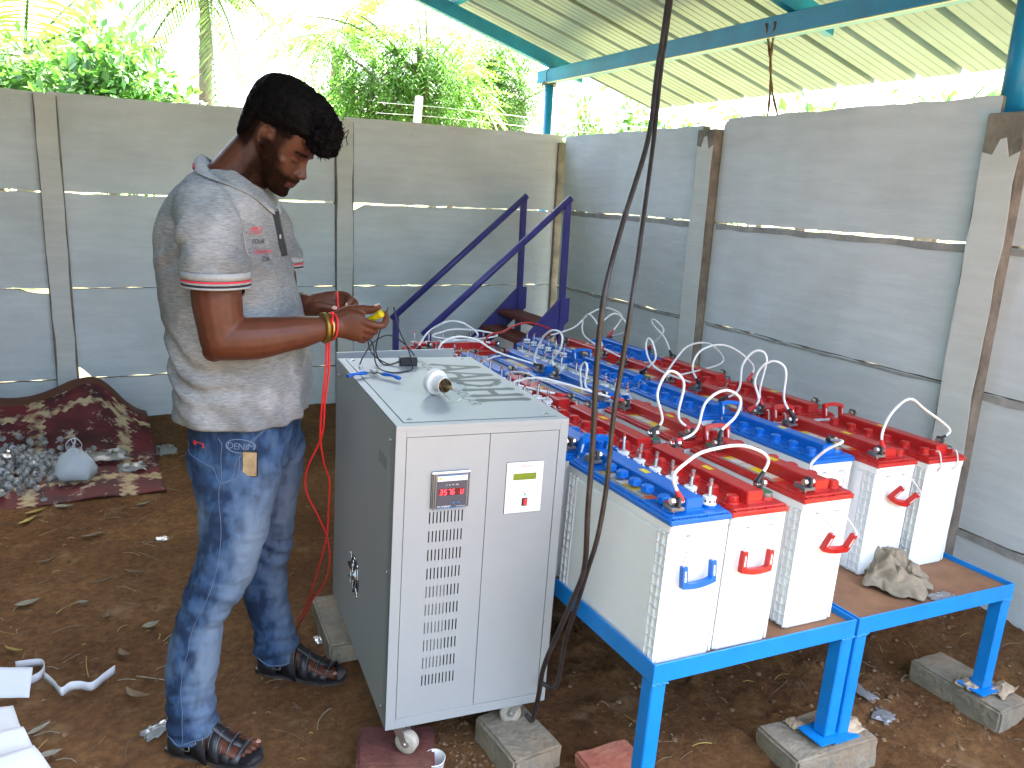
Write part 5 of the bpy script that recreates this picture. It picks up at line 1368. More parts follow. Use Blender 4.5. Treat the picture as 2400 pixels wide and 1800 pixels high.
def attr_mat(name, rough, bump=0.0, bscale=200, sss=0.0, spec=0.4, weave=None):
    m = bpy.data.materials.new(name); m.use_nodes = True
    nt = m.node_tree; N = nt.nodes; L = nt.links; b = N['Principled BSDF']; b.inputs['Roughness'].default_value = rough; b.inputs['Specular IOR Level'].default_value = spec
    a = N.new('ShaderNodeVertexColor'); a.layer_name = 'tint'
    tc = N.new('ShaderNodeTexCoord')
    n = N.new('ShaderNodeTexNoise'); n.inputs['Scale'].default_value = bscale; n.inputs['Detail'].default_value = 4; n.inputs['Roughness'].default_value = 0.7
    src = tc.outputs['Object']
    if weave:
        mp = N.new('ShaderNodeMapping'); mp.inputs['Scale'].default_value = weave; L.new(src, mp.inputs[0]); src = mp.outputs[0]
    L.new(src, n.inputs['Vector'])
    r = N.new('ShaderNodeValToRGB'); r.color_ramp.elements[0].position = 0.33; r.color_ramp.elements[1].position = 0.66
    k0, k1 = (0.62, 1.12) if weave else (0.86, 1.06)
    r.color_ramp.elements[0].color = (k0, k0, k0, 1); r.color_ramp.elements[1].color = (k1, k1, k1, 1)
    L.new(n.outputs['Fac'], r.inputs[0])
    mu = N.new('ShaderNodeMix'); mu.data_type = 'RGBA'; mu.blend_type = 'MULTIPLY'; mu.inputs['Factor'].default_value = 1
    L.new(a.outputs['Color'], mu.inputs['A']); L.new(r.outputs[0], mu.inputs['B']); L.new(mu.outputs['Result'], b.inputs['Base Color'])
    if bump:
        bp = N.new('ShaderNodeBump'); bp.inputs['Distance'].default_value = bump; L.new(n.outputs['Fac'], bp.inputs['Height']); L.new(bp.outputs[0], b.inputs['Normal'])
    if name == 'skin':      # hair stubble is matt, bare skin has a sheen
        se = N.new('ShaderNodeSeparateColor'); L.new(a.outputs['Color'], se.inputs[0])
        mr = N.new('ShaderNodeMapRange'); mr.inputs['From Min'].default_value = 0.012; mr.inputs['From Max'].default_value = 0.05; mr.inputs['To Min'].default_value = 0.02; mr.inputs['To Max'].default_value = spec
        L.new(se.outputs[0], mr.inputs['Value']); L.new(mr.outputs[0], b.inputs['Specular IOR Level'])
    if sss:
        b.inputs['Subsurface Weight'].default_value = sss; b.inputs['Subsurface Radius'].default_value = (0.012, 0.004, 0.002); b.inputs['Subsurface Scale'].default_value = 0.4
    MATS[name] = m
attr_mat('skin', 0.50, 0.0004, 260, 0.0, 0.32)
attr_mat('denim', 0.88, 0.0008, 420, 0, 0.2)
attr_mat('heather', 0.95, 0.0006, 55, 0, 0.15, weave=(1.0, 1.0, 7.0))

man = thing('person', 'man in a grey polo shirt and blue jeans looking down at wires in his hands', 'person', (0.31, 2.12, 0), math.atan2(-0.4402, 0.8979))

def sect(c, f0, f1, w, ex=2.3, n=28, fwd=Vector((1, 0, 0)), lat=Vector((0, 1, 0)), wy=0.0):
    """superellipse section from back f0 to front f1 along fwd, half width w along lat"""
    c = Vector(c); m = (f0 + f1) / 2; h = (f1 - f0) / 2; out = []
    for k in range(n):
        a = 2 * PI * k / n; ca, sa = math.cos(a), math.sin(a)
        x = math.copysign(abs(ca) ** (2 / ex), ca) * h; y = math.copysign(abs(sa) ** (2 / ex), sa) * w
        out.append(c + fwd * (m + x) + lat * (y + wy))
    return out
def loft(mb, rings, cap=True):
    n = len(rings[0]); vs = [p for r in rings for p in r]
    fs = [(i * n + k, i * n + (k + 1) % n, (i + 1) * n + (k + 1) % n, (i + 1) * n + k) for i in range(len(rings) - 1) for k in range(n)]
    b = mb.add(vs, fs, 0, True)
    if cap:
        mb.f.append([b + k for k in range(n)][::-1]); mb.f.append([b + (len(rings) - 1) * n + k for k in range(n)]); mb.mi += [0, 0]; mb.sm += [True, True]
def blob(mb, c, r, mat_=None, n=14):
    """ellipsoid"""
    c = Vector(c); prof = [(math.sin(PI * i / 10), -math.cos(PI * i / 10)) for i in range(11)]
    prof[0] = (0.02, -1); prof[-1] = (0.02, 1)
    M = Matrix.Translation(c) @ (mat_ if mat_ is not None else Matrix.Identity(4)) @ Matrix.Diagonal((*r, 1))
    mb.lathe(prof, n, mat=M)
def limb(mb, pts, rs, n=16, k=6):
    P = catmull(pts, k); R0 = []
    for i in range(len(P)):
        t = i / k; j = min(int(t), len(rs) - 2); u = t - j
        u = u * u * (3 - 2 * u); R0.append(lerp(rs[j], rs[j + 1], u))
    mb.tube(P, R0, n)
    blob(mb, P[0], (R0[0],) * 3); blob(mb, P[-1], (R0[-1],) * 3)
def voxel(mb, name, size, smooth=3, fac=0.5):
    me = mb.mesh(name, [])
    o = link(name, me, man)
    r = o.modifiers.new('r', 'REMESH'); r.mode = 'VOXEL'; r.voxel_size = size; r.use_smooth_shade = True
    if smooth:
        s = o.modifiers.new('s', 'SMOOTH'); s.iterations = smooth; s.factor = fac
    apply_mods(o)
    o.data.polygons.foreach_set('use_smooth', [True] * len(o.data.polygons))
    return o
def displace(o, fn):
    """move every vertex along its normal by fn(co, normal)"""
    me = o.data; nn = [v.normal.copy() for v in me.vertices]; cc = [v.co.copy() for v in me.vertices]; buf = []
    for c, n_ in zip(cc, nn):
        q = fn(c, n_); q = c + n_ * q if not isinstance(q, Vector) else q
        buf += [q.x, q.y, q.z]
    me.vertices.foreach_set('co', buf); me.update()
def tint(o, fn, matname):
    me = o.data
    at = me.color_attributes.new('tint', 'FLOAT_COLOR', 'POINT')
    buf = []
    for v in me.vertices:
        c = fn(v.co, v.normal); buf += [c[0], c[1], c[2], 1.0]
    at.data.foreach_set('color', buf)
    me.materials.clear(); me.materials.append(MATS[matname])
def bvh_of(o):
    me = o.data
    return BVHTree.FromPolygons([v.co.copy() for v in me.vertices], [tuple(p.vertices) for p in me.polygons])
def mixc(a, b, t): return tuple(lerp(x, y, t) for x, y in zip(a, b))
def sstep(e0, e1, x):
    t = min(1, max(0, (x - e0) / (e1 - e0))); return t * t * (3 - 2 * t)

# ---- head frame: bowed forward, turned a little to the camera
HP, HYAW = R_(36), R_(-9)
HO = Vector((0.085, 0.0, 1.610))
HM = Matrix.Translation(HO) @ Matrix.Rotation(HYAW, 4, 'Z') @ Matrix.Rotation(HP, 4, 'Y')
hf = (HM.to_3x3() @ Vector((1, 0, 0))); hl = (HM.to_3x3() @ Vector((0, 1, 0))); hu = (HM.to_3x3() @ Vector((0, 0, 1)))
def hp(f, t, u): return HM @ Vector((f, t, u))
HI = HM.inverted()
body = MB()
hs = [(-0.124, 0.050, 0.078, 0.014, 2.0), (-0.118, 0.030, 0.088, 0.027, 2.1), (-0.105, 0.004, 0.0905, 0.040, 2.2), (-0.09, -0.014, 0.088, 0.049, 2.2), (-0.07, -0.034, 0.090, 0.056, 2.2), (-0.05, -0.058, 0.0875, 0.0625, 2.2), (-0.025, -0.080, 0.0865, 0.067, 2.2),
      (-0.008, -0.087, 0.0895, 0.0685, 2.25), (0.015, -0.091, 0.0920, 0.070, 2.3), (0.045, -0.093, 0.0885, 0.071, 2.3), (0.075, -0.086, 0.073, 0.066, 2.2), (0.098, -0.066, 0.048, 0.052, 2.1), (0.112, -0.038, 0.02, 0.030, 2.0)]
loft(body, [sect(hp(0, 0, u), a, b_, w, ex, 32, hf, hl) for u, a, b_, w, ex in hs])
# brow, nose, lips, chin, cheekbones
for s in (-1, 1): blob(body, hp(0.0775, s * 0.024, -0.003), (0.012, 0.021, 0.0065), HM.to_3x3().to_4x4())
loft(body, [sect(hp(0, 0, u), 0.070, b_, w, 2.0, 14, hf, hl) for u, b_, w in ((-0.008, 0.092, 0.006), (-0.018, 0.0945, 0.0065), (-0.030, 0.1015, 0.0085), (-0.040, 0.109, 0.0105), (-0.0465, 0.1125, 0.0125), (-0.053, 0.108, 0.0135), (-0.058, 0.098, 0.012))])
for s in (-1, 1):
    blob(body, hp(0.094, s * 0.0125, -0.050), (0.010, 0.006, 0.0065), HM.to_3x3().to_4x4())
    blob(body, hp(0.0495, s * 0.043, -0.036), (0.018, 0.017, 0.015), HM.to_3x3().to_4x4())
    # closed-down upper eyelids
    blob(body, hp(0.0720, s * 0.0310, -0.0195), (0.0105, 0.0140, 0.0080), HM.to_3x3().to_4x4())
blob(body, hp(0.088, 0, -0.0665), (0.0115, 0.026, 0.0075), HM.to_3x3().to_4x4())      # moustache swell
blob(body, hp(0.0885, 0, -0.0765), (0.0095, 0.021, 0.0050), HM.to_3x3().to_4x4())     # upper lip
blob(body, hp(0.0880, 0, -0.0850), (0.0085, 0.019, 0.0052), HM.to_3x3().to_4x4())     # lower lip
blob(body, hp(0.080, 0, -0.110), (0.014, 0.022, 0.013), HM.to_3x3().to_4x4())
# ears
for s in (-1, 1):
    em = Matrix.Translation(hp(-0.004, s * 0.0715, -0.008)) @ HM.to_3x3().to_4x4() @ Matrix.Rotation(s * -0.28, 4, 'Z') @ Matrix.Rotation(-0.22, 4, 'Y')
    loop = [(0.013 * math.cos(a) + 0.002 * math.sin(a), s * 0.008, 0.024 * math.sin(a)) for a in [R_(60 + 20 * i) for i in range(13)]]
    body.tube([em @ Vector(p) for p in [(0.013, s * 0.002, 0.012)] + loop[0:] + [(0.006, s * 0.004, -0.025)]], [0.0036] * 6 + [0.004] * 9, 8)
    blob(body, em @ Vector((0.001, s * 0.0015, 0.002)), (0.013, 0.0042, 0.023), em.to_3x3().to_4x4())
    blob(body, em @ Vector((0.003, s * 0.005, -0.0245)), (0.007, 0.0042, 0.007), em.to_3x3().to_4x4())
    body.tube([em @ Vector(p) for p in ((0.006, s * 0.006, 0.014), (-0.004, s * 0.007, 0.006), (-0.004, s * 0.007, -0.010))], 0.0026, 6)
    blob(body, em @ Vector((0.012, s * 0.003, -0.004)), (0.004, 0.004, 0.007), em.to_3x3().to_4x4())
# neck and torso core
loft(body, [sect((0.0, 0, 0), 0, 0, 0, 2, 24)] if False else [sect(c, -a, a, w, 2.1, 24, Vector((math.cos(t), 0, -math.sin(t)))) for c, a, w, t in (
    ((0.050, 0, 1.600), 0.055, 0.050, R_(32)), ((0.020, 0, 1.560), 0.062, 0.056, R_(32)), ((-0.008, 0, 1.525), 0.066, 0.060, R_(28)), ((-0.035, 0, 1.488), 0.076, 0.072, R_(20)), ((-0.055, 0, 1.44), 0.092, 0.13, R_(6)))])
loft(body, [sect((0, 0, z), a, b_, w, 2.5, 24) for z, a, b_, w in ((1.46, -0.14, 0.03, 0.12), (1.40, -0.17, 0.045, 0.165), (1.30, -0.185, 0.06, 0.165), (1.15, -0.175, 0.09, 0.15), (1.0, -0.16, 0.11, 0.15), (0.88, -0.13, 0.085, 0.15))])
# legs inside the jeans, down to the ankles
limb(body, [(-0.02, -0.09, 0.90), (-0.02, -0.12, 0.66), (-0.085, -0.145, 0.42), (-0.128, -0.17, 0.22), (-0.128, -0.180, 0.085)], [0.058, 0.054, 0.040, 0.038, 0.034])
limb(body, [(-0.01, 0.09, 0.90), (-0.01, 0.12, 0.66), (-0.038, 0.15, 0.42), (-0.03, 0.17, 0.22), (-0.012, 0.185, 0.085)], [0.058, 0.054, 0.040, 0.038, 0.034])
# arms
limb(body, [(-0.045, -0.165, 1.425), (-0.012, -0.205, 1.36), (-0.006, -0.222, 1.24), (0.004, -0.225, 1.145)], [0.050, 0.056, 0.056, 0.051])
limb(body, [(0.004, -0.225, 1.140), (0.075, -0.208, 1.142), (0.150, -0.165, 1.150), (0.215, -0.118, 1.158), (0.240, -0.106, 1.160)], [0.050, 0.0495, 0.041, 0.0295, 0.0275])
blob(body, (-0.016, -0.226, 1.112), (0.026, 0.03, 0.026))
limb(body, [(-0.045, 0.165, 1.425), (-0.012, 0.205, 1.36), (0.0, 0.225, 1.24), (0.012, 0.225, 1.145)], [0.050, 0.056, 0.056, 0.050])
limb(body, [(0.012, 0.225, 1.140), (0.065, 0.195, 1.150), (0.095, 0.145, 1.168), (0.118, 0.095, 1.180), (0.130, 0.080, 1.182)], [0.049, 0.047, 0.040, 0.030, 0.0275])
# right hand: back of the hand towards the camera, thumb on top, index hooked round the tool
def palm(pts):
    loft(body, [sect(Vector(c), -a, a, th, 2.3, 18, Vector(up).normalized(), Vector(out).normalized()) for c, a, th, up, out in pts])
o_ = (0.15, -1, 0.1)
palm([((0.222, -0.110, 1.160), 0.027, 0.020, (0, 0, 1), o_), ((0.245, -0.105, 1.163), 0.029, 0.019, (0.05, 0, 1), o_), ((0.268, -0.104, 1.166), 0.036, 0.018, (0.12, 0, 1), o_), ((0.290, -0.106, 1.163), 0.038, 0.0165, (0.18, 0, 1), o_), ((0.305, -0.108, 1.160), 0.034, 0.014, (0.2, 0, 1), o_)])
limb(body, [(0.288, -0.108, 1.180), (0.322, -0.114, 1.174), (0.351, -0.108, 1.168), (0.360, -0.092, 1.180), (0.357, -0.082, 1.196)], [0.0105, 0.0098, 0.0094, 0.0085, 0.0068], 12)
limb(body, [(0.292, -0.108, 1.166), (0.318, -0.110, 1.158), (0.333, -0.094, 1.151), (0.322, -0.074, 1.150), (0.300, -0.070, 1.157)], [0.0108, 0.0102, 0.0098, 0.0088, 0.0070], 12)
limb(body, [(0.290, -0.106, 1.152), (0.311, -0.105, 1.143), (0.320, -0.088, 1.137), (0.308, -0.070, 1.137), (0.288, -0.067, 1.144)], [0.0103, 0.0097, 0.0092, 0.0083, 0.0066], 12)
limb(body, [(0.283, -0.103, 1.140), (0.299, -0.101, 1.130), (0.305, -0.087, 1.126), (0.295, -0.072, 1.127), (0.280, -0.069, 1.134)], [0.0092, 0.0086, 0.0080, 0.0072, 0.0058], 12)
limb(body, [(0.236, -0.092, 1.176), (0.262, -0.086, 1.194), (0.296, -0.088, 1.203), (0.322, -0.093, 1.204), (0.342, -0.098, 1.212)], [0.0175, 0.0155, 0.0118, 0.0112, 0.0078], 12)
# left hand: palm up and towards the camera, fingers curled over the red wire
o2 = (0.1, -0.75, 0.65)
palm([((0.126, 0.084, 1.182), 0.027, 0.019, (0.05, 0.5, 0.85), o2), ((0.148, 0.078, 1.185), 0.031, 0.018, (0.0, 0.5, 0.85), o2), ((0.172, 0.078, 1.188), 0.035, 0.016, (0, 0.5, 0.85), o2), ((0.196, 0.080, 1.192), 0.035, 0.013, (0, 0.5, 0.85), o2)])
limb(body, [(0.190, 0.100, 1.212), (0.221, 0.090, 1.214), (0.240, 0.070, 1.206), (0.236, 0.056, 1.196)], [0.0103, 0.0096, 0.0085, 0.0068], 12)
limb(body, [(0.194, 0.090, 1.200), (0.232, 0.082, 1.203), (0.256, 0.064, 1.195), (0.248, 0.048, 1.184)], [0.0105, 0.0098, 0.0086, 0.0068], 12)
limb(body, [(0.193, 0.078, 1.188), (0.226, 0.072, 1.190), (0.246, 0.056, 1.182), (0.238, 0.042, 1.174)], [0.0100, 0.0093, 0.0082, 0.0065], 12)
limb(body, [(0.186, 0.066, 1.176), (0.212, 0.060, 1.177), (0.226, 0.046, 1.170), (0.220, 0.036, 1.164)], [0.0090, 0.0082, 0.0072, 0.0058], 12)
limb(body, [(0.140, 0.062, 1.178), (0.158, 0.048, 1.186), (0.184, 0.042, 1.186), (0.206, 0.044, 1.182)], [0.0180, 0.0150, 0.0108, 0.0082], 12)
# feet
FEET = (((-0.190, -0.178), (0.052, -0.212)), ((-0.066, 0.196), (0.196, 0.168)))
GZ = (0.020, 0.020)
for fi, ((hx, hy), (tx, ty)) in enumerate(FEET):
    d = Vector((tx - hx, ty - hy, 0)); Lf_ = d.length; d.normalize(); lt = Vector((-d.y, d.x, 0)); H = Vector((hx, hy, GZ[fi]))
    side = 1 if fi == 0 else -1     # big toe towards the body's midline: left of right foot
    secs = [(0.02, 0.004, 0.050, 0.024), (0.05, 0.0, 0.075, 0.030), (0.085, 0.0, 0.095, 0.031), (0.12, 0.002, 0.070, 0.032), (0.155, 0.004, 0.050, 0.038), (0.185, 0.004, 0.036, 0.043), (0.205, 0.004, 0.026, 0.041)]
    loft(body, [sect(H + d * s_ * (Lf_ / 0.25), z0, z1, w, 2.4, 18, Vector((0, 0, 1)), lt) for s_, z0, z1, w in secs])
    for k in range(5):
        off = side * (0.030 - k * 0.0155); ln = (0.246, 0.243, 0.236, 0.226, 0.214)[k] * (Lf_ / 0.25); r = (0.0125, 0.0085, 0.008, 0.0075, 0.0075)[k]
        base_ = H + d * (0.19 * Lf_ / 0.25) + lt * off * 0.92
        limb(body, [base_ + Vector((0, 0, 0.013)), H + d * (ln - 0.02) + lt * off + Vector((0, 0, 0.013)), H + d * (ln - r) + lt * off + Vector((0, 0, 0.009))], [r * 1.05, r, r * 0.85], 10)
bo = voxel(body, 'body', 0.0036, 2, 0.5)
# eye sockets pressed in, then colour
def sockets(co, no):
    q = HI @ co; r = co
    if q.length < 0.2 and q.x > 0.05 and q.z > -0.06:
        for s in (-1, 1):
            d2 = ((q.y - s * 0.030) / 0.017) ** 2 + ((q.z + 0.0145) / 0.0095) ** 2
            if d2 < 4: r = r - hf * 0.0045 * math.exp(-d2)
            d3 = ((q.y - s * 0.0135) / 0.006) ** 2 + ((q.z + 0.016) / 0.010) ** 2
            if d3 < 4: r = r - hf * 0.004 * math.exp(-d3)
    return r.copy()
displace(bo, sockets)
SK = (0.088, 0.027, 0.0115); BEARD = (0.0045, 0.0032, 0.0025); LIP = (0.062, 0.020, 0.015)
def skin_c(co, no):
    q = HI @ co; n_ = noise.noise(co * 22) * 0.5 + noise.noise(co * 60) * 0.5
    c = mixc(SK, (0.068, 0.020, 0.0088), sstep(-0.3, 0.6, n_))
    if q.length < 0.16 and co.z > 1.44:
        c = mixc(c, (0.058, 0.021, 0.011), 0.6)  # face toned darker than the arms, its backlit shade put into the colour
        f, t, u = q.x, q.y, q.z; at = abs(t)
        nb = noise.noise(co * 140) * 0.35 + noise.noise(co * 45) * 0.3
        jaw = sstep(-0.052, -0.074, u + 0.16 * (0.06 - max(0, f)) * -1 + 0.012 * nb) * sstep(-0.045, -0.005, f + 0.02 * nb)
        # beard line rises towards the sideburn in front of the ear
        line = -0.055 + 0.050 * sstep(0.080, 0.025, f)
        jaw = max(jaw * 0.6, sstep(line + 0.014, line - 0.014, u + 0.010 * nb) * sstep(-0.028, 0.010, f) * sstep(-0.14, -0.12, u + 0.001) )
        side = sstep(0.055, 0.035, f + 0.01 * nb) * sstep(0.008, 0.022, f + 0.008 * nb) * sstep(-0.06, -0.04, u) * sstep(0.045, 0.055, at)
        mo = math.exp(-((u + 0.0665) / 0.0078) ** 2) * sstep(0.044, 0.030, at) * sstep(0.05, 0.06, f)
        gap = math.exp(-((u + 0.081) / 0.0085) ** 4) * sstep(0.026, 0.018, at) * sstep(0.07, 0.08, f)
        bm = max(jaw * (1 - 0.35 * sstep(0.04, 0.07, f) * sstep(-0.07, -0.045, u)), side * 0.9, min(1, mo * 1.3))
        bm = min(1, bm * (0.95 + 0.3 * nb)) * (1 - gap)
        c = mixc(c, LIP, gap)
        c = mixc(c, BEARD, max(0, bm) * 0.94)
        br = math.exp(-((u - 0.0015 + 0.10 * (at - 0.028) ** 2 * 20) / 0.0052) ** 2) * sstep(0.008, 0.014, at) * sstep(0.054, 0.044, at) * sstep(0.045, 0.06, f)
        c = mixc(c, BEARD, min(1, br * 1.1))
        lash = math.exp(-((u + 0.0235 + 0.004 * ((at - 0.031) / 0.014) ** 2 * -1) / 0.0030) ** 2) * sstep(0.016, 0.020, at) * sstep(0.047, 0.042, at) * sstep(0.05, 0.06, f)
        c = mixc(c, (0.02, 0.012, 0.01), lash * 0.9)
        hair = sstep(0.010, 0.020, u + 0.006 * nb) * sstep(0.060, 0.045, f) + sstep(-0.02, -0.035, f + 0.006 * nb) * sstep(-0.08, -0.055, u)
        c = mixc(c, BEARD, min(1, hair) * 0.9)
    elif co.z > 1.0:       # lighter palms
        pass
    return c
tint(bo, skin_c, 'skin')
bo.name = 'body'
# eyes: thin dark slits with a glint under the lids
for s in (-1, 1):
    mb = MB(); blob(mb, hp(0.0705, s * 0.0300, -0.0235), (0.0088, 0.0105, 0.0055), HM.to_3x3().to_4x4(), 12); mb.build('eye', MATS['eye_white'], man)
    mb = MB(); blob(mb, hp(0.0750, s * 0.0290, -0.0255), (0.0046, 0.0060, 0.0042), HM.to_3x3().to_4x4(), 10); mb.build('iris', MATS['eye_dark'], man)
# nails
def nail(p, n_, u_, w, l):
    n_ = Vector(n_).normalized(); u_ = Vector(u_); u_ = (u_ - n_ * u_.dot(n_)).normalized(); s_ = n_.cross(u_)
    mb = MB(); blob(mb, p, (w, l, 0.0012), Matrix((s_, u_, n_)).transposed().to_4x4(), 12); mb.build('nail', MATS['nail'], bo)
nail((0.3395, -0.1020, 1.2180), (-0.35, -0.35, 0.9), (0.8, 0, 0.5), 0.0060, 0.0078)
nail((0.2065, 0.0358, 1.1855), (0.1, -0.9, 0.4), (1, 0, -0.1), 0.0058, 0.0075)
nail((0.2345, 0.0500, 1.1930), (0.2, -0.8, -0.3), (0, -0.2, -1), 0.004, 0.0055)
for fi, ((hx, hy), (tx, ty)) in enumerate(FEET):
    d = Vector((tx - hx, ty - hy, 0)).normalized(); lt = Vector((-d.y, d.x, 0)); side = 1 if fi == 0 else -1
    L_ = (Vector((tx - hx, ty - hy, 0))).length
    nail(Vector((hx, hy, GZ[fi])) + d * (0.238 * L_ / 0.25) + lt * side * 0.030 + Vector((0, 0, 0.0205)), (d.x * 0.25, d.y * 0.25, 1), d, 0.0075, 0.0075)

# ---- hair
hair = MB()
hr = [(0.012, -0.099, 0.044, 0.0720), (0.025, -0.105, 0.066, 0.0765), (0.045, -0.111, 0.096, 0.081), (0.070, -0.112, 0.100, 0.082), (0.092, -0.104, 0.082, 0.077), (0.111, -0.088, 0.060, 0.066), (0.126, -0.062, 0.034, 0.048), (0.134, -0.035, 0.010, 0.024)]
loft(hair, [sect(hp(0, 0, u), a, b_, w, 2.3, 28, hf, hl) for u, a, b_, w in hr])
loft(hair, [sect(hp(0, 0, u), a, b_, w, 2.3, 28, hf, hl) for u, a, b_, w in ((0.05, -0.107, -0.01, 0.076), (0.02, -0.103, -0.016, 0.0735), (0.0, -0.0975, -0.026, 0.0705), (-0.025, -0.0905, -0.036, 0.0655), (-0.050, -0.084, -0.050, 0.054), (-0.066, -0.078, -0.064, 0.03))])
limb(hair, [hp(0.03, 0, 0.105), hp(0.085, 0, 0.085), hp(0.108, 0, 0.058), hp(0.108, 0, 0.036)], [0.034, 0.036, 0.030, 0.016], 16)
for s, f_, u_ in ((1, 0.098, 0.066), (-1, 0.098, 0.066), (0.55, 0.110, 0.046), (-0.55, 0.112, 0.044), (-0.8, 0.095, 0.046)):
    blob(hair, hp(f_, s * 0.036, u_), (0.022, 0.026, 0.024), HM.to_3x3().to_4x4())
ho = voxel(hair, 'hair', 0.0036, 1, 0.4)
def hair_d(co, no):
    q = HI @ co
    front = sstep(0.02, 0.09, q.x) * sstep(0.015, 0.03, q.z)
    n_ = noise.fractal(q * 85, 0.8, 2.2, 3) * (0.0018 + 0.0048 * front) + noise.noise(q * 30) * (0.0015 + 0.0020 * front)
    return n_
displace(ho, hair_d)
ho.data.materials.clear(); ho.data.materials.append(MATS['hair_black'])
# loose curls along the fringe and fine stubble hairs at the nape
mb = MB(); rh = random.Random(5)
for i in range(260):
    f_ = rh.uniform(0.06, 0.118); u0 = 0.06 + rh.uniform(-0.03, 0.03); t_ = rh.uniform(-0.055, 0.055)
    p = hp(f_, t_, u0 + 0.02); c = []
    ph = rh.uniform(0, 6)
    for k in range(7):
        a = ph + k * 0.9; c.append(p + hf * (0.012 * k / 6 + 0.005 * math.cos(a)) + hu * (-0.034 * k / 6 + 0.004 * math.sin(a)) + hl * 0.005 * math.sin(a * 0.8))
    mb.tube(c, [0.0011] * 5 + [0.0008, 0.0003], 4, caps=False)
for i in range(500):
    a = rh.uniform(-2.2, 2.2); u0 = rh.uniform(0.02, 0.125)
    rr = 0.9
    d = (hf * -math.cos(a) + hl * math.sin(a)); base_ = hp(0, 0, u0)
    hit = None
    bw = 0.1 * max(0.2, 1 - (max(0, u0 - 0.05) / 0.09) ** 2)
    p = base_ + d * bw * 0.96
    mb.tube([p, p + d * 0.006 + hu * 0.003 + hl * rh.uniform(-.004, .004)], [0.0009, 0.0003], 3, caps=False)
mb.build('hair_strands', MATS['hair_black'], ho)['kind'] = 'stuff'

# ---- jeans
jn = MB()
loft(jn, [sect((0, 0, z), a, b_, w, 2.5, 30) for z, a, b_, w in ((0.955, -0.158, 0.118, 0.158), (0.91, -0.158, 0.118, 0.165), (0.86, -0.152, 0.112, 0.170), (0.81, -0.146, 0.105, 0.168), (0.77, -0.136, 0.098, 0.160))])
RL = [(0.83, -0.146, 0.100, -0.082, 0.086), (0.765, -0.135, 0.094, -0.092, 0.086), (0.69, -0.110, 0.078, -0.108, 0.085), (0.60, -0.108, 0.060, -0.122, 0.078), (0.53, -0.120, 0.042, -0.130, 0.073), (0.47, -0.140, 0.019, -0.138, 0.069), (0.42, -0.155, -0.018, -0.146, 0.063), (0.37, -0.168, -0.050, -0.152, 0.060), (0.30, -0.184, -0.056, -0.160, 0.061), (0.25, -0.193, -0.061, -0.165, 0.062), (0.18, -0.192, -0.074, -0.172, 0.060), (0.13, -0.190, -0.070, -0.177, 0.060), (0.085, -0.190, -0.064, -0.18, 0.062), (0.060, -0.186, -0.066, -0.182, 0.061)]
LL = [(0.83, -0.14, 0.105, 0.082, 0.086), (0.765, -0.125, 0.106, 0.092, 0.086), (0.69, -0.095, 0.094, 0.108, 0.085), (0.62, -0.098, 0.078, 0.120, 0.080), (0.55, -0.104, 0.064, 0.130, 0.074), (0.45, -0.112, 0.051, 0.145, 0.068), (0.387, -0.112, 0.033, 0.153, 0.064), (0.30, -0.100, 0.029, 0.163, 0.061), (0.25, -0.090, 0.031, 0.168, 0.060), (0.16, -0.075, 0.048, 0.178, 0.060), (0.12, -0.074, 0.056, 0.182, 0.060), (0.085, -0.074, 0.054, 0.184, 0.061), (0.062, -0.070, 0.050, 0.185, 0.060)]
for LG in (RL, LL): loft(jn, [sect((0, tc_, z), a, b_, w, 2.2, 26) for z, a, b_, tc_, w in LG])
jo = voxel(jn, 'jeans', 0.006, 4, 0.5)
def leg_fold(co, no):
    z = co.z; d = 0
    # stacked folds over the ankles, creases behind the knee and at the groin
    k = sstep(0.26, 0.08, z); d += k * 0.0042 * math.sin(z * 150 + 4 * math.atan2(co.y, co.x + 0.1) + 3 * noise.noise(co * 9))
    k = math.exp(-((z - 0.44) / 0.085) ** 2); d += k * 0.0032 * math.sin(z * 90 + co.x * 60 + 4 * noise.noise(co * 8))
    k = math.exp(-((z - 0.79) / 0.06) ** 2); d += k * 0.004 * math.sin(z * 70 - abs(co.y) * 80 + 3 * noise.noise(co * 10))
    d += 0.0040 * noise.fractal(co * 8, 0.9, 2.0, 3) + 0.0022 * (abs(noise.noise(Vector((co.x * 22, co.y * 22, co.z * 42)))) - 0.25) * -2
    return d
displace(jo, leg_fold)
DN0, DN1, DN2 = (0.006, 0.020, 0.058), (0.018, 0.058, 0.140), (0.19, 0.245, 0.30)
def denim_c(co, no):
    n_ = noise.fractal(co * 14, 0.8, 2.0, 4) + 0.5 * noise.fractal(Vector((co.x * 60, co.y * 60, co.z * 18)), 0.8, 2.0, 3)
    z = co.z; near = co.y < 0
    if near:
        fr = sstep(-0.2, 0.75, no.x) * sstep(0.87, 0.74, z) * (0.30 + 0.7 * math.exp(-((z - 0.60) / 0.14) ** 2) + 0.75 * math.exp(-((z - 0.30) / 0.14) ** 2))
        bk = sstep(0.1, 0.9, -no.x) * (0.7 * math.exp(-((z - 0.66) / 0.07) ** 2) + 0.55 * math.exp(-((z - 0.29) / 0.10) ** 2))
    else:
        fr = sstep(-0.1, 0.8, no.x) * sstep(0.87, 0.74, z) * (0.35 + 0.6 * math.exp(-((z - 0.60) / 0.13) ** 2) + 0.3 * math.exp(-((z - 0.3) / 0.1) ** 2)); bk = 0.25 * sstep(0.2, 0.9, -no.x) * math.exp(-((z - 0.3) / 0.1) ** 2)
    k = min(1, max(0, max(fr, bk) + 0.25 * n_))
    c = mixc(DN0, DN1, sstep(-0.45, 0.5, n_ + k)); c = mixc(c, DN2, k * 0.72)
    w = sstep(0.06, 0.12, no.z * 0 + abs(noise.noise(co * Vector((40, 40, 90)).x if False else co * 45)) * 0.2)
    return mixc(c, DN2, 0.05 + 0.06 * w)
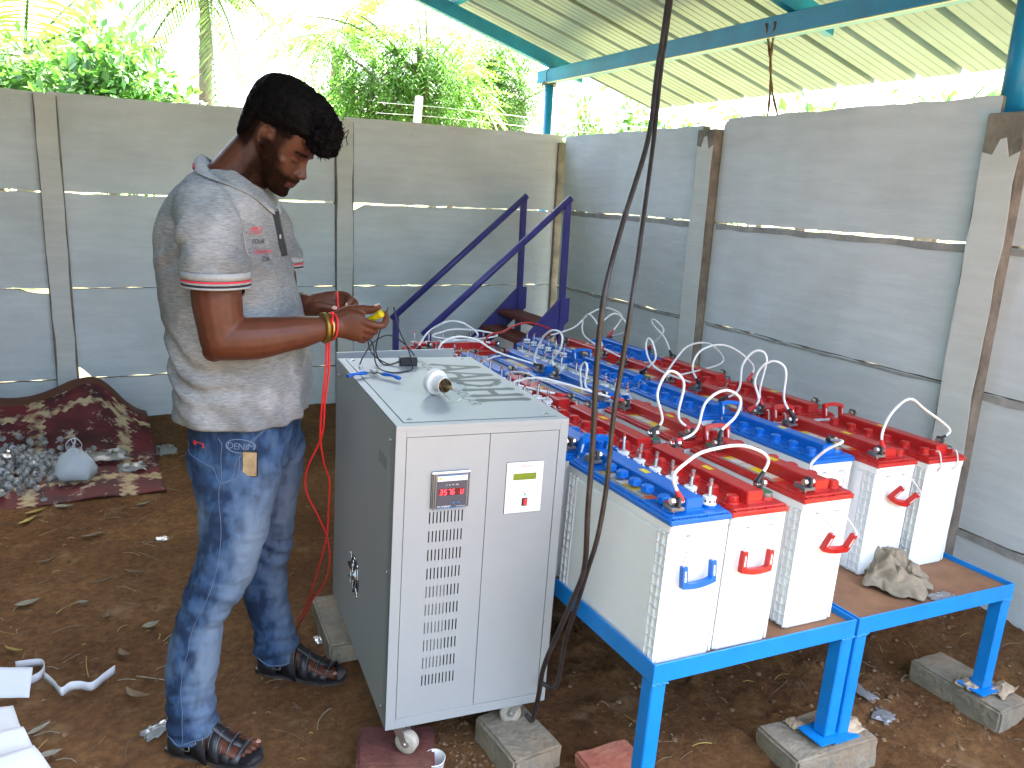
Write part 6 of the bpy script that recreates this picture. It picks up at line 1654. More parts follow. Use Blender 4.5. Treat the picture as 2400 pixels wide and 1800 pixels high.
tint(jo, denim_c, 'denim')
jb = bvh_of(jo)
def on_surf(bvh, pts, off):
    out = []
    for p in pts:
        loc, nrm, i, d_ = bvh.find_nearest(Vector(p))
        out.append(loc + nrm * off)
    for _ in range(2):
        out = [out[0]] + [(out[i - 1] + out[i] * 2 + out[i + 1]) / 4 for i in range(1, len(out) - 1)] + [out[-1]]
    return out
def stitch(pts, name='seam', r=0.0008, m='jeans_thread', off=0.0006, n=6):
    mb = MB(); mb.tube(on_surf(jb, catmull(pts, n), off), r, 5); mb.build(name, MATS[m], jo)
stitch([(-0.028, -0.30, z) for z in (0.90, 0.86)] + [(-0.030, -0.30, 0.76), (-0.030, -0.30, 0.66), (-0.045, -0.30, 0.55), (-0.075, -0.30, 0.45), (-0.110, -0.30, 0.36), (-0.128, -0.30, 0.25), (-0.132, -0.3, 0.14), (-0.130, -0.3, 0.065)])
stitch([(0.095, -0.16, 0.905), (0.060, -0.25, 0.85), (0.035, -0.27, 0.815), (0.0, -0.28, 0.790), (-0.024, -0.28, 0.780)])
stitch([(0.088, -0.16, 0.905), (0.054, -0.25, 0.858), (0.030, -0.27, 0.823), (0.0, -0.28, 0.798), (-0.024, -0.28, 0.788)])
stitch([(-0.15, -0.10, 0.845), (-0.11, -0.20, 0.835), (-0.07, -0.26, 0.815), (-0.03, -0.28, 0.80)])
stitch([(-0.16, -0.11, 0.80), (-0.10, -0.2, 0.79), (-0.075, -0.26, 0.795)], m='jeans_dark')
stitch([(0.02, 0.10, 0.50), (-0.03, 0.08, 0.36), (-0.035, 0.10, 0.24), (-0.02, 0.12, 0.13)], m='jeans_dark')
for LG, ty in ((RL, -0.182), (LL, 0.185)):
    zc = 0.068 if ty < 0 else 0.070
    mb = MB(); mb.tube(on_surf(jb, [(LG[-1][1] * 0.5 + LG[-1][2] * 0.5 + 0.12 * math.cos(a), ty + 0.12 * math.sin(a), zc) for a in [2 * PI * i / 40 for i in range(41)]], 0.0006), 0.0016, 5); mb.build('hem_stitch', MATS['jeans_thread'], jo)
# hip badge, coin pocket label, phone in the pocket
cb, nb_, _, _ = jb.find_nearest(Vector((-0.005, -0.30, 0.862)))
def decal(bvh, me, origin, normal, up, off, parent, name, m, flip=False):
    n_ = Vector(normal).normalized(); u_ = Vector(up); u_ = (u_ - n_ * u_.dot(n_)).normalized(); r_ = u_.cross(n_)
    for v in me.vertices:
        p = Vector(origin) + r_ * v.co.x + u_ * v.co.y + n_ * 0.12
        h = bvh.ray_cast(p, -n_)
        if h[0] is None: h = bvh.find_nearest(p - n_ * 0.12)
        v.co = h[0] + n_ * (off + v.co.z)
    me.materials.clear(); me.materials.append(MATS[m])
    return link(name, me, parent)
mat('badge', (0.10, 0.15, 0.22), 0.7)
def ring_mesh(a, b_, r, n=28):
    mb = MB(); mb.tube([(a * math.cos(t), b_ * math.sin(t), 0) for t in [2 * PI * i / n for i in range(n + 1)]], r, 4, caps=False); return mb.mesh('ring', [])
nrm = Vector((0.05, -1, 0.05)); upv = Vector((0.1, 0, 1))
decal(jb, text_mesh('DENIM', 0.022, 0.0, 0.95, 0.0, 'CENTER'), Vector((0.018, -0.17, 0.855)), nrm, upv, 0.0012, jo, 'lettering', 'badge')
decal(jb, ring_mesh(0.034, 0.017, 0.0016), Vector((0.018, -0.17, 0.863)), nrm, upv, 0.0008, jo, 'badge_rim', 'badge')
mb = MB(); mb.box((-0.020, -0.006, -0.0005), (0.020, 0.006, 0.0005)); mb2 = mb.mesh('x', [])
decal(jb, mb2, Vector((-0.090, -0.15, 0.858)), Vector((-0.35, -1, 0)), Vector((0.05, 0, 1)), 0.0008, jo, 'pocket_label', 'stripe_red')
ph = thing('phone', 'edge of a gold phone sticking out of the jeans front pocket', 'phone'); ph.matrix_world = man.matrix_basis @ Matrix.Translation((0.040, -0.164, 0.842)) @ Euler((0.1, 0.05, 0.10)).to_matrix().to_4x4()
mb = MB(); mb.box((-0.019, -0.006, -0.06), (0.019, 0.0055, 0.010), bev=0.003); mb.build('case', MATS['black_plastic'], ph)
mb = MB(); mb.box((-0.016, -0.0066, -0.056), (0.017, -0.0061, 0.008)); mb.build('back', mat('phone_gold', (0.36, 0.27, 0.15), 0.35, noise_scale=40, var=0.4), ph)

# ---- polo shirt
sh_ = MB()
TS = [(1.522, -0.112, 0.018, 0.066), (1.500, -0.140, 0.030, 0.092), (1.475, -0.160, 0.044, 0.135), (1.45, -0.176, 0.058, 0.168), (1.41, -0.198, 0.068, 0.188), (1.36, -0.214, 0.079, 0.193), (1.28, -0.216, 0.097, 0.186), (1.20, -0.212, 0.117, 0.180), (1.13, -0.204, 0.134, 0.179), (1.07, -0.195, 0.144, 0.181), (0.985, -0.190, 0.144, 0.184), (0.93, -0.192, 0.136, 0.186), (0.895, -0.190, 0.130, 0.186)]
loft(sh_, [sect((0, 0, z), a, b_, w, 2.35, 40) for z, a, b_, w in TS])
limb(sh_, [(-0.055, -0.150, 1.425), (-0.022, -0.200, 1.375), (-0.008, -0.222, 1.315), (-0.005, -0.226, 1.272)], [0.070, 0.074, 0.073, 0.0715], 20)
limb(sh_, [(-0.055, 0.150, 1.425), (-0.022, 0.200, 1.375), (-0.006, 0.224, 1.315), (0.0, 0.226, 1.272)], [0.070, 0.074, 0.073, 0.0715], 20)
so = voxel(sh_, 'shirt', 0.0062, 5, 0.5)
# trim the rounded sleeve ends and the hem flat, then fold the cloth
bm = bmesh.new(); bm.from_mesh(so.data)
def cut(c, n_):
    bmesh.ops.bisect_plane(bm, geom=bm.verts[:] + bm.edges[:] + bm.faces[:], plane_co=c, plane_no=n_, clear_outer=True)
bmesh.ops.bisect_plane(bm, geom=bm.verts[:] + bm.edges[:] + bm.faces[:], plane_co=(0, 0, 0.903), plane_no=(0.0, 0, -1), clear_outer=True)
kill = []
for f in bm.faces:
    c_ = f.calc_center_median()
    if 1.15 < c_.z < 1.272 and abs(c_.y) > 0.1905: kill.append(f)
bmesh.ops.delete(bm, geom=kill, context='FACES')
top = [f for f in bm.faces if f.calc_center_median().z > 1.5185 and f.normal.z > 0.6]
bmesh.ops.delete(bm, geom=top, context='FACES')
bm.normal_update(); bm.to_mesh(so.data); bm.free()
def cloth_fold(co, no):
    z, x, y = co.z, co.x, co.y
    d = 0.0035 * noise.fractal(co * 9, 0.9, 2.0, 3) + 0.0014 * noise.noise(co * 32)
    k = math.exp(-((z - 1.03) / 0.09) ** 2) * sstep(0.12, -0.15, x); d += k * 0.0085 * math.sin(z * 105 + x * 28 + 5 * noise.noise(co * 6))
    k = math.exp(-((z - 0.93) / 0.05) ** 2); d += k * 0.0055 * math.sin(math.atan2(y, x) * 9 + 30 * z + 4 * noise.noise(co * 5))
    k = math.exp(-((x + 0.11) ** 2 + (z - 1.33) ** 2) / 0.006) * (abs(y) > 0.1); d += k * 0.006 * math.sin(z * 75 - x * 60 + 3 * noise.noise(co * 8))
    k = math.exp(-((x - 0.07) ** 2 / 0.003 + (z - 1.31) ** 2 / 0.008)) * (abs(y) > 0.08); d += k * 0.006 * math.sin((x + z) * 70)
    return d
displace(so, cloth_fold)
GR0, GR1, SWT = (0.185, 0.198, 0.20), (0.265, 0.275, 0.275), (0.10, 0.105, 0.11)
def shirt_c(co, no):
    n_ = noise.fractal(co * 10, 0.8, 2.0, 3)
    c = mixc(GR0, GR1, sstep(-0.4, 0.4, n_))
    # sweat-damp patches on chest, back and belly
    w = math.exp(-((co.x - 0.07) ** 2 / 0.002 + (co.z - 1.31) ** 2 / 0.004)) + 0.8 * math.exp(-((co.x + 0.19) ** 2 / 0.002 + (co.z - 1.18) ** 2 / 0.012)) + 0.6 * math.exp(-((co.x - 0.12) ** 2 / 0.0015 + (co.z - 1.19) ** 2 / 0.002))
    return mixc(c, SWT, min(0.65, w * (0.6 + n_)) if w > 0.02 else 0)
tint(so, shirt_c, 'heather')
sol = so.modifiers.new('t', 'SOLIDIFY'); sol.thickness = 0.0022; sol.offset = -1
apply_mods(so); so.data.polygons.foreach_set('use_smooth', [True] * len(so.data.polygons))
sb = bvh_of(so)
def band(bvh, cx, cy, z, hgt, rr, name, m, off=0.002, tilt=0.0, n=40):
    mb = MB(); rows = []
    for zz in (z - hgt / 2, z + hgt / 2):
        ring = []
        for i in range(n):
            a = 2 * PI * i / n; d_ = Vector((math.cos(a), math.sin(a), 0))
            p0 = Vector((cx, cy, zz)) + d_ * rr; h = bvh.ray_cast(p0, -d_)
            q = h[0] if h[0] is not None and (h[0] - p0).length < rr else p0 - d_ * (rr - 0.0715)
            ring.append(q + d_ * off)
        rows.append(ring)
    mb.add(rows[0] + rows[1], [(i, (i + 1) % n, n + (i + 1) % n, n + i) for i in range(n)], 0, True)
    o = mb.build(name, MATS[m], so)
    s_ = o.modifiers.new('t', 'SOLIDIFY'); s_.thickness = 0.0016; apply_mods(o)
def cuff(cx, cy):
    for z, h, m in ((1.288, 0.016, 'rib_grey'), (1.2765, 0.0042, 'stripe_red'), (1.2720, 0.0042, 'rib_grey'), (1.2675, 0.0048, 'stripe_black'), (1.2625, 0.0048, 'rib_grey')):
        mb = MB(); n = 36; ring0, ring1 = [], []
        for i in range(n):
            a = 2 * PI * i / n; r = 0.0742 + 0.0010 * math.sin(3 * a)
            ring0.append((cx + r * math.cos(a), cy + r * math.sin(a) * 0.98, z - h / 2)); ring1.append((cx + r * math.cos(a), cy + r * math.sin(a) * 0.98, z + h / 2))
        mb.add(ring0 + ring1, [(i, (i + 1) % n, n + (i + 1) % n, n + i) for i in range(n)], 0, True)
        o = mb.build('cuff', MATS[m], so); s_ = o.modifiers.new('t', 'SOLIDIFY'); s_.thickness = 0.003; s_.offset = 0; apply_mods(o)
cuff(-0.005, -0.226); cuff(0.0, 0.226)
# collar: stand and fall, open at the throat
def collar():
    mb = MB(); n = 44; rows = []
    col_b = BVHTree.FromPolygons([v.co.copy() for v in so.data.vertices], [tuple(p.vertices) for p in so.data.polygons])
    for j, tt in enumerate((0, 0.12, 0.45, 0.8, 1.0)):
        row = []
        for i in range(n + 1):
            a = R_(16) + (2 * PI - R_(32)) * i / n          # angle from the front
            ca, sa = math.cos(a), math.sin(a)
            fr = 0.5 + 0.5 * ca                              # 1 front, 0 back
            T = Vector((-0.036 + 0.076 * ca + 0.018 * fr, 0.066 * sa, lerp(1.556, 1.432, fr ** 0.85)))
            B = Vector((-0.036 + 0.100 * ca + 0.022 * fr, (0.108 - 0.030 * fr) * sa, lerp(1.512, 1.398, fr) - 0.020 * abs(sa) * (1 - fr * 0.4)))
            B.z += 0.03; h_ = col_b.ray_cast(B + Vector((ca * 0.25, sa * 0.25, 0.20)), Vector((-ca * 0.25, -sa * 0.25, -0.20)).normalized())
            if h_[0] is not None: B = h_[0] + h_[1] * 0.006
            d_ = T.lerp(B, tt); bulge = math.sin(PI * min(1, tt * 1.2)) * 0.008
            d_ += Vector((ca, sa, 0.6)) * bulge
            row.append(d_)
        rows.append(row)
    vs = [p for r in rows for p in r]; m_ = n + 1
    mb.add(vs, [(j * m_ + i, j * m_ + i + 1, (j + 1) * m_ + i + 1, (j + 1) * m_ + i) for j in range(4) for i in range(n)], 0, True)
    o = mb.build('collar', MATS['rib_grey'], so); s_ = o.modifiers.new('t', 'SOLIDIFY'); s_.thickness = 0.0032; s_.offset = 0; ss = o.modifiers.new('s', 'SUBSURF'); ss.levels = 1; apply_mods(o)
    o.data.polygons.foreach_set('use_smooth', [True] * len(o.data.polygons))
    for k, (tt, m) in enumerate(((0.72, 'stripe_red'), (0.88, 'stripe_black'))):
        mb = MB(); pts = []
        for i in range(n * 2 // 4, n * 3 // 4 - 4) if False else range(int(n * 0.47), int(n * 0.66)):
            a_, b_ = rows[3][i], rows[4][i]; c_ = rows[2][i]
            p = c_.lerp(a_, (tt - 0.45) / 0.35) if tt < 0.8 else a_.lerp(b_, (tt - 0.8) / 0.2)
            dirv = Vector((p.x + 0.036, p.y, 0.02)).normalized(); pts.append(p + dirv * 0.0026)
        mb.tube(pts, 0.0021, 5, flat=1.0); mb.build('collar_stripe', MATS[m], o)
    return o
collar()
# dark placket with a button, and the small chest print
mb = MB(); rows = []
for z in [1.425 - i * 0.012 for i in range(10)]:
    row = []
    for y in (-0.024, -0.008, 0.008, 0.020):
        h = sb.ray_cast(Vector((0.3, y, z)), Vector((-1, 0, 0))); p = h[0] if h[0] is not None else Vector((0.06, y, z)); row.append(p + Vector((0.0022, 0, 0)))
    rows.append(row)
mb.add([p for r in rows for p in r], [(j * 4 + i, j * 4 + i + 1, (j + 1) * 4 + i + 1, (j + 1) * 4 + i) for j in range(9) for i in range(3)], 0, True)
o = mb.build('placket', MATS['placket_black'], so); s_ = o.modifiers.new('t', 'SOLIDIFY'); s_.thickness = 0.002; s_.offset = 0; apply_mods(o)
h = sb.ray_cast(Vector((0.3, -0.014, 1.365)), Vector((-1, 0, 0)))
mb = MB(); mb.lathe([(0.0058, 0), (0.0058, 0.002), (0.004, 0.0024), (0, 0.002)], 14, mat=Matrix.Translation(h[0] + Vector((0.0035, 0, 0))) @ Matrix.Rotation(PI / 2, 4, 'Y')); mb.build('button', MATS['button'], so)
pn = Vector((0.75, -0.66, 0.0))
for body_, sz, z, m, sh0, dx in (('MU', 0.026, 1.375, 'stripe_red', 0.5, 0.0), ('FOUR', 0.016, 1.352, 'stripe_black', 0.3, 0.006), ('Champion', 0.015, 1.330, 'stripe_red', 0.4, 0.004), ('Club', 0.016, 1.312, 'stripe_black', 0.4, 0.022)):
    decal(sb, text_mesh(body_, sz, 0.0, 1.0, sh0), Vector((0.012 + dx * 0.7, -0.105 + dx * 0.7, z)), pn, (0.02, 0, 1), 0.0012, so, 'chest_print', m)
# shoulder seam lines
def sseam(pts):
    mb = MB(); mb.tube(on_surf(sb, catmull(pts, 8), 0.0004), 0.0012, 5); mb.build('seam', MATS['rib_grey'], so)
sseam([(-0.055, -0.10, 1.50), (-0.060, -0.17, 1.475)]); sseam([(-0.060, -0.175, 1.475), (-0.02, -0.2, 1.46), (0.035, -0.2, 1.42), (0.055, -0.19, 1.36), (0.06, -0.19, 1.31)])

# ---- sandals
for fi, ((hx, hy), (tx, ty)) in enumerate(FEET):
    d = Vector((tx - hx, ty - hy, 0)); L_ = d.length; d.normalize(); lt = Vector((-d.y, d.x, 0)); H = Vector((hx, hy, 0)); k = L_ / 0.25
    sdl = thing('sandal', ('black strapped sandal on the foot nearer the camera', 'black strapped sandal on the foot by the cabinet')[fi], 'sandal', group='sandals')
    sdl.matrix_world = man.matrix_basis @ Matrix.Translation(H)
    def P(s_, w, z): return d * s_ * k + lt * w + Vector((0, 0, z))
    prof = [(-0.008, 0.020), (0.02, 0.034), (0.06, 0.037), (0.11, 0.036), (0.16, 0.044), (0.20, 0.050), (0.232, 0.046), (0.252, 0.030), (0.260, 0.010)]
    outl = [(s_, w) for s_, w in prof] + [(s_, -w) for s_, w in prof[::-1]]
    for z0, z1, m, gsc, nm in ((-0.004, 0.012, 'sandal_sole', 1.04, 'sole'), (0.0122, 0.020, 'sandal_black', 1.0, 'footbed')):
        mb = MB(); n = len(outl)
        vs = [P(s_, w * gsc, z0) for s_, w in outl] + [P(s_, w * gsc, z1) for s_, w in outl]
        mb.add(vs, [list(range(n)), list(range(2 * n - 1, n - 1, -1))] + [(i, n + i, n + (i + 1) % n, (i + 1) % n) for i in range(n)])
        mb.build(nm, MATS[m], sdl)
    def strap(s0, s1, wid, hgt, sw=0.0, name='strap', a0=0, a1=180):
        """band arching over the foot from the outer to the inner edge"""
        mb = MB(); rows = []
        w = 0.046
        for i in range(15):
            a = R_(lerp(a0, a1, i / 14)); s_ = lerp(s0, s1, i / 14)
            pw = w * math.copysign(abs(math.cos(a)) ** 0.8, math.cos(a)); pz = 0.018 + hgt * abs(math.sin(a)) ** 0.75
            rows.append([P(s_ - wid / 2, pw, pz + sw), P(s_ + wid / 2, pw, pz - sw)])
        mb.add([p for r in rows for p in r], [(2 * i, 2 * i + 1, 2 * i + 3, 2 * i + 2) for i in range(14)], 0, True)
        o = mb.build(name, MATS['sandal_black'], sdl); s_m = o.modifiers.new('t', 'SOLIDIFY'); s_m.thickness = 0.0035; s_m.offset = 1; apply_mods(o)
        for e in (0, 1):
            mb = MB(); mb.tube([r[0].lerp(r[1], 0.14 if e == 0 else 0.86) + Vector((0, 0, 0.0036)) + lt * 0.0036 * (1 if r[0].dot(lt) > 0 else -1) * (1 if abs(r[0].dot(lt)) > 0.03 else 0) for r in rows[2:-2]], 0.0006, 4); mb.build('stitching', MATS['sandal_stitch'], o)
        return o
    strap(0.208, 0.198, 0.036, 0.027); strap(0.172, 0.176, 0.027, 0.042); strap(0.138, 0.146, 0.030, 0.062, 0.006); strap(0.095, 0.105, 0.040, 0.100, 0.014)
    # long strap along the top joining the cross bands
    mb = MB(); rows = [[P(s_, -0.015, z), P(s_, 0.015, z)] for s_, z in ((0.088, 0.122), (0.115, 0.100), (0.140, 0.084), (0.165, 0.066), (0.19, 0.053), (0.21, 0.047))]
    mb.add([p for r in rows for p in r], [(2 * i, 2 * i + 1, 2 * i + 3, 2 * i + 2) for i in range(5)], 0, True); o = mb.build('strap', MATS['sandal_black'], sdl); s_m = o.modifiers.new('t', 'SOLIDIFY'); s_m.thickness = 0.003; s_m.offset = -1; apply_mods(o)
    # heel counter
    mb = MB(); rows = []
    for i in range(17):
        a = R_(80 + 200 * i / 16); rows.append([P(0.052 + 0.056 * math.cos(a), 0.038 * math.sin(a), 0.018), P(0.052 + 0.054 * math.cos(a), 0.036 * math.sin(a), 0.060 - 0.010 * abs(math.sin(a)))])
    mb.add([p for r in rows for p in r], [(2 * i, 2 * i + 1, 2 * i + 3, 2 * i + 2) for i in range(16)], 0, True); o = mb.build('heel_counter', MATS['sandal_black'], sdl); s_m = o.modifiers.new('t', 'SOLIDIFY'); s_m.thickness = 0.0035; apply_mods(o)
    for s_, z in ((0.092, 0.080), (0.07, 0.052)):
        w = -0.047 if s_ > 0.08 else -0.043
        mb = MB(); mb.tube([P(s_ - 0.008, w, z - 0.012), P(s_ + 0.008, w, z - 0.012), P(s_ + 0.006, w + 0.004, z + 0.010), P(s_ - 0.010, w + 0.004, z + 0.010), P(s_ - 0.008, w, z - 0.012)], 0.0016, 5); mb.build('buckle', MATS['zinc'], sdl)

# ---- bangles, thread, screwdriver, red wire
MW = man.matrix_basis.copy()
def mthing(name, label, cat, p): return thing(name, label, cat, MW @ Vector(p), man.rotation_euler.z)
ax = Vector((0.065, 0.045, 0.006)).normalized()
def ringpts(c, r1, r2, n=26, tilt=0.0):
    u_ = Vector((0, 0, 1)); u_ = (u_ - ax * u_.dot(ax)).normalized(); w_ = ax.cross(u_)
    return [Vector(c) + u_ * r1 * math.cos(a) + w_ * r2 * math.sin(a) + ax * tilt * math.cos(a) for a in [2 * PI * i / n for i in range(n + 1)]]
for nm, lab, c, r, rad, m, tl in (('bangle', 'thin gold bangle on the right wrist', (0.224, -0.113, 1.159), 0.0335, 0.0022, 'gold', 0.004), ('bangle', 'broad dull brass bangle on the right forearm end', (0.214, -0.119, 1.158), 0.0325, 0.0062, 'brass_band', 0.002), ('wrist_thread', 'red thread tied round the right wrist', (0.2325, -0.108, 1.160), 0.0318, 0.0021, 'thread_red', 0.006)):
    t = mthing(nm, lab, 'bracelet', c)
    mb = MB(); mb.tube([p - Vector(c) for p in ringpts(c, r, r, tilt=tl)], rad, 8, caps=False, flat=1.0 if rad < 0.004 else 1.0); mb.build('band', MATS[m], t)
    if nm == 'wrist_thread':
        mb = MB(); blob(mb, Vector((0.0, -0.005, 0.034)), (0.005, 0.005, 0.005)); mb.build('knot', MATS[m], t)
sdv = mthing('screwdriver', 'yellow clear-handled screwdriver held between thumb and forefinger', 'screwdriver', (0.340, -0.092, 1.190))
m_ = mat('tool_yellow', (0.62, 0.50, 0.01), 0.12, trans=0.35)
ma = Matrix.Translation((0, 0, 0)) @ Vector((0.62, -0.35, 0.42)).normalized().to_track_quat('Z', 'Y').to_matrix().to_4x4()
mb = MB(); mb.lathe([(0.0085, -0.055), (0.0095, -0.045), (0.0085, 0.0), (0.0100, 0.010), (0.0095, 0.014), (0.006, 0.016)], 12, mat=ma, smooth=False); mb.build('handle', m_, sdv)
mb = MB(); mb.lathe([(0.0022, -0.12), (0.0022, -0.054)], 8, mat=ma); mb.build('shaft', MATS['zinc'], sdv)
def wire(label, pts, r=0.0027):
    o0 = MW @ Vector(pts[-1]); t = thing('red_wire', label, 'wire', o0, man.rotation_euler.z)
    mb = MB(); mb.tube([p - Vector(pts[-1]) for p in catmull(pts, 9)], r, 7); mb.build('sheath', MATS['wire_red'], t)
    return t
wire('red wire hanging from the wrist in a loose loop down to the ground', [(0.2325, -0.108, 1.196), (0.238, -0.138, 1.175), (0.223, -0.1, 1.125), (0.216, -0.079, 1.044), (0.199, -0.049, 0.951), (0.182, -0.013, 0.851), (0.134, 0.026, 0.745), (0.118, 0.069, 0.66), (0.143, 0.114, 0.559), (0.156, 0.162, 0.473), (0.15, 0.211, 0.374), (0.121, 0.263, 0.275), (0.066, 0.316, 0.18), (0.025, 0.371, 0.088), (-0.014, 0.427, 0.01)])
wire('second strand of red wire hanging straight from the hands to the ground', [(0.2325, -0.108, 1.196), (0.232, -0.142, 1.165), (0.216, -0.1, 1.124), (0.208, -0.079, 1.043), (0.192, -0.049, 0.95), (0.178, -0.013, 0.851), (0.178, 0.026, 0.76), (0.183, 0.069, 0.691), (0.17, 0.114, 0.589), (0.153, 0.162, 0.48), (0.119, 0.211, 0.365), (0.086, 0.263, 0.258), (0.048, 0.316, 0.162), (0.018, 0.371, 0.096), (-0.013, 0.427, 0.054)])
wire('short stripped red wire end standing up between the fingers of the left hand', [(0.2110, 0.0480, 1.2260), (0.2120, 0.0480, 1.2080), (0.2125, 0.050, 1.1920), (0.216, 0.046, 1.182), (0.235, 0.030, 1.176), (0.240, -0.02, 1.172), (0.2325, -0.075, 1.190)], 0.0024)
# ------------------------------------------------------------------ paving blocks under the feet of rack and cabinet
mat('paver_grey', (0.26, 0.225, 0.165), 0.92, noise_scale=14, var=0.35, bump=0.006, bump_scale=60, dirt=(0.22, 0.135, 0.07), dirt_scale=6, dirt_amt=0.75)
mat('paver_red', (0.125, 0.038, 0.030), 0.85, noise_scale=12, var=0.4, bump=0.006, bump_scale=50, dirt=(0.2, 0.12, 0.07), dirt_scale=5, dirt_amt=0.5)
mat('brick_orange', (0.42, 0.135, 0.085), 0.9, noise_scale=14, var=0.3, bump=0.005, bump_scale=60, dirt=(0.34, 0.22, 0.13), dirt_scale=7, dirt_amt=0.7)
def block(name, label, cx, cy, z0, z1, sx, sy, rot, m, seed):
    r_ = random.Random(seed); bm = bmesh.new()
    bmesh.ops.create_cube(bm, size=1.0)
    for v in bm.verts: v.co = Vector((v.co.x * sx, v.co.y * sy, v.co.z * (z1 - z0)))
    bmesh.ops.bevel(bm, geom=bm.edges[:], offset=0.007, segments=2, affect='EDGES')
    bmesh.ops.subdivide_edges(bm, edges=bm.edges[:], cuts=3, use_grid_fill=True)
    for v in bm.verts: v.co += v.co.normalized() * (noise.fractal(v.co * 14 + Vector((seed, 0, 0)), 0.8, 2, 3) * 0.006)
    me = bpy.data.meshes.new(name); bm.to_mesh(me); bm.free(); me.materials.append(MATS[m])
    me.polygons.foreach_set('use_smooth', [True] * len(me.polygons)); me.set_sharp_from_angle(angle=R_(40))
    o = link(name, me, None, (cx, cy, (z0 + z1) / 2), (r_.uniform(-.02, .02), r_.uniform(-.02, .02), rot)); return tag(o, label, 'paving block', 'blocks under rack and cabinet feet')
block('paving_block', 'dark red block under the front left caster of the cabinet', 0.590, 1.745, -0.02, 0.074, 0.20, 0.155, -0.35, 'paver_red', 1)
block('paving_block', 'wet-stained grey block under the front right caster of the cabinet', 0.915, 1.675, -0.02, 0.072, 0.155, 0.21, 0.10, 'paver_grey', 2)
block('paving_block', 'orange brick beneath the front left leg of the near rack', 1.118, 1.47, -0.05, 0.044, 0.165, 0.20, 0.0, 'brick_orange', 3)
block('paving_block', 'grey block shared by the two middle front rack legs', 1.705, 1.355, -0.05, 0.062, 0.29, 0.165, -0.06, 'paver_grey', 4)
block('paving_block', 'long grey block under the right front leg of the wall rack', 2.415, 1.385, -0.085, 0.030, 0.155, 0.31, 0.03, 'paver_grey', 5)
block('paving_block', 'pale block at the back left caster of the cabinet', 0.615, 2.43, -0.02, 0.074, 0.13, 0.33, -0.05, 'paver_grey', 6)
block('paving_block', 'grey block far behind under the near rack middle leg', 1.09, 2.46, -0.05, 0.036, 0.2, 0.16, 0.1, 'paver_grey', 7)

# ------------------------------------------------------------------ paper, leaves and scraps
mat('paper_white', (0.66, 0.67, 0.68), 0.7)
mat('kraft', (0.42, 0.32, 0.21), 0.85, noise_scale=20, var=0.2)
mat('cloth_beige', (0.26, 0.215, 0.15), 0.95, noise_scale=25, var=0.3, bump=0.002, bump_scale=80)
clear_mat('film', (0.9, 0.92, 0.93), 0.12, 0.55)
mat('foil', (0.62, 0.60, 0.55), 0.25, metal=0.6)
def sheet_obj(name, label, cat, pts_fn, nu, nv, m, group=None, th=0.0008, loc=(0, 0, 0), rot=0.0, parent=None):
    mb = MB(); vs = [pts_fn(i / nu, j / nv) for j in range(nv + 1) for i in range(nu + 1)]; w = nu + 1
    mb.add(vs, [(j * w + i, j * w + i + 1, (j + 1) * w + i + 1, (j + 1) * w + i) for j in range(nv) for i in range(nu)], 0, True)
    o = mb.build(name, MATS[m], parent, loc, (0, 0, rot))
    s = o.modifiers.new('t', 'SOLIDIFY'); s.thickness = th; s.offset = 0; apply_mods(o)
    if cat: tag(o, label, cat, group)
    return o
def gp(x, y, dz=0.0): return (x, y, gz(x, y) + dz)
# two curled paper strips
def strip(label, path, w, seed):
    P = catmull([Vector(p) for p in path], 6); r_ = random.Random(seed)
    def fn(u, v):
        i = min(len(P) - 1, int(u * (len(P) - 1))); p = P[i]
        return (p.x, p.y, p.z + w * v + 0.002)
    c = P[0]
    def fn2(u, v):
        q = fn(u, v); return (q[0] - c.x, q[1] - c.y, q[2] - c.z)
    return sheet_obj('paper_strip', label, 'paper', fn2, len(P) - 1, 2, 'paper_white', 'paper on the ground', loc=(c.x, c.y, c.z))
strip('narrow curled paper strip standing on the soil near the left edge', [gp(-0.343, 2.594), gp(-0.30, 2.588), gp(-0.272, 2.575), gp(-0.262, 2.540), gp(-0.272, 2.505), gp(-0.302, 2.480)], 0.026, 1)
strip('folded zigzag paper strip lying on the soil left of the man', [gp(-0.262, 2.500), gp(-0.235, 2.45), gp(-0.2125, 2.400), gp(-0.19, 2.418), gp(-0.165, 2.416), gp(-0.1325, 2.398), gp(-0.10, 2.43), gp(-0.070, 2.458)], 0.028, 2)
def leaflet(label, pts, curl, seed):
    r_ = random.Random(seed); cx = sum(p[0] for p in pts) / 4; cy = sum(p[1] for p in pts) / 4; z0 = gz(cx, cy) + 0.004
    A, B, C_, D = [Vector((p[0] - cx, p[1] - cy, p[2])) for p in pts]
    def fn(u, v):
        p = A.lerp(B, u).lerp(D.lerp(C_, u), v); p = p + Vector((0, 0, curl * (math.sin(PI * u) + 0.4 * math.sin(2 * PI * v + seed)) * 0.5 + 0.002 * noise.noise(Vector((u * 4, v * 4, seed))))); return tuple(p)
    return sheet_obj('paper_sheet', label, 'paper', fn, 10, 8, 'paper_white', 'paper on the ground', loc=(cx, cy, z0))
leaflet('white paper sheet standing half upright at the left edge', [(-0.43, 2.46, 0.0), (-0.295, 2.415, 0.0), (-0.285, 2.475, 0.060), (-0.43, 2.52, 0.065)], 0.004, 1)
leaflet('large white paper sheet lying flat at the left edge below the upright one', [(-0.50, 2.20, 0.0), (-0.300, 2.26, 0.0), (-0.330, 2.375, 0.012), (-0.50, 2.40, 0.008)], 0.006, 2)
leaflet('white folded paper in the lower left corner, upper flap', [(-0.42, 2.14, 0.0), (-0.262, 2.15, 0.01), (-0.292, 2.225, 0.035), (-0.42, 2.23, 0.02)], 0.012, 3)
leaflet('white folded paper in the lower left corner, front leaf', [(-0.40, 1.98, 0.0), (-0.215, 2.06, 0.0), (-0.262, 2.14, 0.035), (-0.42, 2.12, 0.02)], 0.010, 4)
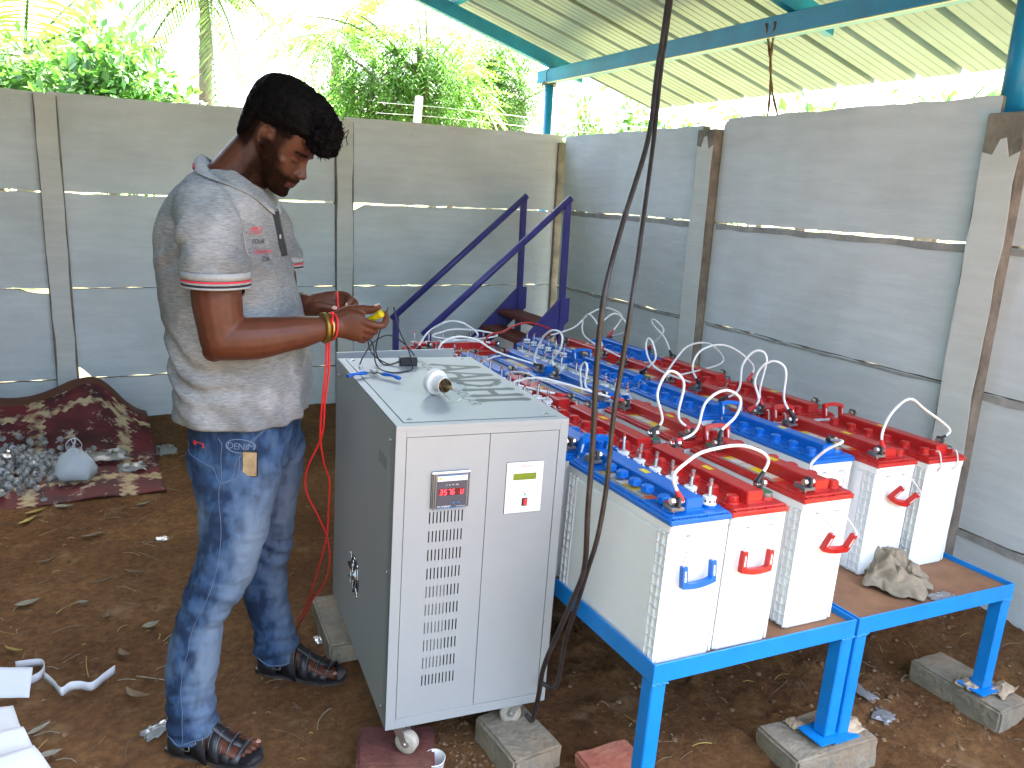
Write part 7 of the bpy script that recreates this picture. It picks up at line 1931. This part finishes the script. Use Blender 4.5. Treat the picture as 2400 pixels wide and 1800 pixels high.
# fallen leaves, each its own
mat('dead_leaf', (0.24, 0.165, 0.095), 0.85, noise_scale=25, var=0.35); mat('dead_leaf_grey', (0.30, 0.27, 0.19), 0.8, noise_scale=25, var=0.3); mat('leaf_yellow', (0.42, 0.30, 0.08), 0.7, noise_scale=30, var=0.3)
def dead_leaf(x, y, rot, L_, W_, m, label, bend=0.02):
    r_ = random.Random(int(x * 1000) + int(y * 77)); n = 10
    def fn(u, v):
        s_ = (u - 0.5) * L_; w = W_ * math.sin(PI * min(0.98, max(0.02, u)) ** 0.85) * (v - 0.5)
        arc = bend * 6 * s_ * s_ / max(L_, .01)
        return (s_, w + arc, 0.010 * abs(2 * v - 1) * math.sin(PI * u) + 0.012 * (2 * u - 1) ** 2 * r_.choice((1, 1)) + 0.002 * noise.noise(Vector((u * 5, v * 3, x * 9))))
    return sheet_obj('fallen_leaf', label, 'leaf', fn, n, 4, m, 'fallen leaves on the soil', 0.0006, (x, y, gz(x, y) + 0.003), rot)
for a in ((-0.020, 2.315, -0.8, 0.115, 0.040, 'dead_leaf', 'curled brown leaf on the bare soil left of the near leg', 0.10), (-0.345, 3.02, 0.3, 0.10, 0.055, 'dead_leaf_grey', 'pale grey leaf near the left edge, halfway to the rug', 0.0), (-0.26, 2.243, 0.6, 0.085, 0.03, 'dead_leaf_grey', 'striped pale leaf beside the papers', 0.0),
          (-0.228, 2.125, 0.1, 0.075, 0.04, 'dead_leaf_grey', 'greenish grey leaf beneath the corner papers', 0.0), (-0.36, 2.70, -0.7, 0.09, 0.018, 'leaf_yellow', 'narrow yellowish leaf above the curled strip', 0.05), (-0.11, 3.10, 0.2, 0.13, 0.02, 'dead_leaf', 'long thin leaf lying left of the knee', 0.06),
          (0.00, 3.14, -0.5, 0.11, 0.03, 'dead_leaf', 'pair-like brown leaf nearest the man, left of the knee', 0.08), (-0.09, 2.82, 1.2, 0.06, 0.03, 'dead_leaf', 'small crumpled brown leaf in the middle of the soil', 0.1), (0.04, 2.70, 0.4, 0.075, 0.05, 'dead_leaf_grey', 'dry star-shaped pale leaf left of the shin', 0.02),
          (-0.05, 2.56, -1.0, 0.07, 0.03, 'dead_leaf', 'twisted brown leaf left of the calf', 0.12), (-0.14, 3.55, 0.3, 0.14, 0.03, 'dead_leaf', 'withered leaf in the middle distance before the rug', 0.05), (0.06, 3.85, 0.5, 0.09, 0.03, 'dead_leaf_grey', 'small pale leaf near the man\'s thigh, far back', 0.05),
          (-0.38, 3.9, 0.5, 0.12, 0.04, 'leaf_yellow', 'yellow leaf at the left front edge of the rug', 0.0), (-0.27, 3.92, -0.3, 0.11, 0.05, 'dead_leaf_grey', 'greenish leaf just in front of the rug', 0.02), (-0.40, 3.80, 0.9, 0.13, 0.04, 'leaf_yellow', 'second yellow leaf in front of the rug, nearer the camera', 0.03),
          (-0.30, 3.35, 0.5, 0.10, 0.02, 'dead_leaf', 'thin curled leaf by the left edge, before the far leaves', 0.1), (0.18, 2.40, 0.9, 0.05, 0.02, 'dead_leaf', 'tiny leaf between the two feet', 0.05), (-0.17, 2.95, -0.2, 0.05, 0.03, 'dead_leaf_grey', 'small square-cut pale leaf on the open soil', 0.0)):
    a = list(a); a[3] *= 0.78; a[4] *= 0.62; dead_leaf(*a)
# straw, twigs and crumbs: uncountable
rl = random.Random(77); mb = MB()
for i in range(520):
    zone = rl.random()
    if zone < 0.62: x, y = rl.uniform(-0.7, 0.55), rl.uniform(1.85, 4.6)
    else: x, y = rl.uniform(1.1, 2.9), rl.uniform(1.15, 2.2)
    a = rl.uniform(0, PI); L_ = rl.choice((0.012, 0.02, 0.03, 0.05, 0.09)) * rl.uniform(0.6, 1.3); k = rl.uniform(-0.5, 0.5)
    P = [(x + L_ * t * math.cos(a + k * t), y + L_ * t * math.sin(a + k * t), gz(x + L_ * t * math.cos(a), y + L_ * t * math.sin(a)) + 0.003 + 0.004 * math.sin(PI * t)) for t in (0, .33, .66, 1)]
    mb.tube(P, rl.uniform(0.0006, 0.0017), 4, rl.choice((0, 0, 1, 2)), caps=False)
tag(mb.build('straw', [MATS['dead_leaf'], MATS['dead_leaf_grey'], MATS['leaf_yellow']]), 'bits of straw and twigs strewn over the soil', 'straw', kind='stuff')
mb = MB()
mat('clod', (0.17, 0.098, 0.048), 0.97, noise_scale=30, var=0.35, bump=0.004, bump_scale=120); mat('clod_dry', (0.22, 0.135, 0.068), 0.97, noise_scale=30, var=0.3, bump=0.004, bump_scale=120)
def clod(x, y, r, m):
    h = gz(x, y); b = len(mb.v); n = 7
    rings = [(0.45, -0.5), (1.0, -0.1), (0.85, 0.45), (0.4, 0.8)]
    vs = [(x + r * a * math.cos(2 * PI * k / n + a) * rl.uniform(.75, 1.2), y + r * a * math.sin(2 * PI * k / n + a) * rl.uniform(.75, 1.2), h + r * z * rl.uniform(.6, 1.1)) for a, z in rings for k in range(n)]
    fs = [(i * n + k, i * n + (k + 1) % n, (i + 1) * n + (k + 1) % n, (i + 1) * n + k) for i in range(3) for k in range(n)] + [[3 * n + k for k in range(n)]]
    mb.add(vs, fs, m, True)
for i in range(1500):
    z = rl.random()
    if z < 0.50: x, y = rl.uniform(1.15, 2.95), rl.uniform(1.1, 2.3)
    elif z < 0.62: x, y = rl.gauss(2.75, 0.10), rl.uniform(1.2, 3.2)
    elif z < 0.80: x, y = rl.gauss(0.78, 0.09), rl.gauss(1.72, 0.11)
    elif z < 0.87: x, y = rl.gauss(2.12, 0.12), rl.gauss(1.50, 0.10)
    else: x, y = rl.uniform(-0.7, 1.0), rl.uniform(1.7, 4.5)
    clod(x, y, rl.choice((0.002, 0.003, 0.003, 0.004, 0.006, 0.009)) * rl.uniform(0.6, 1.3), rl.choice((0, 0, 0, 1)))
tag(mb.build('soil_clods', [MATS['clod'], MATS['clod_dry']]), 'loose crumbs and clods of soil', 'soil', kind='stuff')

def crumple(name, label, cat, x, y, z, sx, sy, h, m, seed, group=None, th=0.0006, n=12, rot=0.0):
    def fn(u, v):
        p = Vector(((u - 0.5) * sx, (v - 0.5) * sy, 0)); k = math.sin(PI * u) * math.sin(PI * v)
        q = Vector((u * 3 + seed * 3.1, v * 3, seed)); d = noise.noise(q) * 0.9 + noise.noise(q * 2.3) * 0.5
        p.z = h * (0.35 * k + 0.65 * abs(d)); p.x += 0.18 * sx * noise.noise(q * 1.4 + Vector((5, 0, 0))); p.y += 0.18 * sy * noise.noise(q * 1.4 + Vector((0, 9, 0)))
        return tuple(p)
    return sheet_obj(name, label, cat, fn, n, n, m, group, th, (x, y, z), rot)
crumple('plastic_wrapper', 'crumpled clear wrapper beside the near sandal heel', 'wrapper', 0.035, 2.128, gz(0.03, 2.13) + 0.002, 0.085, 0.05, 0.020, 'film', 3, 'scraps on the ground', rot=0.5)
crumple('foil_scrap', 'small silver foil scrap in front of the pale block', 'scrap', 0.545, 2.42, gz(0.54, 2.42) + 0.002, 0.03, 0.05, 0.016, 'foil', 5, 'scraps on the ground')
crumple('foil_scrap', 'shiny foil scrap on the soil behind the near knee', 'scrap', 0.115, 3.42, gz(0.11, 3.42) + 0.002, 0.05, 0.04, 0.02, 'foil', 6, 'scraps on the ground')
crumple('plastic_wrapper', 'clear plastic piece on the soil right of the middle legs, farther one', 'wrapper', 2.10, 1.53, gz(2.1, 1.53) + 0.006, 0.04, 0.10, 0.012, 'film', 8, 'scraps on the ground')
crumple('plastic_wrapper', 'torn clear plastic piece on the soil right of the middle legs, nearer one', 'wrapper', 2.06, 1.415, gz(2.06, 1.415) + 0.006, 0.075, 0.06, 0.012, 'film', 9, 'scraps on the ground', rot=0.4)
crumple('cardboard_scrap', 'torn kraft paper at the foot of the middle rack legs', 'scrap', 1.80, 1.335, 0.066, 0.085, 0.06, 0.030, 'kraft', 11, 'kraft paper at rack feet', 0.001, rot=-0.3)
crumple('cardboard_scrap', 'torn kraft paper behind the middle rack legs', 'scrap', 1.665, 1.405, 0.064, 0.05, 0.04, 0.022, 'kraft', 12, 'kraft paper at rack feet', 0.001)
crumple('cardboard_scrap', 'torn kraft paper right of the right rack leg', 'scrap', 2.455, 1.30, 0.034, 0.10, 0.05, 0.030, 'kraft', 13, 'kraft paper at rack feet', 0.001, rot=0.2)
crumple('cardboard_scrap', 'torn kraft paper left of the right rack leg', 'scrap', 2.375, 1.36, 0.034, 0.06, 0.07, 0.035, 'kraft', 14, 'kraft paper at rack feet', 0.001)
# beige rag on the bare end of the wall rack
def rag(u, v):
    a = 2 * PI * u; q0 = Vector((math.cos(a) * v * 2.2, math.sin(a) * v * 2.2, 3.3))
    R0 = 0.120 * v * (1 + 0.22 * math.sin(2 * a + 0.6) + 0.12 * math.sin(5 * a) + 0.10 * math.sin(9 * a + 1))
    rid = lambda p: 1 - abs(noise.noise(p)) * 2.2
    env = max(0.0, 1 - v ** 2.2)
    h = 0.006 + env * (0.040 + 0.042 * max(0, rid(q0 * 0.9)) + 0.020 * max(0, rid(q0 * 2.1 + Vector((4, 0, 0))))) * (0.75 + 0.5 * math.exp(-((math.cos(a) * v - 0.15) ** 2 + (math.sin(a) * v - 0.35) ** 2) / 0.12)) + 0.014 * (1 - env) * abs(noise.noise(q0 * 2.5))
    return (R0 * math.cos(a) + 0.020 * noise.noise(q0 * 1.6), R0 * math.sin(a) * 0.95 + 0.020 * noise.noise(q0 * 1.6 + Vector((7, 0, 0))), h)
rg = sheet_obj('rag', 'crumpled dirty beige rag on the bare board of the wall rack', 'rag', rag, 110, 34, 'cloth_beige', None, 0.0025)
rg.matrix_world = RACK @ Matrix.Translation((1.03, 0.165, -0.014)) @ Matrix.Rotation(0.3, 4, 'Z')
o = crumple('plastic_wrapper', 'small clear plastic wrapper beside the rag on the board', 'wrapper', 0, 0, 0, 0.09, 0.04, 0.018, 'film', 15, 'scraps on the ground'); o.matrix_world = RACK @ Matrix.Translation((1.07, 0.035, -0.013))
# paper cup and a yellow wrapper by the red block
cup = thing('paper_cup', 'white paper cup tipped against the dark red block', 'cup', (0.672, 1.672, gz(0.672, 1.672) + 0.004), 0)
cup.rotation_euler = (0.12, -0.10, 0.2)
mb = MB(); mb.lathe([(0.0, 0.0), (0.020, 0.0), (0.0275, 0.062), (0.0290, 0.064), (0.0275, 0.0655), (0.0262, 0.063), (0.019, 0.003), (0, 0.003)], 22, cap=False); mb.build('cup_wall', MATS['paper_white'], cup, sharp=40)
crumple('sweet_wrapper', 'tiny crumpled yellow wrapper beside the paper cup', 'wrapper', 0.628, 1.668, 0.02, 0.04, 0.05, 0.03, 'leaf_yellow', 21, 'scraps on the ground')

# ------------------------------------------------------------------ rug heaped against the back wall
def rug_mat():
    m = bpy.data.materials.new('rug'); m.use_nodes = True
    nt = m.node_tree; N = nt.nodes; L = nt.links; b = N['Principled BSDF']; b.inputs['Roughness'].default_value = 0.7; b.inputs['Specular IOR Level'].default_value = 0.3
    tc = N.new('ShaderNodeUVMap'); tc.uv_map = 'UVMap'
    sp = N.new('ShaderNodeSeparateXYZ'); L.new(tc.outputs[0], sp.inputs[0])
    ns = N.new('ShaderNodeTexNoise'); ns.inputs['Scale'].default_value = 9; ns.inputs['Detail'].default_value = 6; L.new(tc.outputs[0], ns.inputs['Vector'])
    base = N.new('ShaderNodeValToRGB'); e = base.color_ramp.elements; e[0].position = 0.35; e[0].color = (0.045, 0.012, 0.012, 1); e[1].position = 0.70; e[1].color = (0.15, 0.022, 0.026, 1); L.new(ns.outputs['Fac'], base.inputs[0])
    def math_(op, a, b_=None):
        n = N.new('ShaderNodeMath'); n.operation = op
        for i, x in enumerate((a, b_)):
            if x is None: continue
            if isinstance(x, (int, float)): n.inputs[i].default_value = x
            else: L.new(x, n.inputs[i])
        return n.outputs[0]
    # cream floral borders: rows of bands in u and v with scalloped edges
    sc = math_('MULTIPLY', math_('SINE', math_('MULTIPLY', sp.outputs['Y'], 210.0)), 0.006)
    sc2 = math_('MULTIPLY', math_('SINE', math_('MULTIPLY', sp.outputs['X'], 210.0)), 0.006)
    du = math_('ADD', sp.outputs['X'], sc); dv = math_('ADD', sp.outputs['Y'], sc2)
    def bandmask(v, c, w): return math_('LESS_THAN', math_('ABSOLUTE', math_('SUBTRACT', v, c)), w)
    msk = None
    for v, c, w in ((du, 0.90, 0.022), (du, 0.64, 0.022), (du, 0.40, 0.020), (dv, 0.54, 0.018), (dv, 0.14, 0.022)):
        q = bandmask(v, c, w); msk = q if msk is None else math_('MAXIMUM', msk, q)
    n2 = N.new('ShaderNodeTexNoise'); n2.inputs['Scale'].default_value = 26; n2.inputs['Detail'].default_value = 6; L.new(tc.outputs[0], n2.inputs['Vector'])
    wear = N.new('ShaderNodeValToRGB'); wear.color_ramp.elements[0].position = 0.40; wear.color_ramp.elements[1].position = 0.56; L.new(n2.outputs['Fac'], wear.inputs[0])
    mm = math_('MULTIPLY', msk, wear.outputs[0])
    mx = N.new('ShaderNodeMix'); mx.data_type = 'RGBA'; L.new(mm, mx.inputs['Factor']); L.new(base.outputs[0], mx.inputs['A']); mx.inputs['B'].default_value = (0.42, 0.33, 0.19, 1)
    # bare worn flakes
    n3 = N.new('ShaderNodeTexNoise'); n3.inputs['Scale'].default_value = 16; n3.inputs['Detail'].default_value = 8; n3.inputs['Roughness'].default_value = 0.75; L.new(tc.outputs[0], n3.inputs['Vector'])
    fl = N.new('ShaderNodeValToRGB'); fl.color_ramp.elements[0].position = 0.565; fl.color_ramp.elements[1].position = 0.63; L.new(n3.outputs['Fac'], fl.inputs[0])
    m2 = N.new('ShaderNodeMix'); m2.data_type = 'RGBA'; L.new(fl.outputs[0], m2.inputs['Factor']); L.new(mx.outputs['Result'], m2.inputs['A']); m2.inputs['B'].default_value = (0.40, 0.34, 0.26, 1)
    # underside and folded edge: plain reddish brown backing
    gt = math_('GREATER_THAN', math_('ADD', sp.outputs['Y'], math_('MULTIPLY', ns.outputs['Fac'], 0.05)), 0.655)
    m3 = N.new('ShaderNodeMix'); m3.data_type = 'RGBA'; L.new(gt, m3.inputs['Factor']); L.new(m2.outputs['Result'], m3.inputs['A']); m3.inputs['B'].default_value = (0.105, 0.040, 0.024, 1)
    L.new(m3.outputs['Result'], b.inputs['Base Color'])
    MATS['rug'] = m
rug_mat()
RP = catmull([(3.98, 0.004, 0), (4.15, 0.020, 0), (4.35, 0.040, 0), (4.55, 0.085, 0), (4.68, 0.17, 0), (4.76, 0.29, 0), (4.83, 0.375, 0), (4.93, 0.37, 0), (5.02, 0.26, 0), (5.08, 0.08, 0)], 5)
def rug_pt(u, v):
    i = v * (len(RP) - 1); k = min(int(i), len(RP) - 2); p = RP[k].lerp(RP[k + 1], i - k); y, z = p.x, p.y
    x = lerp(-1.45, 0.165, u)
    hump = 0.55 + 0.45 * math.exp(-((x + 0.13) / 0.30) ** 2) + 0.22 * math.exp(-((x + 0.75) / 0.3) ** 2)
    edge = sstep(1.0, 0.80, u)
    z = z * hump * (0.60 + 0.40 * edge) + 0.010 * noise.noise(Vector((x * 5, y * 5, 3))) + 0.016 * abs(noise.noise(Vector((x * 2.5, y * 3, 8)))) 
    x2 = x - 0.06 * (1 - edge) * v + 0.02 * noise.noise(Vector((y * 4, 1, 1)))
    y2 = y + 0.02 * noise.noise(Vector((x * 4, 7, 1)))
    return (x2, y2, max(z, 0.002) + max(0, gz(x2, y2)))
mb = MB(); nu, nv = 60, len(RP) * 2
vs = [rug_pt(i / nu, j / nv) for j in range(nv + 1) for i in range(nu + 1)]; w_ = nu + 1
mb.add(vs, [(j * w_ + i, j * w_ + i + 1, (j + 1) * w_ + i + 1, (j + 1) * w_ + i) for j in range(nv) for i in range(nu)], 0, True)
rugo = mb.build('rug', MATS['rug'])
uvl = rugo.data.uv_layers.new(name='UVMap')
for lp in rugo.data.loops: uvl.data[lp.index].uv = ((lp.vertex_index % w_) / nu, (lp.vertex_index // w_) / nv)
s = rugo.modifiers.new('t', 'SOLIDIFY'); s.thickness = 0.005; apply_mods(rugo)
tag(rugo, 'worn dark red patterned rug heaped against the back wall', 'rug')
rbv = bvh_of(rugo)
def rug_z(x, y):
    h = rbv.ray_cast(Vector((x, y, 2)), Vector((0, 0, -1))); return h[0].z if h[0] is not None else gz(x, y)
mb = MB(); r_ = random.Random(9)
for i in range(330):
    x = r_.gauss(-0.52, 0.16); y = r_.gauss(4.38, 0.13)
    if x > -0.26 and y < 4.4: continue
    z = rug_z(x, y) + 0.008 + max(0, 0.07 * math.exp(-((x + 0.52) / 0.16) ** 2 - ((y - 4.4) / 0.14) ** 2)) * r_.random()
    M = Matrix.Translation((x, y, z)) @ rand_dir(r_).to_track_quat('Z', 'Y').to_matrix().to_4x4()
    if r_.random() < 0.8: mb.lathe([(0.016, 0), (0.016, 0.012), (0.012, 0.014), (0.012, 0.018), (0, 0.018)], 10, 0, mat=M)
    mb.lathe([(0.006, -0.03), (0.006, 0.03)], 7, 1, mat=M)
tag(mb.build('level_plug_heap', [clear_mat('plug_clear', (0.9, 0.92, 0.93), 0.06, 0.35), MATS['clear_tube']]), 'heap of small clear and white level plugs on the rug', 'plugs', kind='stuff')
for k, (x, y, sx) in enumerate(((-0.10, 4.42, 0.20), (0.02, 4.30, 0.14), (-0.62, 4.15, 0.22))):
    crumple('plastic_film', ('clear crumpled film on the rug right of the white bag', 'small clear film at the right edge of the rug', 'clear film over the plugs at the left edge of the rug')[k], 'film', x, y, rug_z(x, y) + 0.004, sx, sx * 0.8, 0.05, 'film', 30 + k, 'plastic film on the rug')
crumple('plastic_film', 'clear film lying on the soil right of the rug corner', 'film', 0.19, 4.62, gz(.19, 4.62) + 0.004, 0.13, 0.16, 0.05, 'film', 36, 'plastic film on the rug')
# white carrier bag
def bag_mat():
    m = bpy.data.materials.new('carrier_bag'); m.use_nodes = True
    nt = m.node_tree; N = nt.nodes; L = nt.links; out = N['Material Output']; b = N['Principled BSDF']
    b.inputs['Base Color'].default_value = (0.62, 0.68, 0.72, 1); b.inputs['Roughness'].default_value = 0.35
    t = N.new('ShaderNodeBsdfTransparent'); t.inputs['Color'].default_value = (0.85, 0.9, 0.92, 1); mx = N.new('ShaderNodeMixShader'); mx.inputs[0].default_value = 0.22
    L.new(b.outputs[0], mx.inputs[1]); L.new(t.outputs[0], mx.inputs[2]); L.new(mx.outputs[0], out.inputs['Surface'])
    MATS['carrier_bag'] = m
bag_mat()
bx, by = -0.225, 4.22; bz = rug_z(bx, by)
bag = thing('carrier_bag', 'thin white plastic carrier bag standing on the rug', 'bag', (bx, by, bz))
mb = MB(); rings = []
for j, (z, a, b_) in enumerate(((0.002, 0.055, 0.045), (0.015, 0.085, 0.065), (0.05, 0.092, 0.068), (0.085, 0.080, 0.058), (0.115, 0.058, 0.040), (0.14, 0.036, 0.022), (0.155, 0.030, 0.014))):
    rings.append([Vector((a * math.cos(t) * (1 + 0.10 * math.sin(5 * t + j)), b_ * math.sin(t) * (1 + 0.12 * math.sin(4 * t - j)), z + 0.006 * math.sin(3 * t + j))) * (1 + 0.10 * noise.noise(Vector((math.cos(t) * 2.5, math.sin(t) * 2.5, z * 22)))) for t in [2 * PI * k / 36 for k in range(36)]])
loft(mb, rings); mb.build('pouch', MATS['carrier_bag'], bag)
for s in (-1, 1):
    mb = MB(); mb.tube(catmull([(s * 0.028, 0.004 * s, 0.145), (s * 0.034, 0.004, 0.175), (s * 0.012, 0.006 * s, 0.205), (s * -0.008, 0.004, 0.200), (s * 0.004, 0, 0.165), (s * 0.01, 0, 0.150)], 5), 0.008, 6, flat=0.25); mb.build('handle', MATS['carrier_bag'], bag)
mb = MB(); blob(mb, (0.0, 0.0, 0.040), (0.068, 0.045, 0.032)); mb.build('contents', mat('bag_contents', (0.45, 0.22, 0.25), 0.6, noise_scale=18, var=0.4, col2=(0.2, 0.3, 0.45)), bag)
